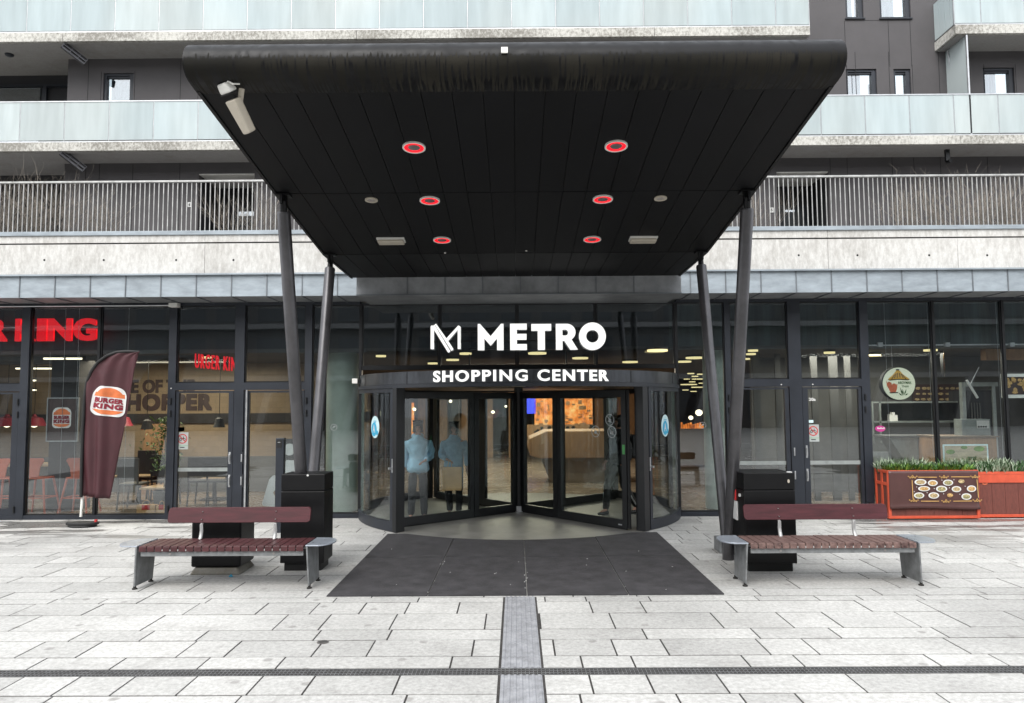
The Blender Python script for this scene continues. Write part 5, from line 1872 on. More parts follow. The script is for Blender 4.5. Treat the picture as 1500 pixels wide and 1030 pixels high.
# second red sign deeper inside
R2 = F + 0.22
rs2 = thing('illuminated_sign', 'small slanting red lit letters seen through the pane above the left double doors', 'sign', (X(315, R2), R2, 3))
a_, b_ = P(285, 534, R2), P(345, 541, R2)
fn = lambda p: (p[0], p[1], p[2] + (p[0] - a_.x) * (-0.10))
mb = add_text(MB(), 'URGER KIN', a_.x, b_.x, Z(538.5, R2, 315), Z(517.5, R2, 315), R2, bold=0.015, depth=0.03, fn=fn, spacing=1.25)
mb.build('lettering', M['red_sign'], rs2)
# wall lettering
WL_ = BKW - 0.012
wl_ = MB()
add_text(wl_, 'HOME OF THE', X(140, WL_, 565), X(285, WL_, 565), Z(576, WL_, 225), Z(556, WL_, 225), WL_, bold=0.02, depth=0.01, fat=0.03)
add_text(wl_, 'WHOPPER', X(147, WL_, 590), X(311, WL_, 590), Z(602, WL_, 235), Z(577, WL_, 235), WL_, bold=0.02, depth=0.01, fat=0.05, spacing=1.12)
add_text(wl_, 'FREE WIFI', X(213, WL_, 640), X(250, WL_, 640), Z(642, WL_, 225), Z(636, WL_, 225), WL_, bold=0.03, depth=0.01)
wl_.build('wall_lettering', M['poster'], B)
for i, (r, mm) in enumerate(((0.30, 'bun'), (0.24, 'leaf_dark'), (0.18, 'pale'), (0.12, 'maroon'))):
    cx_, cz_ = X(228, WL_), Z(630, WL_, 225)
    sh = [arc(cx_, cz_, r, r, 0, 180, 20) + arc(cx_, cz_, r - 0.035, r - 0.035, 180, 0, 20)]
    add_shape(MB(), sh, WL_, 0.008).build('wall_emblem', M[mm], B)

# ------------------------------------------------------------------ round restaurant sign and its side-on twin
def thai_sign(px, py, rpx, Yp, squeeze, label, lit):
    c = P(px, py, Yp); r = rpx / F_PX * Yp
    o = thing('round_sign', label, 'sign', (c.x, Yp, c.z), 'round restaurant signs')
    sqz = lambda p: (c.x + (p[0] - c.x) * squeeze, p[1] + (p[0] - c.x) * (0.8 if squeeze < 1 else 0), p[2])
    mb = add_shape(MB(), [circ(c.x - r * 0.04, c.z, r * 1.03, 48)], Yp + 0.012, 0.09, fn=sqz); mb.build('drum', M['black'], o)
    mb = add_shape(MB(), [circ(c.x, c.z, r, 48)], Yp, 0.01, fn=sqz); mb.build('face', M['thai_cream' if lit else 'cream'], o)
    T = lambda u, v: (c.x + (u - 357) / 147 * r, c.z - (v - 510) / 147 * r)
    add_shape(MB(), [[T(*p) for p in ((340, 388), (362, 388), (400, 430), (455, 470), (440, 480), (350, 474), (270, 482), (256, 470), (300, 432))]], Yp - 0.004, 0.003, fn=sqz).build('roof_print', M['thai_gold'], o)
    k = MB()
    for (u, v) in ((290, 460), (315, 450), (340, 445), (368, 445), (395, 450), (420, 460)):
        add_shape(k, [[T(u - 3, v + 10), T(u + 3, v + 10), T(351 + (u - 351) * .55 + 3, v - 32), T(351 + (u - 351) * .55 - 3, v - 32)]], Yp - 0.008, 0.003, fn=sqz)
    add_shape(k, [[T(256, 470), T(270, 482), T(350, 474), T(440, 480), T(455, 470), T(440, 472), T(350, 466), T(270, 474)]], Yp - 0.008, 0.003, fn=sqz)
    add_shape(k, [[T(332, 378), T(362, 378), T(362, 389), T(332, 389)]], Yp - 0.008, 0.003, fn=sqz)
    add_shape(k, [[T(262, 590), T(348, 588), T(340, 596), T(268, 598)]], Yp - 0.008, 0.003, fn=sqz)
    k.build('line_print', M['black'], o)
    k = MB()
    add_shape(k, [[T(*p) for p in ((240, 478), (250, 505), (262, 490), (285, 500), (290, 520), (310, 505), (330, 520), (340, 515), (334, 560), (322, 592), (276, 592), (262, 560), (246, 530))]], Yp - 0.005, 0.003, fn=sqz)
    k.build('vessel_print', M['thai_red'], o)
    k = MB()
    for (u0, v0, u1, v1) in ((385, 622, 365, 545), (392, 618, 385, 560), (398, 618, 420, 560), (380, 622, 350, 595), (405, 618, 435, 600)):
        dx, dv = u1 - u0, v1 - v0; L = math.hypot(dx, dv); nx, nv = -dv / L * 6, dx / L * 6
        add_shape(k, [[T(u0, v0), T(u0 + dx * .5 + nx, v0 + dv * .5 + nv), T(u1, v1), T(u0 + dx * .5 - nx, v0 + dv * .5 - nv)]], Yp - 0.005, 0.003, fn=sqz)
    (ax, az), (bx, bz) = T(345, 514), T(470, 490)
    add_text(k, 'AROYMAK', ax, bx, az, bz, Yp - 0.008, bold=0.02, depth=0.003, fn=sqz)
    (ax, az), (bx, bz) = T(378, 545), T(440, 527)
    add_text(k, 'THAI', ax, bx, az, bz, Yp - 0.008, bold=0.01, depth=0.003, fn=sqz)
    k.build('leaf_print', M['leaf_dark'], o)
    return o


o = thai_sign(1317, 562, 23.5, F + 0.06, 1.0, 'round pale cream lit sign with a straw roof, bowl and leaves behind the window', True)
MB().tube([(X(1311, F + .06), F + 0.09, Z(537, F, 1311)), (X(1311, F + .06), F + 0.09, CE)], 0.003, 6).build('hanging_wire', M['alu'], o)
o = thai_sign(1383, 531, 21, F + 1.3, 0.5, 'narrow side-on round sign in dim tan deeper behind the restaurant window', False)

# ------------------------------------------------------------------ orange planters with plants
def G2(px, py): return G(px, py)


q0, q1 = G(1308, 760), G(1435, 760)
PYF = q0.y
PYF = 11.88
pz = Z(689, PYF, 1370)
x0, x1 = X(1301, PYF, 720), X(1434.5, PYF, 720)
pl = thing('planter_box', 'orange framed planter with a brown menu banner across its front, full of leafy plants', 'planter', ((x0 + x1) / 2, PYF, 0), 'orange planter boxes')


def planter(root, x0, x1, y0, y1, ztop, rail=0.0, braces=True):
    fr = MB(); t = 0.045
    for (a, b) in ((x0, y0), (x1 - t, y0), (x0, y1 - t), (x1 - t, y1 - t)):
        fr.box(a, a + t, b, b + t, 0.015, ztop)
    for yy in (y0, y1 - t):
        fr.box(x0 + t, x1 - t, yy + 0.002, yy + t - 0.002, ztop - t, ztop - 0.001); fr.box(x0 + t, x1 - t, yy + 0.002, yy + t - 0.002, 0.016, 0.06)
    if rail: fr.box(x0 + t, x1 - t, y0 + 0.004, y0 + t - 0.004, ztop - t - rail, ztop - t - 0.001)
    for xx in (x0, x1 - t):
        fr.box(xx + 0.002, xx + t - 0.002, y0 + t, y1 - t, ztop - t, ztop - 0.001); fr.box(xx + 0.002, xx + t - 0.002, y0 + t, y1 - t, 0.016, 0.06)
        fr.box(xx + 0.003, xx + t - 0.003, (y0 + y1) / 2 - 0.03, (y0 + y1) / 2 + 0.03, 0.061, ztop - t - 0.001)
        fr.box(xx + 0.004, xx + t - 0.004, y0 + t, y1 - t, ztop - 0.24, ztop - 0.19)
    fr.build('frame', M['orange_metal'], root, bevel=0.004)
    b_ = MB()
    n_ = max(3, int((x1 - x0) / 0.21))
    for i in range(n_):
        a = x0 + t + (x1 - x0 - 2 * t) * i / n_; b = x0 + t + (x1 - x0 - 2 * t) * (i + 1) / n_
        b_.box(a + 0.002, b - 0.002, y0 + 0.018, y0 + 0.03, 0.061, ztop - t - rail - 0.001)
    b_.build('front_boards', M['rust_board'], root)
    b_ = MB()
    b_.box(x0 + 0.018, x0 + 0.028, y0 + t, y1 - t, 0.061, ztop - t); b_.box(x1 - 0.028, x1 - 0.018, y0 + t, y1 - t, 0.061, ztop - t); b_.box(x0 + t, x1 - t, y1 - 0.03, y1 - 0.02, 0.061, ztop - t)
    b_.build('side_boards', M['rust_board'], root)
    MB().box(x0 + 0.03, x1 - 0.03, y0 + 0.032, y1 - 0.032, ztop - 0.14, ztop - 0.05).build('soil', M['soil'], root)


PB = F - 0.09
planter(pl, x0, x1, PYF, PB, pz)
pl2y = PYF + 0.10
x2 = x1 + 0.02
pl2 = thing('planter_box', 'plain orange framed planter with rust boards at the right edge of the photo', 'planter', (x2 + 0.6, pl2y, 0), 'orange planter boxes')
planter(pl2, x2, x2 + 1.75, pl2y, PB, Z(691, pl2y, 1470), rail=0.13)
add_text(MB(), 'S', x2 + 0.10, x2 + 0.19, 0.52, 0.66, pl2y + 0.012, bold=0.01, depth=0.002).build('faded_print', M['thai_red'], pl2)

# banner with dishes
bz1, bz0 = pz - 0.008, Z(745, PYF, 1370)
bn_ = MB()
NXb, NZb = 30, 14
for i in range(NXb + 1):
    for j in range(NZb + 1):
        u, v = i / NXb, j / NZb
        dy = -0.012 - 0.006 * math.sin(u * 9 + v * 3) * (1 - v) - 0.02 * (max(0, 0.15 - v) / 0.15) ** 2
        bn_.v.append((x0 + 0.01 + (x1 - x0 - 0.02) * u, PYF + dy, bz0 + (bz1 - bz0) * v + 0.012 * math.sin(u * 5) * (1 - v)))
for i in range(NXb):
    for j in range(NZb):
        k = i * (NZb + 1) + j
        bn_.f.append((k, k + NZb + 1, k + NZb + 2, k + 1)); bn_.mi.append(0)
ban = bn_.build('menu_banner', M['banner'], pl, smooth=True)
sm_ = ban.modifiers.new('solid', 'SOLIDIFY'); sm_.thickness = 0.003
BYp = PYF - 0.026
T = lambda u, v: (X(1260 + u / 6.25, PYF, 720), Z(620 + v / 6.25, PYF, 1260 + u / 6.25))
gb = MB()


def seg2(mb, a, b, w, Y):
    dx, dz = b[0] - a[0], b[1] - a[1]; L = math.hypot(dx, dz); nx, nz = -dz / L * w / 2, dx / L * w / 2
    add_shape(mb, [[(a[0] + nx, a[1] + nz), (b[0] + nx, b[1] + nz), (b[0] - nx, b[1] - nz), (a[0] - nx, a[1] - nz)]], Y, 0.002)


for (a, b) in (((530, 493), (700, 493)), ((830, 490), (1000, 490)), ((545, 712), (710, 712)), ((840, 712), (1010, 710)), ((472, 520), (474, 690)), ((1066, 515), (1072, 680))):
    seg2(gb, T(*a), T(*b), 0.012, BYp)
for (u, v) in ((478, 490), (1050, 488), (765, 490), (480, 705), (1060, 705), (775, 712)):
    for (du, dv, rr_) in ((0, 0, 12), (-22, 6, 8), (22, 6, 8), (-38, -4, 6), (38, -4, 6), (0, -10, 7)):
        (cx_, cz_) = T(u + du, v + dv); r = rr_ / 6.25 / F_PX * PYF
        add_shape(gb, [circ(cx_, cz_, r, 10), circ(cx_, cz_, r * 0.45, 8)], BYp, 0.002)
gb.build('gold_border', M['gold'], ban)
food = [mat('dish_' + n, c, 0.6, var=0.35, scale=45, col2=c2) for n, c, c2 in (('noodle', (0.35, 0.18, 0.05), (0.7, 0.55, 0.3)), ('curry', (0.5, 0.2, 0.06), (0.75, 0.5, 0.2)), ('green', (0.10, 0.16, 0.05), (0.6, 0.5, 0.25)))]
plates = MB(); dishes = MB()
for i, (u, v, a, b) in enumerate(((548, 538, 54, 27), (660, 546, 44, 27), (800, 543, 46, 27), (922, 530, 38, 25), (578, 598, 54, 23), (738, 600, 50, 28), (874, 602, 43, 27), (1012, 598, 42, 29), (530, 660, 46, 27), (664, 660, 48, 28), (812, 658, 36, 25), (962, 670, 45, 29))):
    (cx_, cz_) = T(u, v); k_ = 1 / 6.25 / F_PX * PYF
    if i not in (3, 10): add_shape(plates, [circ(cx_, cz_, a * k_, 24, b * k_)], BYp, 0.002)
    add_shape(dishes, [circ(cx_, cz_, a * k_ * 0.74, 20, b * k_ * 0.70)], BYp - 0.003, 0.002, mi=i % 3)
for (u, v) in ((855, 516), (745, 520), (955, 575), (810, 590), (672, 597), (512, 582), (755, 645), (605, 635), (903, 648), (487, 625)):
    (cx_, cz_) = T(u, v); add_shape(plates, [circ(cx_, cz_, 0.007, 8)], BYp, 0.002)
plates.build('plate_print', M['white'], ban); dishes.build('dish_print', food, ban)


def foliage(name, x0, x1, y0, y1, z, n, hmin, hmax, wdt, mats, parent, seed, spread=0.5):
    rr = random.Random(seed); mb = MB()
    for i in range(n):
        bx, by = rr.uniform(x0, x1), rr.uniform(y0, y1)
        h = rr.uniform(hmin, hmax); a = rr.uniform(0, 2 * PI); tl_ = rr.uniform(0.05, spread)
        d = Vector((math.cos(a) * tl_, math.sin(a) * tl_, 1)).normalized()
        sd = Vector((-math.sin(a), math.cos(a), 0)) * wdt * rr.uniform(0.7, 1.3)
        b0 = Vector((bx, by, z + rr.uniform(-0.02, 0.03)))
        m1 = b0 + d * h * 0.55 + Vector((0, 0, 0)); tip = b0 + d * h + Vector((math.cos(a), math.sin(a), -0.2)) * h * 0.15
        k = len(mb.v); mi = rr.randrange(len(mats))
        mb.v += [tuple(b0 - sd * 0.4), tuple(b0 + sd * 0.4), tuple(m1 + sd), tuple(tip), tuple(m1 - sd)]
        mb.f.append((k, k + 1, k + 2, k + 3, k + 4)); mb.mi.append(mi)
    return mb.build(name, mats, parent)


lf = [M['leaf'], M['leaf_pale'], M['leaf_dark']]


def plant(i, xa, xb, ya, yb, kind, label):
    o = thing('potted_plant', label, 'plant', ((xa + xb) / 2, (ya + yb) / 2, pz - 0.05), 'plants in the orange planters')
    zb_ = pz - 0.05
    if kind == 'low':
        foliage('foliage', xa, xb, ya, yb, zb_, 700, 0.06, 0.16, 0.013, [M['leaf'], M['leaf'], M['leaf_dark']], o, 30 + i, 0.9)
    elif kind == 'spiky':
        foliage('foliage', xa, xb, ya, yb, zb_, 260, 0.10, 0.25, 0.010, [M['leaf_pale'], M['leaf_dark'], M['leaf_pale']], o, 30 + i, 0.7)
    else:
        foliage('foliage', xa, xb, ya, yb, zb_, 300, 0.08, 0.20, 0.010, [M['leaf_dark'], M['leaf_dark'], M['leaf_pale']], o, 30 + i, 0.7)
    st = MB(); rr = random.Random(i)
    for k in range(8):
        u, v = rr.uniform(xa, xb), rr.uniform(ya, yb); st.tube([(u, v, zb_ - 0.01), (u + 0.01, v, zb_ + 0.08)], 0.004, 5)
    st.build('stem', M['twig'], o)


ym = (PYF + PB) / 2
pxl = lambda px: X(px, PYF + 0.1, 680)
plant(0, pxl(1299), pxl(1330), PYF + .06, ym, 'low', 'fresh green low tuft at the left front corner of the banner planter')
plant(1, pxl(1331), pxl(1372), PYF + .06, ym, 'low', 'fresh green low tuft in the middle front of the banner planter')
plant(2, pxl(1373), pxl(1424), PYF + .06, ym, 'low', 'fresh green low tuft at the right front of the banner planter')
plant(3, pxl(1295), pxl(1322), ym, PB - .06, 'spiky', 'pale tipped spiky plant at the back left corner of the banner planter')
plant(4, pxl(1323), pxl(1362), ym, PB - .06, 'spiky', 'pale spiky plant behind the middle tuft of the banner planter')
plant(5, pxl(1363), pxl(1394), ym, PB - .06, 'dark', 'dark blue green spiky plant under the green food poster')
plant(6, pxl(1395), pxl(1428), ym, PB - .06, 'spiky', 'pale spiky plant at the back right corner of the banner planter')
plant(7, pxl(1434), pxl(1456), PYF + .1, PB - .08, 'dark', 'dark purplish spiky plant at the left end of the plain planter')
plant(8, pxl(1457), pxl(1482), PYF + .1, PB - .08, 'spiky', 'white tipped spiky plant in the middle of the plain planter')
plant(9, pxl(1483), pxl(1520), PYF + .1, PB - .08, 'dark', 'dark plant in the plain planter at the right edge of the photo')

# ------------------------------------------------------------------ restaurant interior, right
def rp(px, py, Y): return P(px, py, Y)


def boxpx(mb, px0, px1, py0, py1, Y, dep):
    mb.box(X(px0, Y, (py0 + py1) / 2), X(px1, Y, (py0 + py1) / 2), Y, Y + dep, Z(py1, Y, (px0 + px1) / 2), Z(py0, Y, (px0 + px1) / 2)); return mb


KY = 14.6
ks = thing('kitchen_shelf', 'pale metal shelving unit with a counter behind the round restaurant sign', 'shelf', (X(1340, KY), KY, 0))
m_ = MB()
for px in (1279, 1290, 1410): boxpx(m_, px - 1, px + 1.2, 588, 650, KY, 0.04)
for py in (588, 617): boxpx(m_, 1279, 1412, py, py + 2.2, KY, 0.4)
m_.build('shelf_frame', M['steel'], ks)
boxpx(MB(), 1292, 1409, 591, 616, KY + 0.39, 0.02).build('back_panel', M['wall_grey'], ks)
boxpx(MB(), 1302, 1325, 641, 705, KY - 0.2, 0.7).build('lower_cabinet', M['steel'], ks)
m_ = MB()
for px, hh in ((1305, 607), (1309, 604), (1313, 608)): boxpx(m_, px - 2, px + 2, hh, 617, KY + 0.1, 0.08)
m_.build('jars', M['white_plastic'], ks)
ct = thing('service_counter', 'grey service counter with a slanted end under the kitchen shelf', 'counter', (X(1330, 14.0), 14.0, 0))
cm = MB().prism([(X(1301, 14.0), Z(641, 14.0, 1300)), (X(1375, 14.0), Z(641, 14.0, 1375)), (X(1375, 14.0), 0.0), (X(1320, 14.0), 0.0), (X(1320, 14.0), Z(672, 14.0, 1320))], 'y', 14.0, 14.4)
cm.build('front_panel', M['steel'], ct)
boxpx(MB(), 1298, 1378, 638, 641, 13.95, 0.5).build('counter_top', M['wall_grey'], ct)
boxpx(MB(), 1279, 1302, 662, 685, 13.9, 0.05).build('leaning_frame', M['alu'], ct)
cn = thing('till_counter', 'brown timber counter with a pale screen unit on top behind the right window', 'counter', (X(1420, 13.4), 13.4, 0))
boxpx(MB(), 1378, 1462, 641, 740, 13.3, 0.7).build('counter_body', M['timber'], cn)
boxpx(MB(), 1376, 1464, 639, 641, 13.27, 0.76).build('counter_top', M['wall_warm'], cn)
tm = thing('screen_unit', 'pale green-grey screen unit standing on the brown timber counter', 'screen', (X(1430, 13.5), 13.5, 1.2))
boxpx(MB(), 1409, 1451, 614, 639, 13.5, 0.25).build('housing', M['steel'], tm, bevel=0.01)
boxpx(MB(), 1431, 1449, 616, 627.5, 13.49, 0.009).build('label_plate', M['white'], tm)
gm = MB()
for px in (1433, 1436.5, 1440, 1443.5): boxpx(gm, px, px + 2, 624, 626.5, 13.482, 0.006)
gm.build('label_print', M['black'], tm)
# food poster leaning in the window
PPY = F + 0.16
fpz = thing('food_poster', 'pale food poster with wooden board and salads in a white frame low in the window', 'poster', (X(1415, PPY), PPY, 1))
boxpx(MB(), 1382, 1448, 651, 684, PPY, 0.015).build('frame', M['sticker_pale'], fpz)
boxpx(MB(), 1384, 1446, 653, 683, PPY - 0.003, 0.0025).build('print', mat('poster_wood', (0.40, 0.34, 0.22), 0.6, var=0.15, scale=5, stretch=(1, 1, 6)), fpz)
m_ = MB()
for (px, py, r) in ((1392, 662, 0.075), (1412, 655.5, 0.055), (1434, 657.5, 0.09)):
    q = P(px, py, PPY); m_.disc((q.x, q.z), r, r * 0.5, PPY - 0.006, PPY - 0.0035, 20)
m_.build('bowl_print', M['leaf'], fpz)
add_text(MB(), 'mat', X(1414, PPY), X(1427, PPY), Z(674, PPY, 1420), Z(668, PPY, 1420), PPY - 0.006, bold=0.02, depth=0.002).build('word_print', M['leaf_dark'], fpz)
fp2 = thing('food_poster', 'white framed photo of breaded snacks hanging higher in the far right window', 'poster', (X(1490, PPY), PPY, 1.8))
boxpx(MB(), 1467, 1545, 547.5, 583, PPY, 0.015).build('frame', M['white_plastic'], fp2)
boxpx(MB(), 1471, 1541, 552, 578, PPY - 0.003, 0.0025).build('print', M['poster'], fp2)
m_ = MB(); rr = random.Random(9)
for k in range(22):
    q = P(rr.uniform(1474, 1520), rr.uniform(555, 575), PPY); m_.disc((q.x, q.z), rr.uniform(0.03, 0.05), rr.uniform(0.02, 0.04), PPY - 0.006 - k * 0.0004, PPY - 0.0035, 12)
m_.build('snack_print', food[1], fp2)
mg = tag(MB().disc((X(1289, F - 0.02), Z(628, F, 1289)), 0.085, 0.05, F - 0.004, F - 0.001, 24).build('magenta_sticker', M['magenta'], B), '', '')
for k_ in ('label', 'category'): del mg[k_]
k_ = MB()
for i_ in range(5): k_.box(X(1284 + i_ * 2.2, F), X(1285.5 + i_ * 2.2, F), F - 0.006, F - 0.0045, Z(628.5, F, 1289), Z(626 + (i_ % 2), F, 1289))
k_.build('sticker_print', M['white'], mg)
wbm = thing('timber_beam', 'brown timber beam across the far right window above the snack photo', 'beam', (X(1475, 13.2), 13.2, 2.6))
boxpx(MB(), 1444, 1560, 511, 527, 13.2, 0.15).build('beam', M['timber'], wbm)
mp_ = thing('menu_board', 'dark wall panel of small round dish pictures behind the right restaurant window', 'menu board', (X(1370, 15.3), 15.3, 1.6))  # brown menu reflection in the glass, modelled as a solid panel with dots
boxpx(MB(), 1338, 1412, 563, 590, 15.3, 0.05).build('panel', M['poster'], mp_)
m_ = MB(); rr = random.Random(5)
for k in range(22):
    q = P(1344 + (k % 8) * 8.6 + rr.uniform(-1, 1), 569 + (k // 8) * 8, 15.3); m_.disc((q.x, q.z), rr.uniform(0.035, 0.05), rr.uniform(0.02, 0.03), 15.285, 15.298, 14)
m_.build('dish_pictures', food[0], mp_)
fr2 = thing('tall_fridge', 'tall dark fridge cabinet with pale edge posts behind the right window', 'fridge', (X(1447, 14.3), 14.3, 0))
boxpx(MB(), 1420, 1456, 572, 735, 14.3, 0.6).build('cabinet', M['seat_dark'], fr2)
m_ = MB()
for px in (1424, 1428, 1432, 1436): boxpx(m_, px, px + 1.3, 590, 640, 14.28, 0.015)
m_.build('vent_slats', M['wall_grey'], fr2)
m_ = MB()
for px in (1413, 1457): boxpx(m_, px, px + 5, 560, 735, 14.27, 0.1)
boxpx(m_, 1413, 1462, 560, 566, 14.26, 0.1)
m_.build('edge_post', M['steel'], fr2)
# fallen strip lamp
sl_ = thing('hanging_tube', 'short slanting white tube hanging inside the right-hand restaurant window', 'tube', (X(1425, 12.9), 12.9, 2))
MB().tube([P(1416, 557, 12.9), P(1432, 583, 12.9)], 0.02, 10).build('tube_body', M['white'], sl_, smooth=True)
MB().tube([P(1422, 562, 12.9), P(1434, 538, 12.95)], 0.005, 6).build('tube_arm', M['alu'], sl_)
# light string rail in the right unit
m_ = MB()
m_.box(fx(1270), 9.5, F + 0.12, F + 0.14, Z(506, F, 1300), Z(504, F, 1300))
for px in (1298, 1398, 1494): m_.box(fx(px) - 0.04, fx(px) + 0.04, F + 0.10, F + 0.15, Z(507, F, px), Z(501, F, px))
m_.build('cable_rail', M['alu'], B)
m_ = MB()
for px in (1297, 1360, 1461, 95, 188, 115): m_.tube([(X(px, F + .12, 500), F + 0.12, 0.1), (X(px, F + .12, 500), F + 0.12, zHead)], 0.0035, 6)
m_.build('tension_wire', M['alu'], B)
# curtains / fins behind the right doors' overlights
m_ = MB()
for (px, w_) in ((1105, 10), (1137, 8), (1190, 9), (1217, 12), (1240, 8)):
    m_.box(X(px, 14.2), X(px + w_, 14.2), 14.2, 14.25, 0.0, CE)
m_.build('interior_fin', M['wall_grey'], B)

# ------------------------------------------------------------------ ceiling lamps
def lamp_disc(px, py, Yl, r, label):
    zc = CE - 0.075
    q = G(px, py, zc)
    if q.y > 30: q = P(px, py, 27.0)
    r = r * q.y / Yl * 1.0
    o = thing('ceiling_light', label, 'ceiling light', tuple(q), 'lit discs inside the centre')
    MB().lathe(tuple(q), [(r, 0.0), (r, 0.03)], 24).build('diffuser', M['warm_disc'], o)
    MB().lathe((q.x, q.y, q.z + 0.0305), [(r * 1.08, 0), (r * 1.08, 0.03)], 24).build('housing', M['frame_black'], o)
    if CE - q.z > 0.1: MB().tube([(q.x, q.y, q.z + 0.06), (q.x, q.y, CE)], 0.006, 6).build('rod', M['frame_black'], o)


for i, (px, py, Yl, r, lb) in enumerate((
        (787, 519, 15.5, 0.19, 'wide yellow lit disc just right of the middle letters of the big sign'),
        (850, 526, 18.0, 0.19, 'yellow lit disc below the last letters of the big sign'),
        (963, 515, 15.5, 0.21, 'wide yellow lit disc right of the big sign, before the right window'),
        (923, 531.5, 19.5, 0.20, 'small yellow lit disc low above the right end of the door fascia'),
        (682, 519.5, 17.5, 0.14, 'small yellow lit disc below the slanted emblem'),
        (663, 528.5, 20.0, 0.17, 'low yellow lit disc left of centre below the emblem'),
        (634, 533.5, 22.0, 0.15, 'lowest yellow lit disc left of the emblem'),
        (558, 523, 17.5, 0.12, 'dim lit disc above the left end of the door fascia'),
        (511, 528, 17.5, 0.14, 'lit disc seen between the left columns and the revolving door'),
        (1018, 525.5, 16.5, 0.20, 'large lit disc inside the pane right of the revolving door'),
        (1002, 531, 19.0, 0.18, 'lit disc beside the large disc right of the revolving door'),
        (1009, 564, 24.0, 0.26, 'far lit disc deep inside, right of the revolving door'),
        (1023, 556, 26.0, 0.22, 'far small lit disc deep inside by the pale right pillar'),
        (1021, 568, 27.0, 0.2, 'farthest small lit disc deep inside by the pale right pillar'),
        (1278, 522, 14.5, 0.15, 'yellow lit disc at the left of the right restaurant ceiling'),
        (1363, 514.5, 14.2, 0.12, 'yellow lit disc left of the side-on round sign'),
        (1215, 518, 14.0, 0.10, 'single lit disc above the right double doors'),
        (302, 525, 15.5, 0.10, 'lit disc above the small red letters'),
        (8, 544, 15.5, 0.14, 'lit disc at the far left edge of the photo'))):
    lamp_disc(px, py, Yl, r, lb)
lamps = ((65, 525.5, 92, 525.5, 13.8), (98, 525.5, 119, 525.5, 13.8), (44, 540, 75, 540, 14.6), (117, 536, 145, 539.5, 14.4), (41, 557.5, 52, 557.5, 15.8), (41, 571.5, 52, 571.5, 15.9), (24, 540, 31, 540, 15.0))
lbl = ('longest bright strip light at the top of the left restaurant window', 'bright strip light just right of the longest one above the poster', 'strip light left of the dark pillar', 'slightly tilted strip light next to the flag mast',
       'upper short strip light beside the door frame', 'lower short strip light beside the door frame', 'stub of strip light above the far left door')
for (a0, b0, a1, b1, Yl), lb in zip(lamps, lbl):
    Yl = min(G((a0 + a1) / 2, (b0 + b1) / 2, CE - 0.08).y, 15.9)
    p, q = P(a0, b0, Yl), P(a1, b1, Yl)
    o = thing('strip_light', lb, 'ceiling light', ((p.x + q.x) / 2, Yl, p.z), 'strip lights in the left restaurant')
    m_ = MB(); m_.obox((p + q) / 2, (q - p).length, 0.06, 0.03, (q - p).to_track_quat('X', 'Z').to_matrix()); m_.build('tube', M['warm_lamp'], o)
    m_ = MB(); m_.obox((p + q) / 2 + Vector((0, 0, 0.032)), (q - p).length * 1.02, 0.08, 0.03, (q - p).to_track_quat('X', 'Z').to_matrix()); m_.build('housing', M['frame_black'], o)


def area(name, loc, size, energy, col, sy=None):
    d = bpy.data.lights.new(name, 'AREA'); d.energy = energy; d.size = size; d.color = col
    d.shape = 'RECTANGLE'; d.size_y = sy or size
    o = bpy.data.objects.new(name, d); COL.objects.link(o); o.location = loc
    return o


# the centre's own ceiling lighting, gathered into a few soft lamps under the ceiling
area('restaurant_ceiling_lamp', (-7.0, 14.4, CE - 0.05), 3.0, 55, (1.0, 0.86, 0.66), 1.5)
area('mall_ceiling_lamp', (0.3, 21.0, CE - 0.05), 4.0, 110, (1.0, 0.86, 0.66), 6.0)
area('mall_ceiling_lamp', (0.3, 16.8, CE - 0.05), 3.0, 28, (1.0, 0.88, 0.70), 1.5)
area('thai_ceiling_lamp', (6.6, 14.0, CE - 0.05), 2.5, 38, (1.0, 0.93, 0.80), 1.0)

for (px, py) in ((1012, 548), (1018, 552), (1026, 549), (1006, 556), (1014, 560), (1028, 562), (1004, 572), (1016, 574), (1103, 515), (1100, 520), (1092, 527), (1040, 519)):
    q = G(px, py, CE - 0.03)
    if q.y > 30: q = P(px, py, 28.0)
    o = thing('ceiling_spot', 'tiny lit ceiling spot in the scatter of spots inside, right of the revolving door', 'ceiling light', tuple(q), 'tiny ceiling spots right of the door')
    MB().lathe(tuple(q), [(0.06 + q.y * 0.002, 0.0), (0.06 + q.y * 0.002, 0.03)], 16).build('diffuser', M['warm_disc'], o)


# pendant lamps
def pendant(px, py, Yl, label, wide=0.26, lit=True, m=None):
    q = P(px, py, Yl)
    o = thing('pendant_lamp', label, 'pendant lamp', (q.x, Yl, q.z), 'pendant lamps in the left restaurant')
    MB().lathe((q.x, Yl, q.z), [(wide, 0), (wide * 0.85, 0.05), (wide * 0.62, 0.16), (wide * 0.18, 0.19), (wide * 0.1, 0.24)], 24).build('lamp_shade', m or M['maroon'], o, smooth=True)
    MB().tube([(q.x, Yl, q.z + 0.24), (q.x, Yl, CE)], 0.006, 6).build('cord', M['black'], o)
    if lit: MB().lathe((q.x, Yl, q.z - 0.03), [(0.02, 0), (0.055, 0.02), (0.06, 0.05), (0.03, 0.08)], 14).build('bulb', M['warm_lamp'], o, smooth=True)


pendant(10, 624, 15.2, 'wide maroon pendant lamp seen through the far left glass door', 0.34)
pendant(50, 624, 15.2, 'wide maroon pendant lamp between the door frame and the poster', 0.24)
pendant(179, 624, 14.6, 'maroon pendant lamp half hidden behind the flag', 0.2)
pendant(321, 626, 14.2, 'plain black unlit pendant lamp behind the left leaf of the double doors', 0.11, False, M['black'])
pendant(215, 629, 14.0, 'small dark pendant lamp below the arched wall emblem', 0.11, False, M['black'])

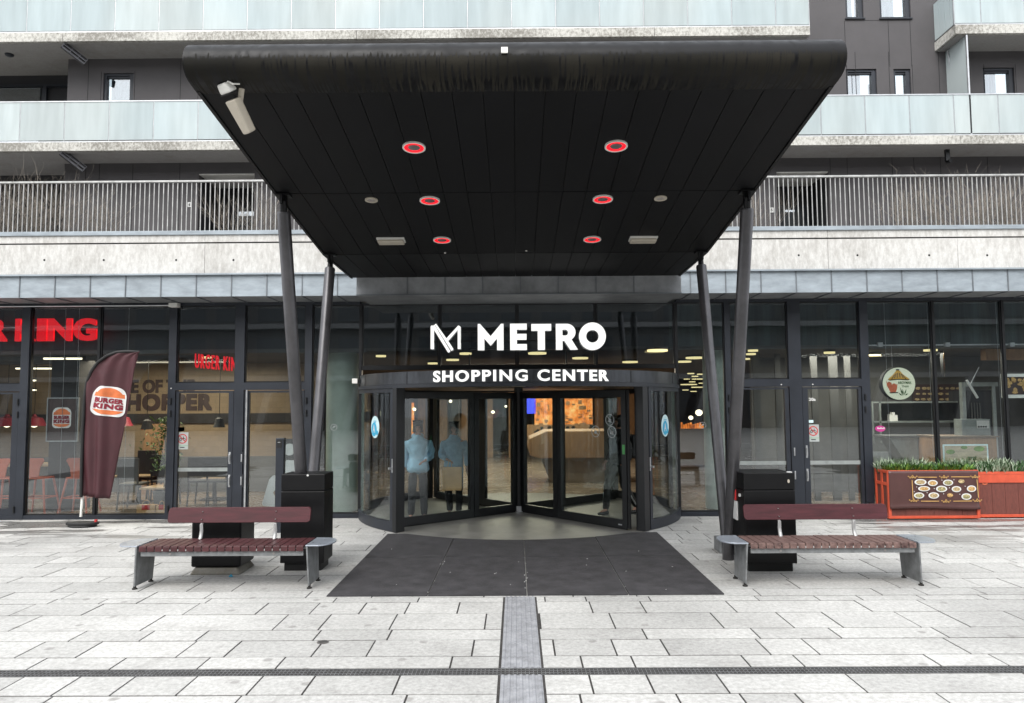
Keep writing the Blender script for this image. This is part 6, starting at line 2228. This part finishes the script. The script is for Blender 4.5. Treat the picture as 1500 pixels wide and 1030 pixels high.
# bar stools with tapered backs
def stool():
    o = thing('bar_stool', 'coral steel bar stool with a waisted back behind the far left glass door', 'bar stool', (0, 0, 0), 'coral bar stools')
    MB().box(-0.17, 0.17, -0.16, 0.16, 0.60, 0.63).build('seat', M['stool'], o, bevel=0.012)
    m_ = MB(); m_.prism([(-0.075, 0.632), (0.075, 0.632), (0.10, 0.80), (0.17, 0.92), (0.14, 0.96), (-0.14, 0.96), (-0.17, 0.92), (-0.10, 0.80)], 'y', -0.16, -0.14)
    m_.build('backrest', M['stool'], o, bevel=0.006)
    for sx_ in (-1, 1):
        for sy_ in (-1, 1):
            MB().tube([(sx_ * 0.155, sy_ * 0.14, 0.60), (sx_ * 0.25, sy_ * 0.22, 0.0)], [0.022, 0.016], 6).build('leg', M['stool'], o)
    m_ = MB()
    for sy_ in (-1, 1): m_.box(-0.21, 0.21, sy_ * 0.18 - 0.008, sy_ * 0.18 + 0.008, 0.27, 0.29)
    for sx_ in (-1, 1): m_.box(sx_ * 0.21 - 0.008, sx_ * 0.21 + 0.008, -0.17, 0.17, 0.27, 0.29)
    m_.build('foot_ring', M['stool'], o)
    return o


st = stool()
Ys = 13.1
st.location = (X(10, Ys, 700), Ys, 0)
dup(st, (X(58, Ys, 700), Ys, 0), 'coral steel bar stool with a waisted back in the window under the poster')
dup(st, (X(118, Ys, 700), Ys, 0), 'coral steel bar stool mostly hidden behind the flag')
ob_ = thing('bar_table', 'long high bar table with pale top behind the coral stools', 'table', (X(60, 13.5), 13.5, 0))
MB().box(-9.5, X(121, 13.6), 13.45, 13.95, Z(680, 13.5, 60) - 0.04, Z(680, 13.5, 60)).build('table_top', M['table_top'], ob_, bevel=0.006)
m_ = MB().box(X(70, 13.6), X(103, 13.6), 13.6, 13.85, 0, Z(680, 13.5, 60) - 0.041); m_.build('pedestal', M['wall_grey'], ob_)
MB().box(-9.4, -9.3, 13.6, 13.8, 0, Z(680, 13.5, 60) - 0.041).build('leg', M['frame_black'], ob_)


def cafe_table(px, py, Yt, w, label):
    q = P(px, py, Yt)
    o = thing('cafe_table', label, 'table', (q.x, Yt, 0), 'small tables in the left restaurant')
    MB().box(q.x - w, q.x + w, Yt, Yt + 0.6, q.z - 0.03, q.z).build('table_top', M['table_top'], o, bevel=0.005)
    MB().tube([(q.x, Yt + 0.3, 0), (q.x, Yt + 0.3, q.z - 0.031)], 0.035, 10).build('pedestal', M['frame_black'], o)
    MB().box(q.x - 0.2, q.x + 0.2, Yt + 0.1, Yt + 0.5, 0.0, 0.02).build('foot', M['frame_black'], o)


cafe_table(193, 697, 14.2, 0.38, 'pale wooden table with a single leg right of the flag, near the wall')
cafe_table(222, 715, 13.2, 0.22, 'small low wooden table near the window, left of the paper bags')
cafe_table(305, 704, 14.6, 0.35, 'pale wooden table seen through the left leaf of the double doors')


def cafe_chair(px, Yc, label, hgt=0.85, m=None):
    x_ = X(px, Yc, 690)
    o = thing('cafe_chair', label, 'chair', (x_, Yc, 0), 'dark cafe chairs')
    m = m or M['seat_dark']
    MB().box(x_ - 0.2, x_ + 0.2, Yc, Yc + 0.4, 0.43, 0.47).build('seat', m, o, bevel=0.01)
    MB().box(x_ - 0.19, x_ + 0.19, Yc - 0.02, Yc + 0.01, 0.55, hgt).box(x_ - 0.19, x_ - 0.16, Yc - 0.02, Yc + 0.01, 0.471, 0.55).box(x_ + 0.16, x_ + 0.19, Yc - 0.02, Yc + 0.01, 0.471, 0.55).build('backrest', m, o, bevel=0.008)
    for sx_ in (-1, 1):
        for dy in (0.02, 0.38):
            MB().tube([(x_ + sx_ * 0.17, Yc + dy, 0.43), (x_ + sx_ * 0.20, Yc + dy, 0)], 0.016, 6).build('leg', m, o)


cafe_chair(216, 14.4, 'black chair right of the flag beside the potted tree', 1.0)
cafe_chair(236, 13.9, 'black chair in front of the potted tree', 0.95)
cafe_chair(188, 13.4, 'grey upholstered chair close to the flag edge', 0.92, M['wall_grey'])
cafe_chair(290, 13.9, 'dark chair behind the left leaf of the double doors', 0.9)
cafe_chair(318, 13.9, 'dark chair nearest the handles of the double doors', 0.9)
# timber partition with a slope, potted tree, paper bags
tp = thing('timber_screen', 'warm timber panel with a slanting edge behind the potted tree', 'partition', (X(220, 15.6), 15.6, 0))
MB().prism([(X(203, 15.6), 0), (X(247, 15.6), 0), (X(247, 15.6), Z(620, 15.6, 240)), (X(215, 15.6), Z(622, 15.6, 215))], 'y', 15.6, 15.68).build('panel', M['timber'], tp)
pt_ = thing('potted_tree', 'leafy green indoor tree standing behind the window left of the double doors', 'tree', (X(240, 13.3, 690), 13.3, 0))
x_ = X(241, 13.3, 690)
MB().lathe((x_, 13.3, 0), [(0.14, 0), (0.19, 0.36), (0.17, 0.36), (0.16, 0.33)], 20).build('pot', M['wall_grey'], pt_, smooth=True)
MB().tube([(x_, 13.3, 0.3), (x_ + 0.03, 13.3, 0.8), (x_ - 0.02, 13.32, 1.35), (x_ + 0.02, 13.3, 1.6)], [0.02, 0.016, 0.012, 0.006], 7).tube([(x_, 13.3, 0.9), (x_ - 0.16, 13.28, 1.35)], [0.01, 0.004], 5).tube([(x_, 13.3, 1.0), (x_ + 0.14, 13.34, 1.3)], [0.01, 0.004], 5).build('trunk', M['twig'], pt_, smooth=True)
rr = random.Random(12); m_ = MB()
for k in range(520):
    z = rr.uniform(0.7, 1.65); sp = 0.26 * (1 - abs(z - 1.15) / 0.75) + 0.04
    c = Vector((x_ + rr.gauss(0, sp * .6), 13.3 + rr.gauss(0, 0.1), z))
    R_ = Euler((rr.uniform(-1, 1), rr.uniform(-1, 1), rr.uniform(0, 6))).to_matrix()
    a_, b_ = rr.uniform(0.03, 0.06), rr.uniform(0.01, 0.018); k0 = len(m_.v)
    for v in ((-a_, 0, 0), (0, -b_, 0.004), (a_, 0, 0), (0, b_, 0.004)): m_.v.append(tuple(c + R_ @ Vector(v)))
    m_.f.append((k0, k0 + 1, k0 + 2, k0 + 3)); m_.mi.append(rr.randrange(2))
m_.build('crown', [M['leaf_dark'], M['leaf']], pt_)


def paper_bag(px0, px1, py0, Yb, label):
    x0, x1 = X(px0, Yb, 745), X(px1, Yb, 745); z1_ = Z(py0, Yb, px0)
    o = thing('paper_bag', label, 'paper bag', ((x0 + x1) / 2, Yb, 0), 'paper bags on the floor by the window')
    MB().box(x0, x1, Yb, Yb + 0.12, 0.0, z1_).build('bag_body', M['paper'], o, bevel=0.004)
    c = (x0 + x1) / 2; w_ = (x1 - x0) * 0.22
    MB().tube([(c - w_, Yb + 0.02, z1_), (c - w_ * .8, Yb + 0.02, z1_ + 0.06), (c, Yb + 0.02, z1_ + 0.08), (c + w_ * .8, Yb + 0.02, z1_ + 0.06), (c + w_, Yb + 0.02, z1_)], 0.006, 6).build('handle', M['paper'], o)
    MB().box(c - w_, c + w_, Yb - 0.003, Yb - 0.001, 0.10, 0.18).build('bag_print', M['red_print'], o)


paper_bag(200, 227, 740, F + 0.35, 'wide brown paper bag with a red print on the floor by the window')
paper_bag(228, 244, 741, F + 0.36, 'narrower brown paper bag next to the wide one by the window')

# ------------------------------------------------------------------ centre hall, seen through the revolving door
kio = thing('kiosk_counter', 'rounded brown timber kiosk counter seen through the revolving door', 'counter', (X(850, 17.5), 17.5, 0))
KK = 17.5
pts = [(X(772, KK), Z(655, KK)), (X(775, KK), Z(643, KK)), (X(800, KK), Z(632, KK)), (X(925, KK), Z(632, KK)), (X(925, KK), Z(672, KK)), (X(790, KK), Z(672, KK)), (X(776, KK), Z(668, KK))]
MB().prism(pts, 'y', KK, KK + 1.6).build('counter_top', M['timber'], kio, bevel=0.02)
MB().prism([(X(792, KK), Z(672.5, KK)), (X(920, KK), Z(672.5, KK)), (X(920, KK), 0), (X(806, KK), 0)], 'y', KK + 0.15, KK + 1.4).build('counter_base', M['wall_warm'], kio)
gl_ = thing('lit_shop_display', 'orange glowing shop display deep in the hall', 'shop display', (X(805, 24), 24, 1.5))
GY = 24.0
for (a, b, c, d_, mm, nm) in ((783, 868, 583, 628, 'orange_glow', 'glowing_panel'), (770, 785, 584, 606, 'blue_screen', 'blue_panel'), (886, 892, 588, 625, 'orange_glow', 'glowing_panel'), (600, 606, 590, 640, 'orange_glow', 'glowing_panel')):
    boxpx(MB(), a, b, c, d_, GY, 0.1).build(nm, M[mm], gl_)
rr = random.Random(21)
m_ = MB()
for k in range(46):
    u = rr.uniform(784, 866); v = rr.uniform(586, 628)
    boxpx(m_, u, u + rr.uniform(1.5, 7), v, v + rr.uniform(1, 6), GY - 0.12 - rr.uniform(0, 0.3), 0.05)
boxpx(m_, 768, 870, 622, 640, GY - 0.5, 0.1)
m_.build('goods', M['timber'], gl_)
m_ = MB()
for k in range(26):
    u = rr.uniform(772, 868); v = rr.uniform(622, 632)
    boxpx(m_, u, u + rr.uniform(2, 5), v, v + 5, GY - 0.65, 0.05)
m_.build('people_silhouettes', M['dark'], gl_) if False else m_.build('goods', M['seat_dark'], gl_)
# warm wall panels and dark piers in the hall
m_ = MB()
for (a, b) in ((612, 625), (640, 655), (676, 690), (705, 722), (745, 760), (872, 884), (905, 930)):
    boxpx(m_, a, b, 560, 700, 26, 0.2)
m_.build('hall_wall_panel', M['timber'], B)
m_ = MB()
for (a, b) in ((592, 600), (626, 638), (660, 672), (894, 902)):
    boxpx(m_, a, b, 540, 704, 22, 0.4)
m_.build('hall_pier', M['cladding_dark'], B)
for (px, py, r, Yl) in ((607, 602, 0.05, 20), (722, 606, 0.05, 21), (741, 597, 0.04, 23), (1024, 609, 0.10, 21), (1012, 615, 0.07, 22), (660, 590, 0.05, 22)):
    q = P(px, py, Yl)
    tag(MB().lathe((q.x, Yl, q.z), [(r * .4, 0), (r, r * .6), (r * .9, r * 1.3), (r * .3, r * 1.7)], 14).build('glowing_lamp', M['warm_lamp'], None, smooth=True), {607: 'tiny bright lamp behind the first person in pale blue', 722: 'tiny bright lamp left of the door shaft, the lower one', 741: 'tiny bright lamp left of the door shaft, the upper one',
        1024: 'round glowing table lamp by the pale right pillar', 1012: 'smaller glowing lamp left of the round table lamp', 660: 'tiny bright lamp above the second person in pale blue'}[px], 'lamp', 'small lamps deep in the hall')
dc = thing('lit_drinks_counter', 'low counter with golden lit bottles right of the revolving door, deep inside', 'counter', (X(1015, 21), 21, 0))
boxpx(MB(), 996, 1034, 628, 700, 21, 0.6).build('counter_body', M['wall_warm'], dc)
m_ = MB()
for k in range(10): boxpx(m_, 998 + k * 3.4, 1000 + k * 3.4, 619 + (k * 7) % 4, 628, 21.1, 0.08)
m_.build('bottles', M['orange_glow'], dc)
# blue menu screens beyond the right leaf of the left doors
ms = thing('menu_screen', 'lit menu screens in orange and blue seen through the right leaf of the left doors', 'screen', (X(410, 18), 18, 2))
boxpx(MB(), 387, 407, 594, 597, 18, 0.06).build('orange_strip', M['orange_glow'], ms)
boxpx(MB(), 387, 407, 612, 619, 18, 0.06).build('orange_strip', M['orange_glow'], ms)
boxpx(MB(), 398, 407, 583, 593, 18, 0.06).build('blue_panel', M['blue_screen'], ms)
boxpx(MB(), 414, 428, 584, 626, 18, 0.06).build('warm_panel', emit('warm_panel', (1.0, 0.62, 0.35), 0.35), ms)
boxpx(MB(), 407, 413, 575, 640, 17.9, 0.1).build('timber_post', M['timber'], ms)
boxpx(MB(), 376, 386, 575, 640, 17.9, 0.1).build('dark_post', M['dark'], ms)

# sticker on the pane left/right of the door
for px, par in ((489, win_c), (1029.5, win_d)):
    q = P(px, 626 if px < 700 else 623, F)
    rg_ = add_shape(MB(), [circ(q.x, q.z, 0.055, 24), circ(q.x, q.z, 0.047, 24)], F - 0.002, 0.003)
    add_shape(rg_, [[(q.x - 0.03, q.z - 0.02), (q.x + 0.005, q.z + 0.03), (q.x + 0.03, q.z + 0.01), (q.x, q.z - 0.005)]], F - 0.002, 0.003)
    rg_.build('round_notice', M['alu'], par)

# ------------------------------------------------------------------ people
def skin_obj(name, joints, edges, m, parent, root=0, sub=2, org=None):
    """joints: list of (vec, rx, ry)"""
    me = bpy.data.meshes.new(name)
    me.from_pydata([tuple(j[0]) for j in joints], edges, [])
    me.materials.append(m)
    o = bpy.data.objects.new(name, me); COL.objects.link(o)
    if parent: o.parent = parent
    ORIG[o.name] = origin_of(parent)
    me.skin_vertices or me.attributes
    bpy.context.view_layer.objects.active = o
    md = o.modifiers.new('skin', 'SKIN'); md.use_smooth_shade = True; md.branch_smoothing = 0.6
    if not me.skin_vertices:
        bm = bmesh.new(); bm.from_mesh(me); bm.verts.layers.skin.verify(); bm.to_mesh(me); bm.free()
    sv = me.skin_vertices[0].data
    for i, j in enumerate(joints):
        sv[i].radius = (j[1], j[2]); sv[i].use_root = (i == root)
    s_ = o.modifiers.new('sub', 'SUBSURF'); s_.levels = sub; s_.render_levels = sub
    if name in ('jacket', 'trousers', 'hair'):
        s_.levels = s_.render_levels = sub + 1
        t_ = bpy.data.textures.new('folds', 'CLOUDS'); t_.noise_scale = 0.09 if name != 'hair' else 0.03
        d_ = o.modifiers.new('folds', 'DISPLACE'); d_.texture = t_; d_.strength = {'jacket': 0.045, 'trousers': 0.025, 'hair': 0.012}[name]; d_.texture_coords = 'LOCAL'
    return o


def person(loc, height, face, label, jacket, trousers, arms, legs, hood=False, coat_len=0.0, puffy=1.0, stripe=None, lean=0.0, hair_long=False):
    """figure in local space facing -y, scaled to height, turned by face (degrees)"""
    root = thing('person', label, 'person', loc)
    S = height / 1.75
    V = lambda x, y, z: Vector((x, y + lean * (z - 0.9), z)) * S
    # joints of the arms: shoulder, elbow, wrist, palm end -- for each side; legs: hip, knee, ankle, toe
    J = [(V(0, 0, 0.95), .15 * S, .11 * S), (V(0, 0, 1.15), .13 * S, .10 * S), (V(0, 0.0, 1.36), .155 * S, .105 * S), (V(0, 0.0, 1.45), .075 * S, .07 * S), (V(0, -0.005, 1.51), .052 * S, .055 * S),
         (V(0, -0.01, 1.57), .062 * S, .075 * S), (V(0, -0.005, 1.655), .075 * S, .092 * S), (V(0, 0.0, 1.72), .058 * S, .07 * S), (V(0, -0.105, 1.62), .010 * S, .014 * S)]
    E = [(0, 1), (1, 2), (2, 3), (3, 4), (4, 5), (5, 6), (6, 7), (6, 8)]
    hands = []
    for sd in (-1, 1):
        sh, el, wr, pa = [V(*p) for p in arms[0 if sd < 0 else 1]]
        k = len(J)
        J += [(sh, .055 * S, .055 * S), (el, .042 * S, .042 * S), (wr, .028 * S, .025 * S), (pa, .040 * S, .018 * S)]
        E += [(2, k), (k, k + 1), (k + 1, k + 2), (k + 2, k + 3)]
        d = (pa - wr).normalized(); side = Vector((0, 1, 0)) if abs(d.y) < 0.7 else Vector((1, 0, 0))
        lat = d.cross(side).normalized(); fw = lat.cross(d).normalized()
        for fi, (off, ln) in enumerate(((-0.028, .072), (-0.010, .082), (0.009, .076), (0.027, .060))):
            b0 = pa + fw * off * S + d * 0.012 * S
            b1 = b0 + d * ln * 0.5 * S + lat * 0.006 * S; b2 = b0 + d * ln * 0.9 * S + lat * sd * 0.022 * S
            q = len(J); J += [(b0, .009 * S, .009 * S), (b1, .0085 * S, .0085 * S), (b2, .007 * S, .007 * S)]
            E += [(k + 3, q), (q, q + 1), (q + 1, q + 2)]
        q = len(J); t0 = wr + d * 0.02 * S + fw * -0.035 * S; J += [(t0, .011 * S, .011 * S), (t0 + d * .04 * S - fw * .018 * S, .009 * S, .009 * S)]
        E += [(k + 2, q), (q, q + 1)]
    L = []
    for sd in (-1, 1):
        hp, kn, an, to = [V(*p) for p in legs[0 if sd < 0 else 1]]
        k = len(J); J += [(hp, .085 * S, .085 * S), (kn, .055 * S, .055 * S), (an, .036 * S, .036 * S), (to, .035 * S, .022 * S)]
        E += [(0, k), (k, k + 1), (k + 1, k + 2), (k + 2, k + 3)]
        L.append((hp, kn, an, to))
    skin_obj('body', J, E, M['skin'], root)
    # trousers
    TJ = [(V(0, 0.0, 1.0), .155 * S, .12 * S), (V(0, 0.0, 0.92), .165 * S, .125 * S)]; TE = [(0, 1)]
    for (hp, kn, an, to) in L:
        k = len(TJ); up = (kn - an) * 0.10
        TJ += [(hp, .100 * S, .105 * S), (kn, .075 * S, .078 * S), (an - up * .3, .058 * S, .062 * S)]; TE += [(1, k), (k, k + 1), (k + 1, k + 2)]
    tr = skin_obj('trousers', TJ, TE, trousers, root)
    if stripe:
        for (hp, kn, an, to) in L:
            out = 1 if hp.x > 0 else -1
            MB_ = MB()
            f_ = Vector((out * 0.070, -0.03, 0)) * S
            MB_.v = []
            pts = [hp.lerp(kn, 0.55) + f_ * 1.05, kn + f_, kn.lerp(an, .5) + f_ * .9, an.lerp(kn, 0.1) + f_ * 0.8]
            m2 = MB().tube([p + origin_of(root) for p in pts], 0.014 * S, 6)
            m2.build('side_stripe', stripe, tr)
    for (hp, kn, an, to) in L:
        d = (to - an); d.z = 0; d.normalize()
        a0 = Vector((an.x, an.y, 0)) - d * 0.06 * S; a1 = Vector((an.x, an.y, 0)) + d * 0.18 * S
        z_ = min(an.z, to.z) - 0.04 * S
        skin_obj('shoe', [(a0 + Vector((0, 0, z_ + 0.045 * S)), .045 * S, .05 * S), ((a0 + a1) / 2 + Vector((0, 0, z_ + 0.035 * S)), .045 * S, .038 * S), (a1 + Vector((0, 0, z_ + 0.028 * S)), .035 * S, .026 * S)], [(0, 1), (1, 2)], M['shoe'], root)
    # jacket over torso and arms
    pf = puffy
    bot = 0.86 - coat_len
    CJ = [(V(0, 0, bot), .20 * S * pf, .15 * S * pf), (V(0, 0, bot + 0.18), .195 * S * pf, .15 * S * pf), (V(0, 0, 1.22), .19 * S * pf, .145 * S * pf), (V(0, 0, 1.38), .175 * S * pf, .13 * S), (V(0, 0.0, 1.47), .11 * S, .10 * S), (V(0, 0.0, 1.545), .072 * S, .075 * S)]
    CE_ = [(0, 1), (1, 2), (2, 3), (3, 4), (4, 5)]
    for sd in (-1, 1):
        sh, el, wr, pa = [V(*p) for p in arms[0 if sd < 0 else 1]]
        k = len(CJ); CJ += [(sh, .080 * S * pf, .085 * S * pf), (sh.lerp(el, .5), .078 * S * pf, .08 * S * pf), (el, .070 * S * pf, .072 * S * pf), (el.lerp(wr, .88), .052 * S, .052 * S)]
        CE_ += [(3, k), (k, k + 1), (k + 1, k + 2), (k + 2, k + 3)]
    jk = skin_obj('jacket', CJ, CE_, jacket, root, root=2)
    if hood:
        skin_obj('hood', [(V(-.10, .06, 1.50), .045 * S, .05 * S), (V(-.05, .13, 1.49), .05 * S, .06 * S), (V(.05, .13, 1.49), .05 * S, .06 * S), (V(.10, .06, 1.50), .045 * S, .05 * S)], [(0, 1), (1, 2), (2, 3)], jacket, jk)
    hj = [(V(0, .035, 1.575), .080 * S, .075 * S), (V(0, .024, 1.665), .094 * S, .096 * S), (V(0, .008, 1.73), .078 * S, .085 * S)]
    he = [(0, 1), (1, 2)]
    if hair_long: hj.append((V(0, .06, 1.50), .07 * S, .04 * S)); he.append((0, 3))
    skin_obj('hair', hj, he, M['hair'], root, root=1)
    e_ = MB()
    for sd in (-1, 1):
        c = V(sd * .03, -0.088, 1.645) + origin_of(root)
        e_.lathe((c.x, c.y, c.z - 0.008), [(0.003, 0), (0.010, 0.008), (0.003, 0.016)], 10)
    e_.build('eyes', M['black'], root)
    root.rotation_euler = (0, 0, rad(face))
    return root


arm_down = lambda s, fwd=0.0: [(s * .19, 0, 1.38), (s * .25, 0.02 - fwd * .1, 1.12), (s * .25, -0.04 - fwd, 0.90), (s * .25, -0.06 - fwd, 0.83)]
arm_bent = lambda s: [(s * .19, 0, 1.38), (s * .24, 0.03, 1.12), (s * .10, -0.22, 1.06), (s * .05, -0.27, 1.04)]
leg_st = lambda s, w=.11, f=0.0: [(s * .09, 0, .90), (s * (.10), -0.01 - f, .50), (s * w, 0.02 + f, .08), (s * (w + .01), -0.11 + f, .03)]

person((X(612, 12.1, 700), 12.1, 0.008), 1.56, 12, 'person in a pale blue hooded puffer jacket and dark trousers behind the left door wing', M['jacket_blue'], M['trousers'],
       [arm_down(-1), arm_bent(1)], [leg_st(-1, .12), leg_st(1, .12)], hood=True, coat_len=0.06, puffy=1.15)
p2x = X(665, 12.55, 700)
person((p2x, 12.55, 0.008), 1.53, 0, 'person in a long pale blue coat carrying a brown paper bag, by the door shaft', M['jacket_pale'], M['trousers'],
       [arm_bent(-1), arm_down(1)], [leg_st(-1, .08, .04), leg_st(1, .09)], hair_long=True, coat_len=0.22, puffy=1.0)
bgz0, bgz1 = Z(718, 12.3, 665), Z(684, 12.3, 665)
cb = thing('paper_bag', 'brown paper carrier bag held in front of the person in the long pale coat', 'paper bag', (p2x, 12.3, bgz0))
MB().box(p2x - 0.16, p2x + 0.15, 12.22, 12.32, bgz0, bgz1).build('bag_body', M['paper'], cb, bevel=0.004)
MB().tube([(p2x - 0.08, 12.27, bgz1), (p2x - 0.06, 12.27, bgz1 + 0.10), (p2x - 0.035, 12.27, bgz1 + 0.12), (p2x - 0.01, 12.27, bgz1)], 0.005, 6).build('handle', M['paper'], cb)
P3 = Vector((X(908, 12.62, 700), 12.62, 0.008))
walk = [[(-.09, 0, .90), (-.09, -0.20, .52), (-.08, -0.26, .08), (-.08, -0.38, .03)], [(.09, 0, .90), (.09, 0.02, .50), (.09, 0.30, .12), (.09, 0.21, .04)]]
p3 = person(P3, 1.62, -62, 'person dressed in black walking behind the right door wing with a backpack', M['jacket_black'], M['black'],
            [arm_down(-1, .10), arm_down(1, -.02)], walk, hood=True, puffy=1.15, stripe=M['alu'])
# backpack hangs on the back (+y side of the walker)
bp = thing('backpack', 'black backpack with a small pale triangular mark on the walking person', 'backpack', P3)
MB().box(P3.x - 0.15, P3.x + 0.15, P3.y + 0.17, P3.y + 0.34, 0.92, 1.32).build('pack_body', M['seat_dark'], bp, bevel=0.05)
MB().box(P3.x - 0.12, P3.x + 0.12, P3.y + 0.341, P3.y + 0.39, 0.95, 1.12).build('front_pocket', M['seat_dark'], bp, bevel=0.02)
MB().prism([(P3.y + 0.22, 1.20), (P3.y + 0.29, 1.20), (P3.y + 0.255, 1.245)], 'x', P3.x + 0.151, P3.x + 0.154).build('triangle_mark', M['cream'], bp)
for s_ in (-1, 1):
    MB().tube([(P3.x + s_ * .10, P3.y + .17, 1.28), (P3.x + s_ * .13, P3.y + .02, 1.37), (P3.x + s_ * .13, P3.y - .16, 1.22), (P3.x + s_ * .14, P3.y - .05, 1.0), (P3.x + s_ * .12, P3.y + .17, .98)], 0.018, 6).build('strap', M['black'], bp)
bp.rotation_euler = (0, 0, rad(-62))

# ------------------------------------------------------------------ bare shrubs on the terrace
def shrub(cx, wdt, seed, label, hgt=1.35, n=34):
    rr = random.Random(seed)
    Yb = 12.35
    o = thing('bare_shrub', label, 'shrub', (cx, Yb, ZP1 - 0.25), 'bare shrubs behind the terrace railing')
    m_ = MB()

    def twig(p, d, L, r, lev):
        pts = [p]; q = p.copy(); dd = d.copy()
        ns = 4
        for i in range(ns):
            dd = (dd + Vector((rr.uniform(-.22, .22), rr.uniform(-.22, .22), rr.uniform(-.02, .16)))).normalized()
            q = q + dd * L / ns; pts.append(q.copy())
            if lev < 3 and i > 0:
                for _ in range(2 if lev < 2 else 1):
                    nd = (dd + Vector((rr.uniform(-.9, .9), rr.uniform(-.6, .6), rr.uniform(-.1, .5)))).normalized()
                    twig(q.copy(), nd, L * rr.uniform(.35, .6), r * 0.55, lev + 1)
        m_.tube(pts, [r, r * .8, r * .65, r * .5, r * .3], 3, caps=False)
    for k in range(n):
        b_ = Vector((cx + rr.uniform(-wdt, wdt) * 0.8, Yb + rr.uniform(-.15, .15), ZP1 - 0.25))
        twig(b_, Vector((rr.uniform(-.5, .5), rr.uniform(-.3, .3), 1)).normalized(), hgt * rr.uniform(.6, 1.0), 0.0065, 1)
    m_.build('branches', M['twig'], o)


zs_ = 1.0
shrub(X(18, 12.3, 300), 0.45, 41, 'bare twiggy shrub behind the railing at the far left edge', 0.98, 30)
shrub(X(75, 12.3, 300), 0.45, 42, 'tall bare twiggy shrub behind the railing under the left slab bracket', 1.05, 30)
shrub(X(140, 12.3, 300), 0.42, 43, 'lower bare shrub left of the terrace number plate', 0.85, 20)
shrub(X(372, 12.3, 300), 0.38, 44, 'bare shrub between the left terrace door and the canopy', 0.9, 20)
shrub(X(1103, 12.3, 300), 0.22, 45, 'bare shrub just right of the canopy beside the right column head', 0.9, 16)
shrub(X(1340, 12.3, 300), 0.40, 46, 'bare shrub behind the railing right of the right terrace door', 0.9, 24)
shrub(X(1412, 12.3, 300), 0.45, 47, 'tall bare shrub behind the right railing below the security camera', 0.9, 30)
shrub(X(1475, 12.3, 300), 0.45, 48, 'bare shrub behind the railing at the right edge of the photo', 0.88, 30)

# ------------------------------------------------------------------ the block across the plaza (seen mirrored in the shop glass)
OB = thing('opposite_building', 'dark block with pale ledges across the plaza, mirrored in the shop windows', 'building', (0, -30, 0))
MB().box(-60, 60, -44, -30, 0, 17).build('wall', M['opp'], OB)
m_ = MB()
for z_ in (3.6, 7.4, 10.8, 14.2): m_.box(-60, 60, -30.0, -29.2, z_, z_ + 0.35)
m_.build('ledge', M['opp_pale'], OB)
for z_ in (0.6, 4.4, 8.0, 11.4):
    m_ = MB()
    for i in range(-19, 20): m_.box(i * 3 - 1.1, i * 3 + 1.1, -30.02, -29.97, z_, z_ + 2.4)
    m_.build('window_row', M['opp_glass'], OB)
m_ = MB()
for i in range(-9, 10): m_.prism([(i * 6.2, 0), (i * 6.2 + 0.5, 0), (i * 6.2 + 1.5, 3.6), (i * 6.2 + 1.0, 3.6)], 'y', -28.6, -28.2)
m_.build('leaning_pier', M['opp_pale'], OB)
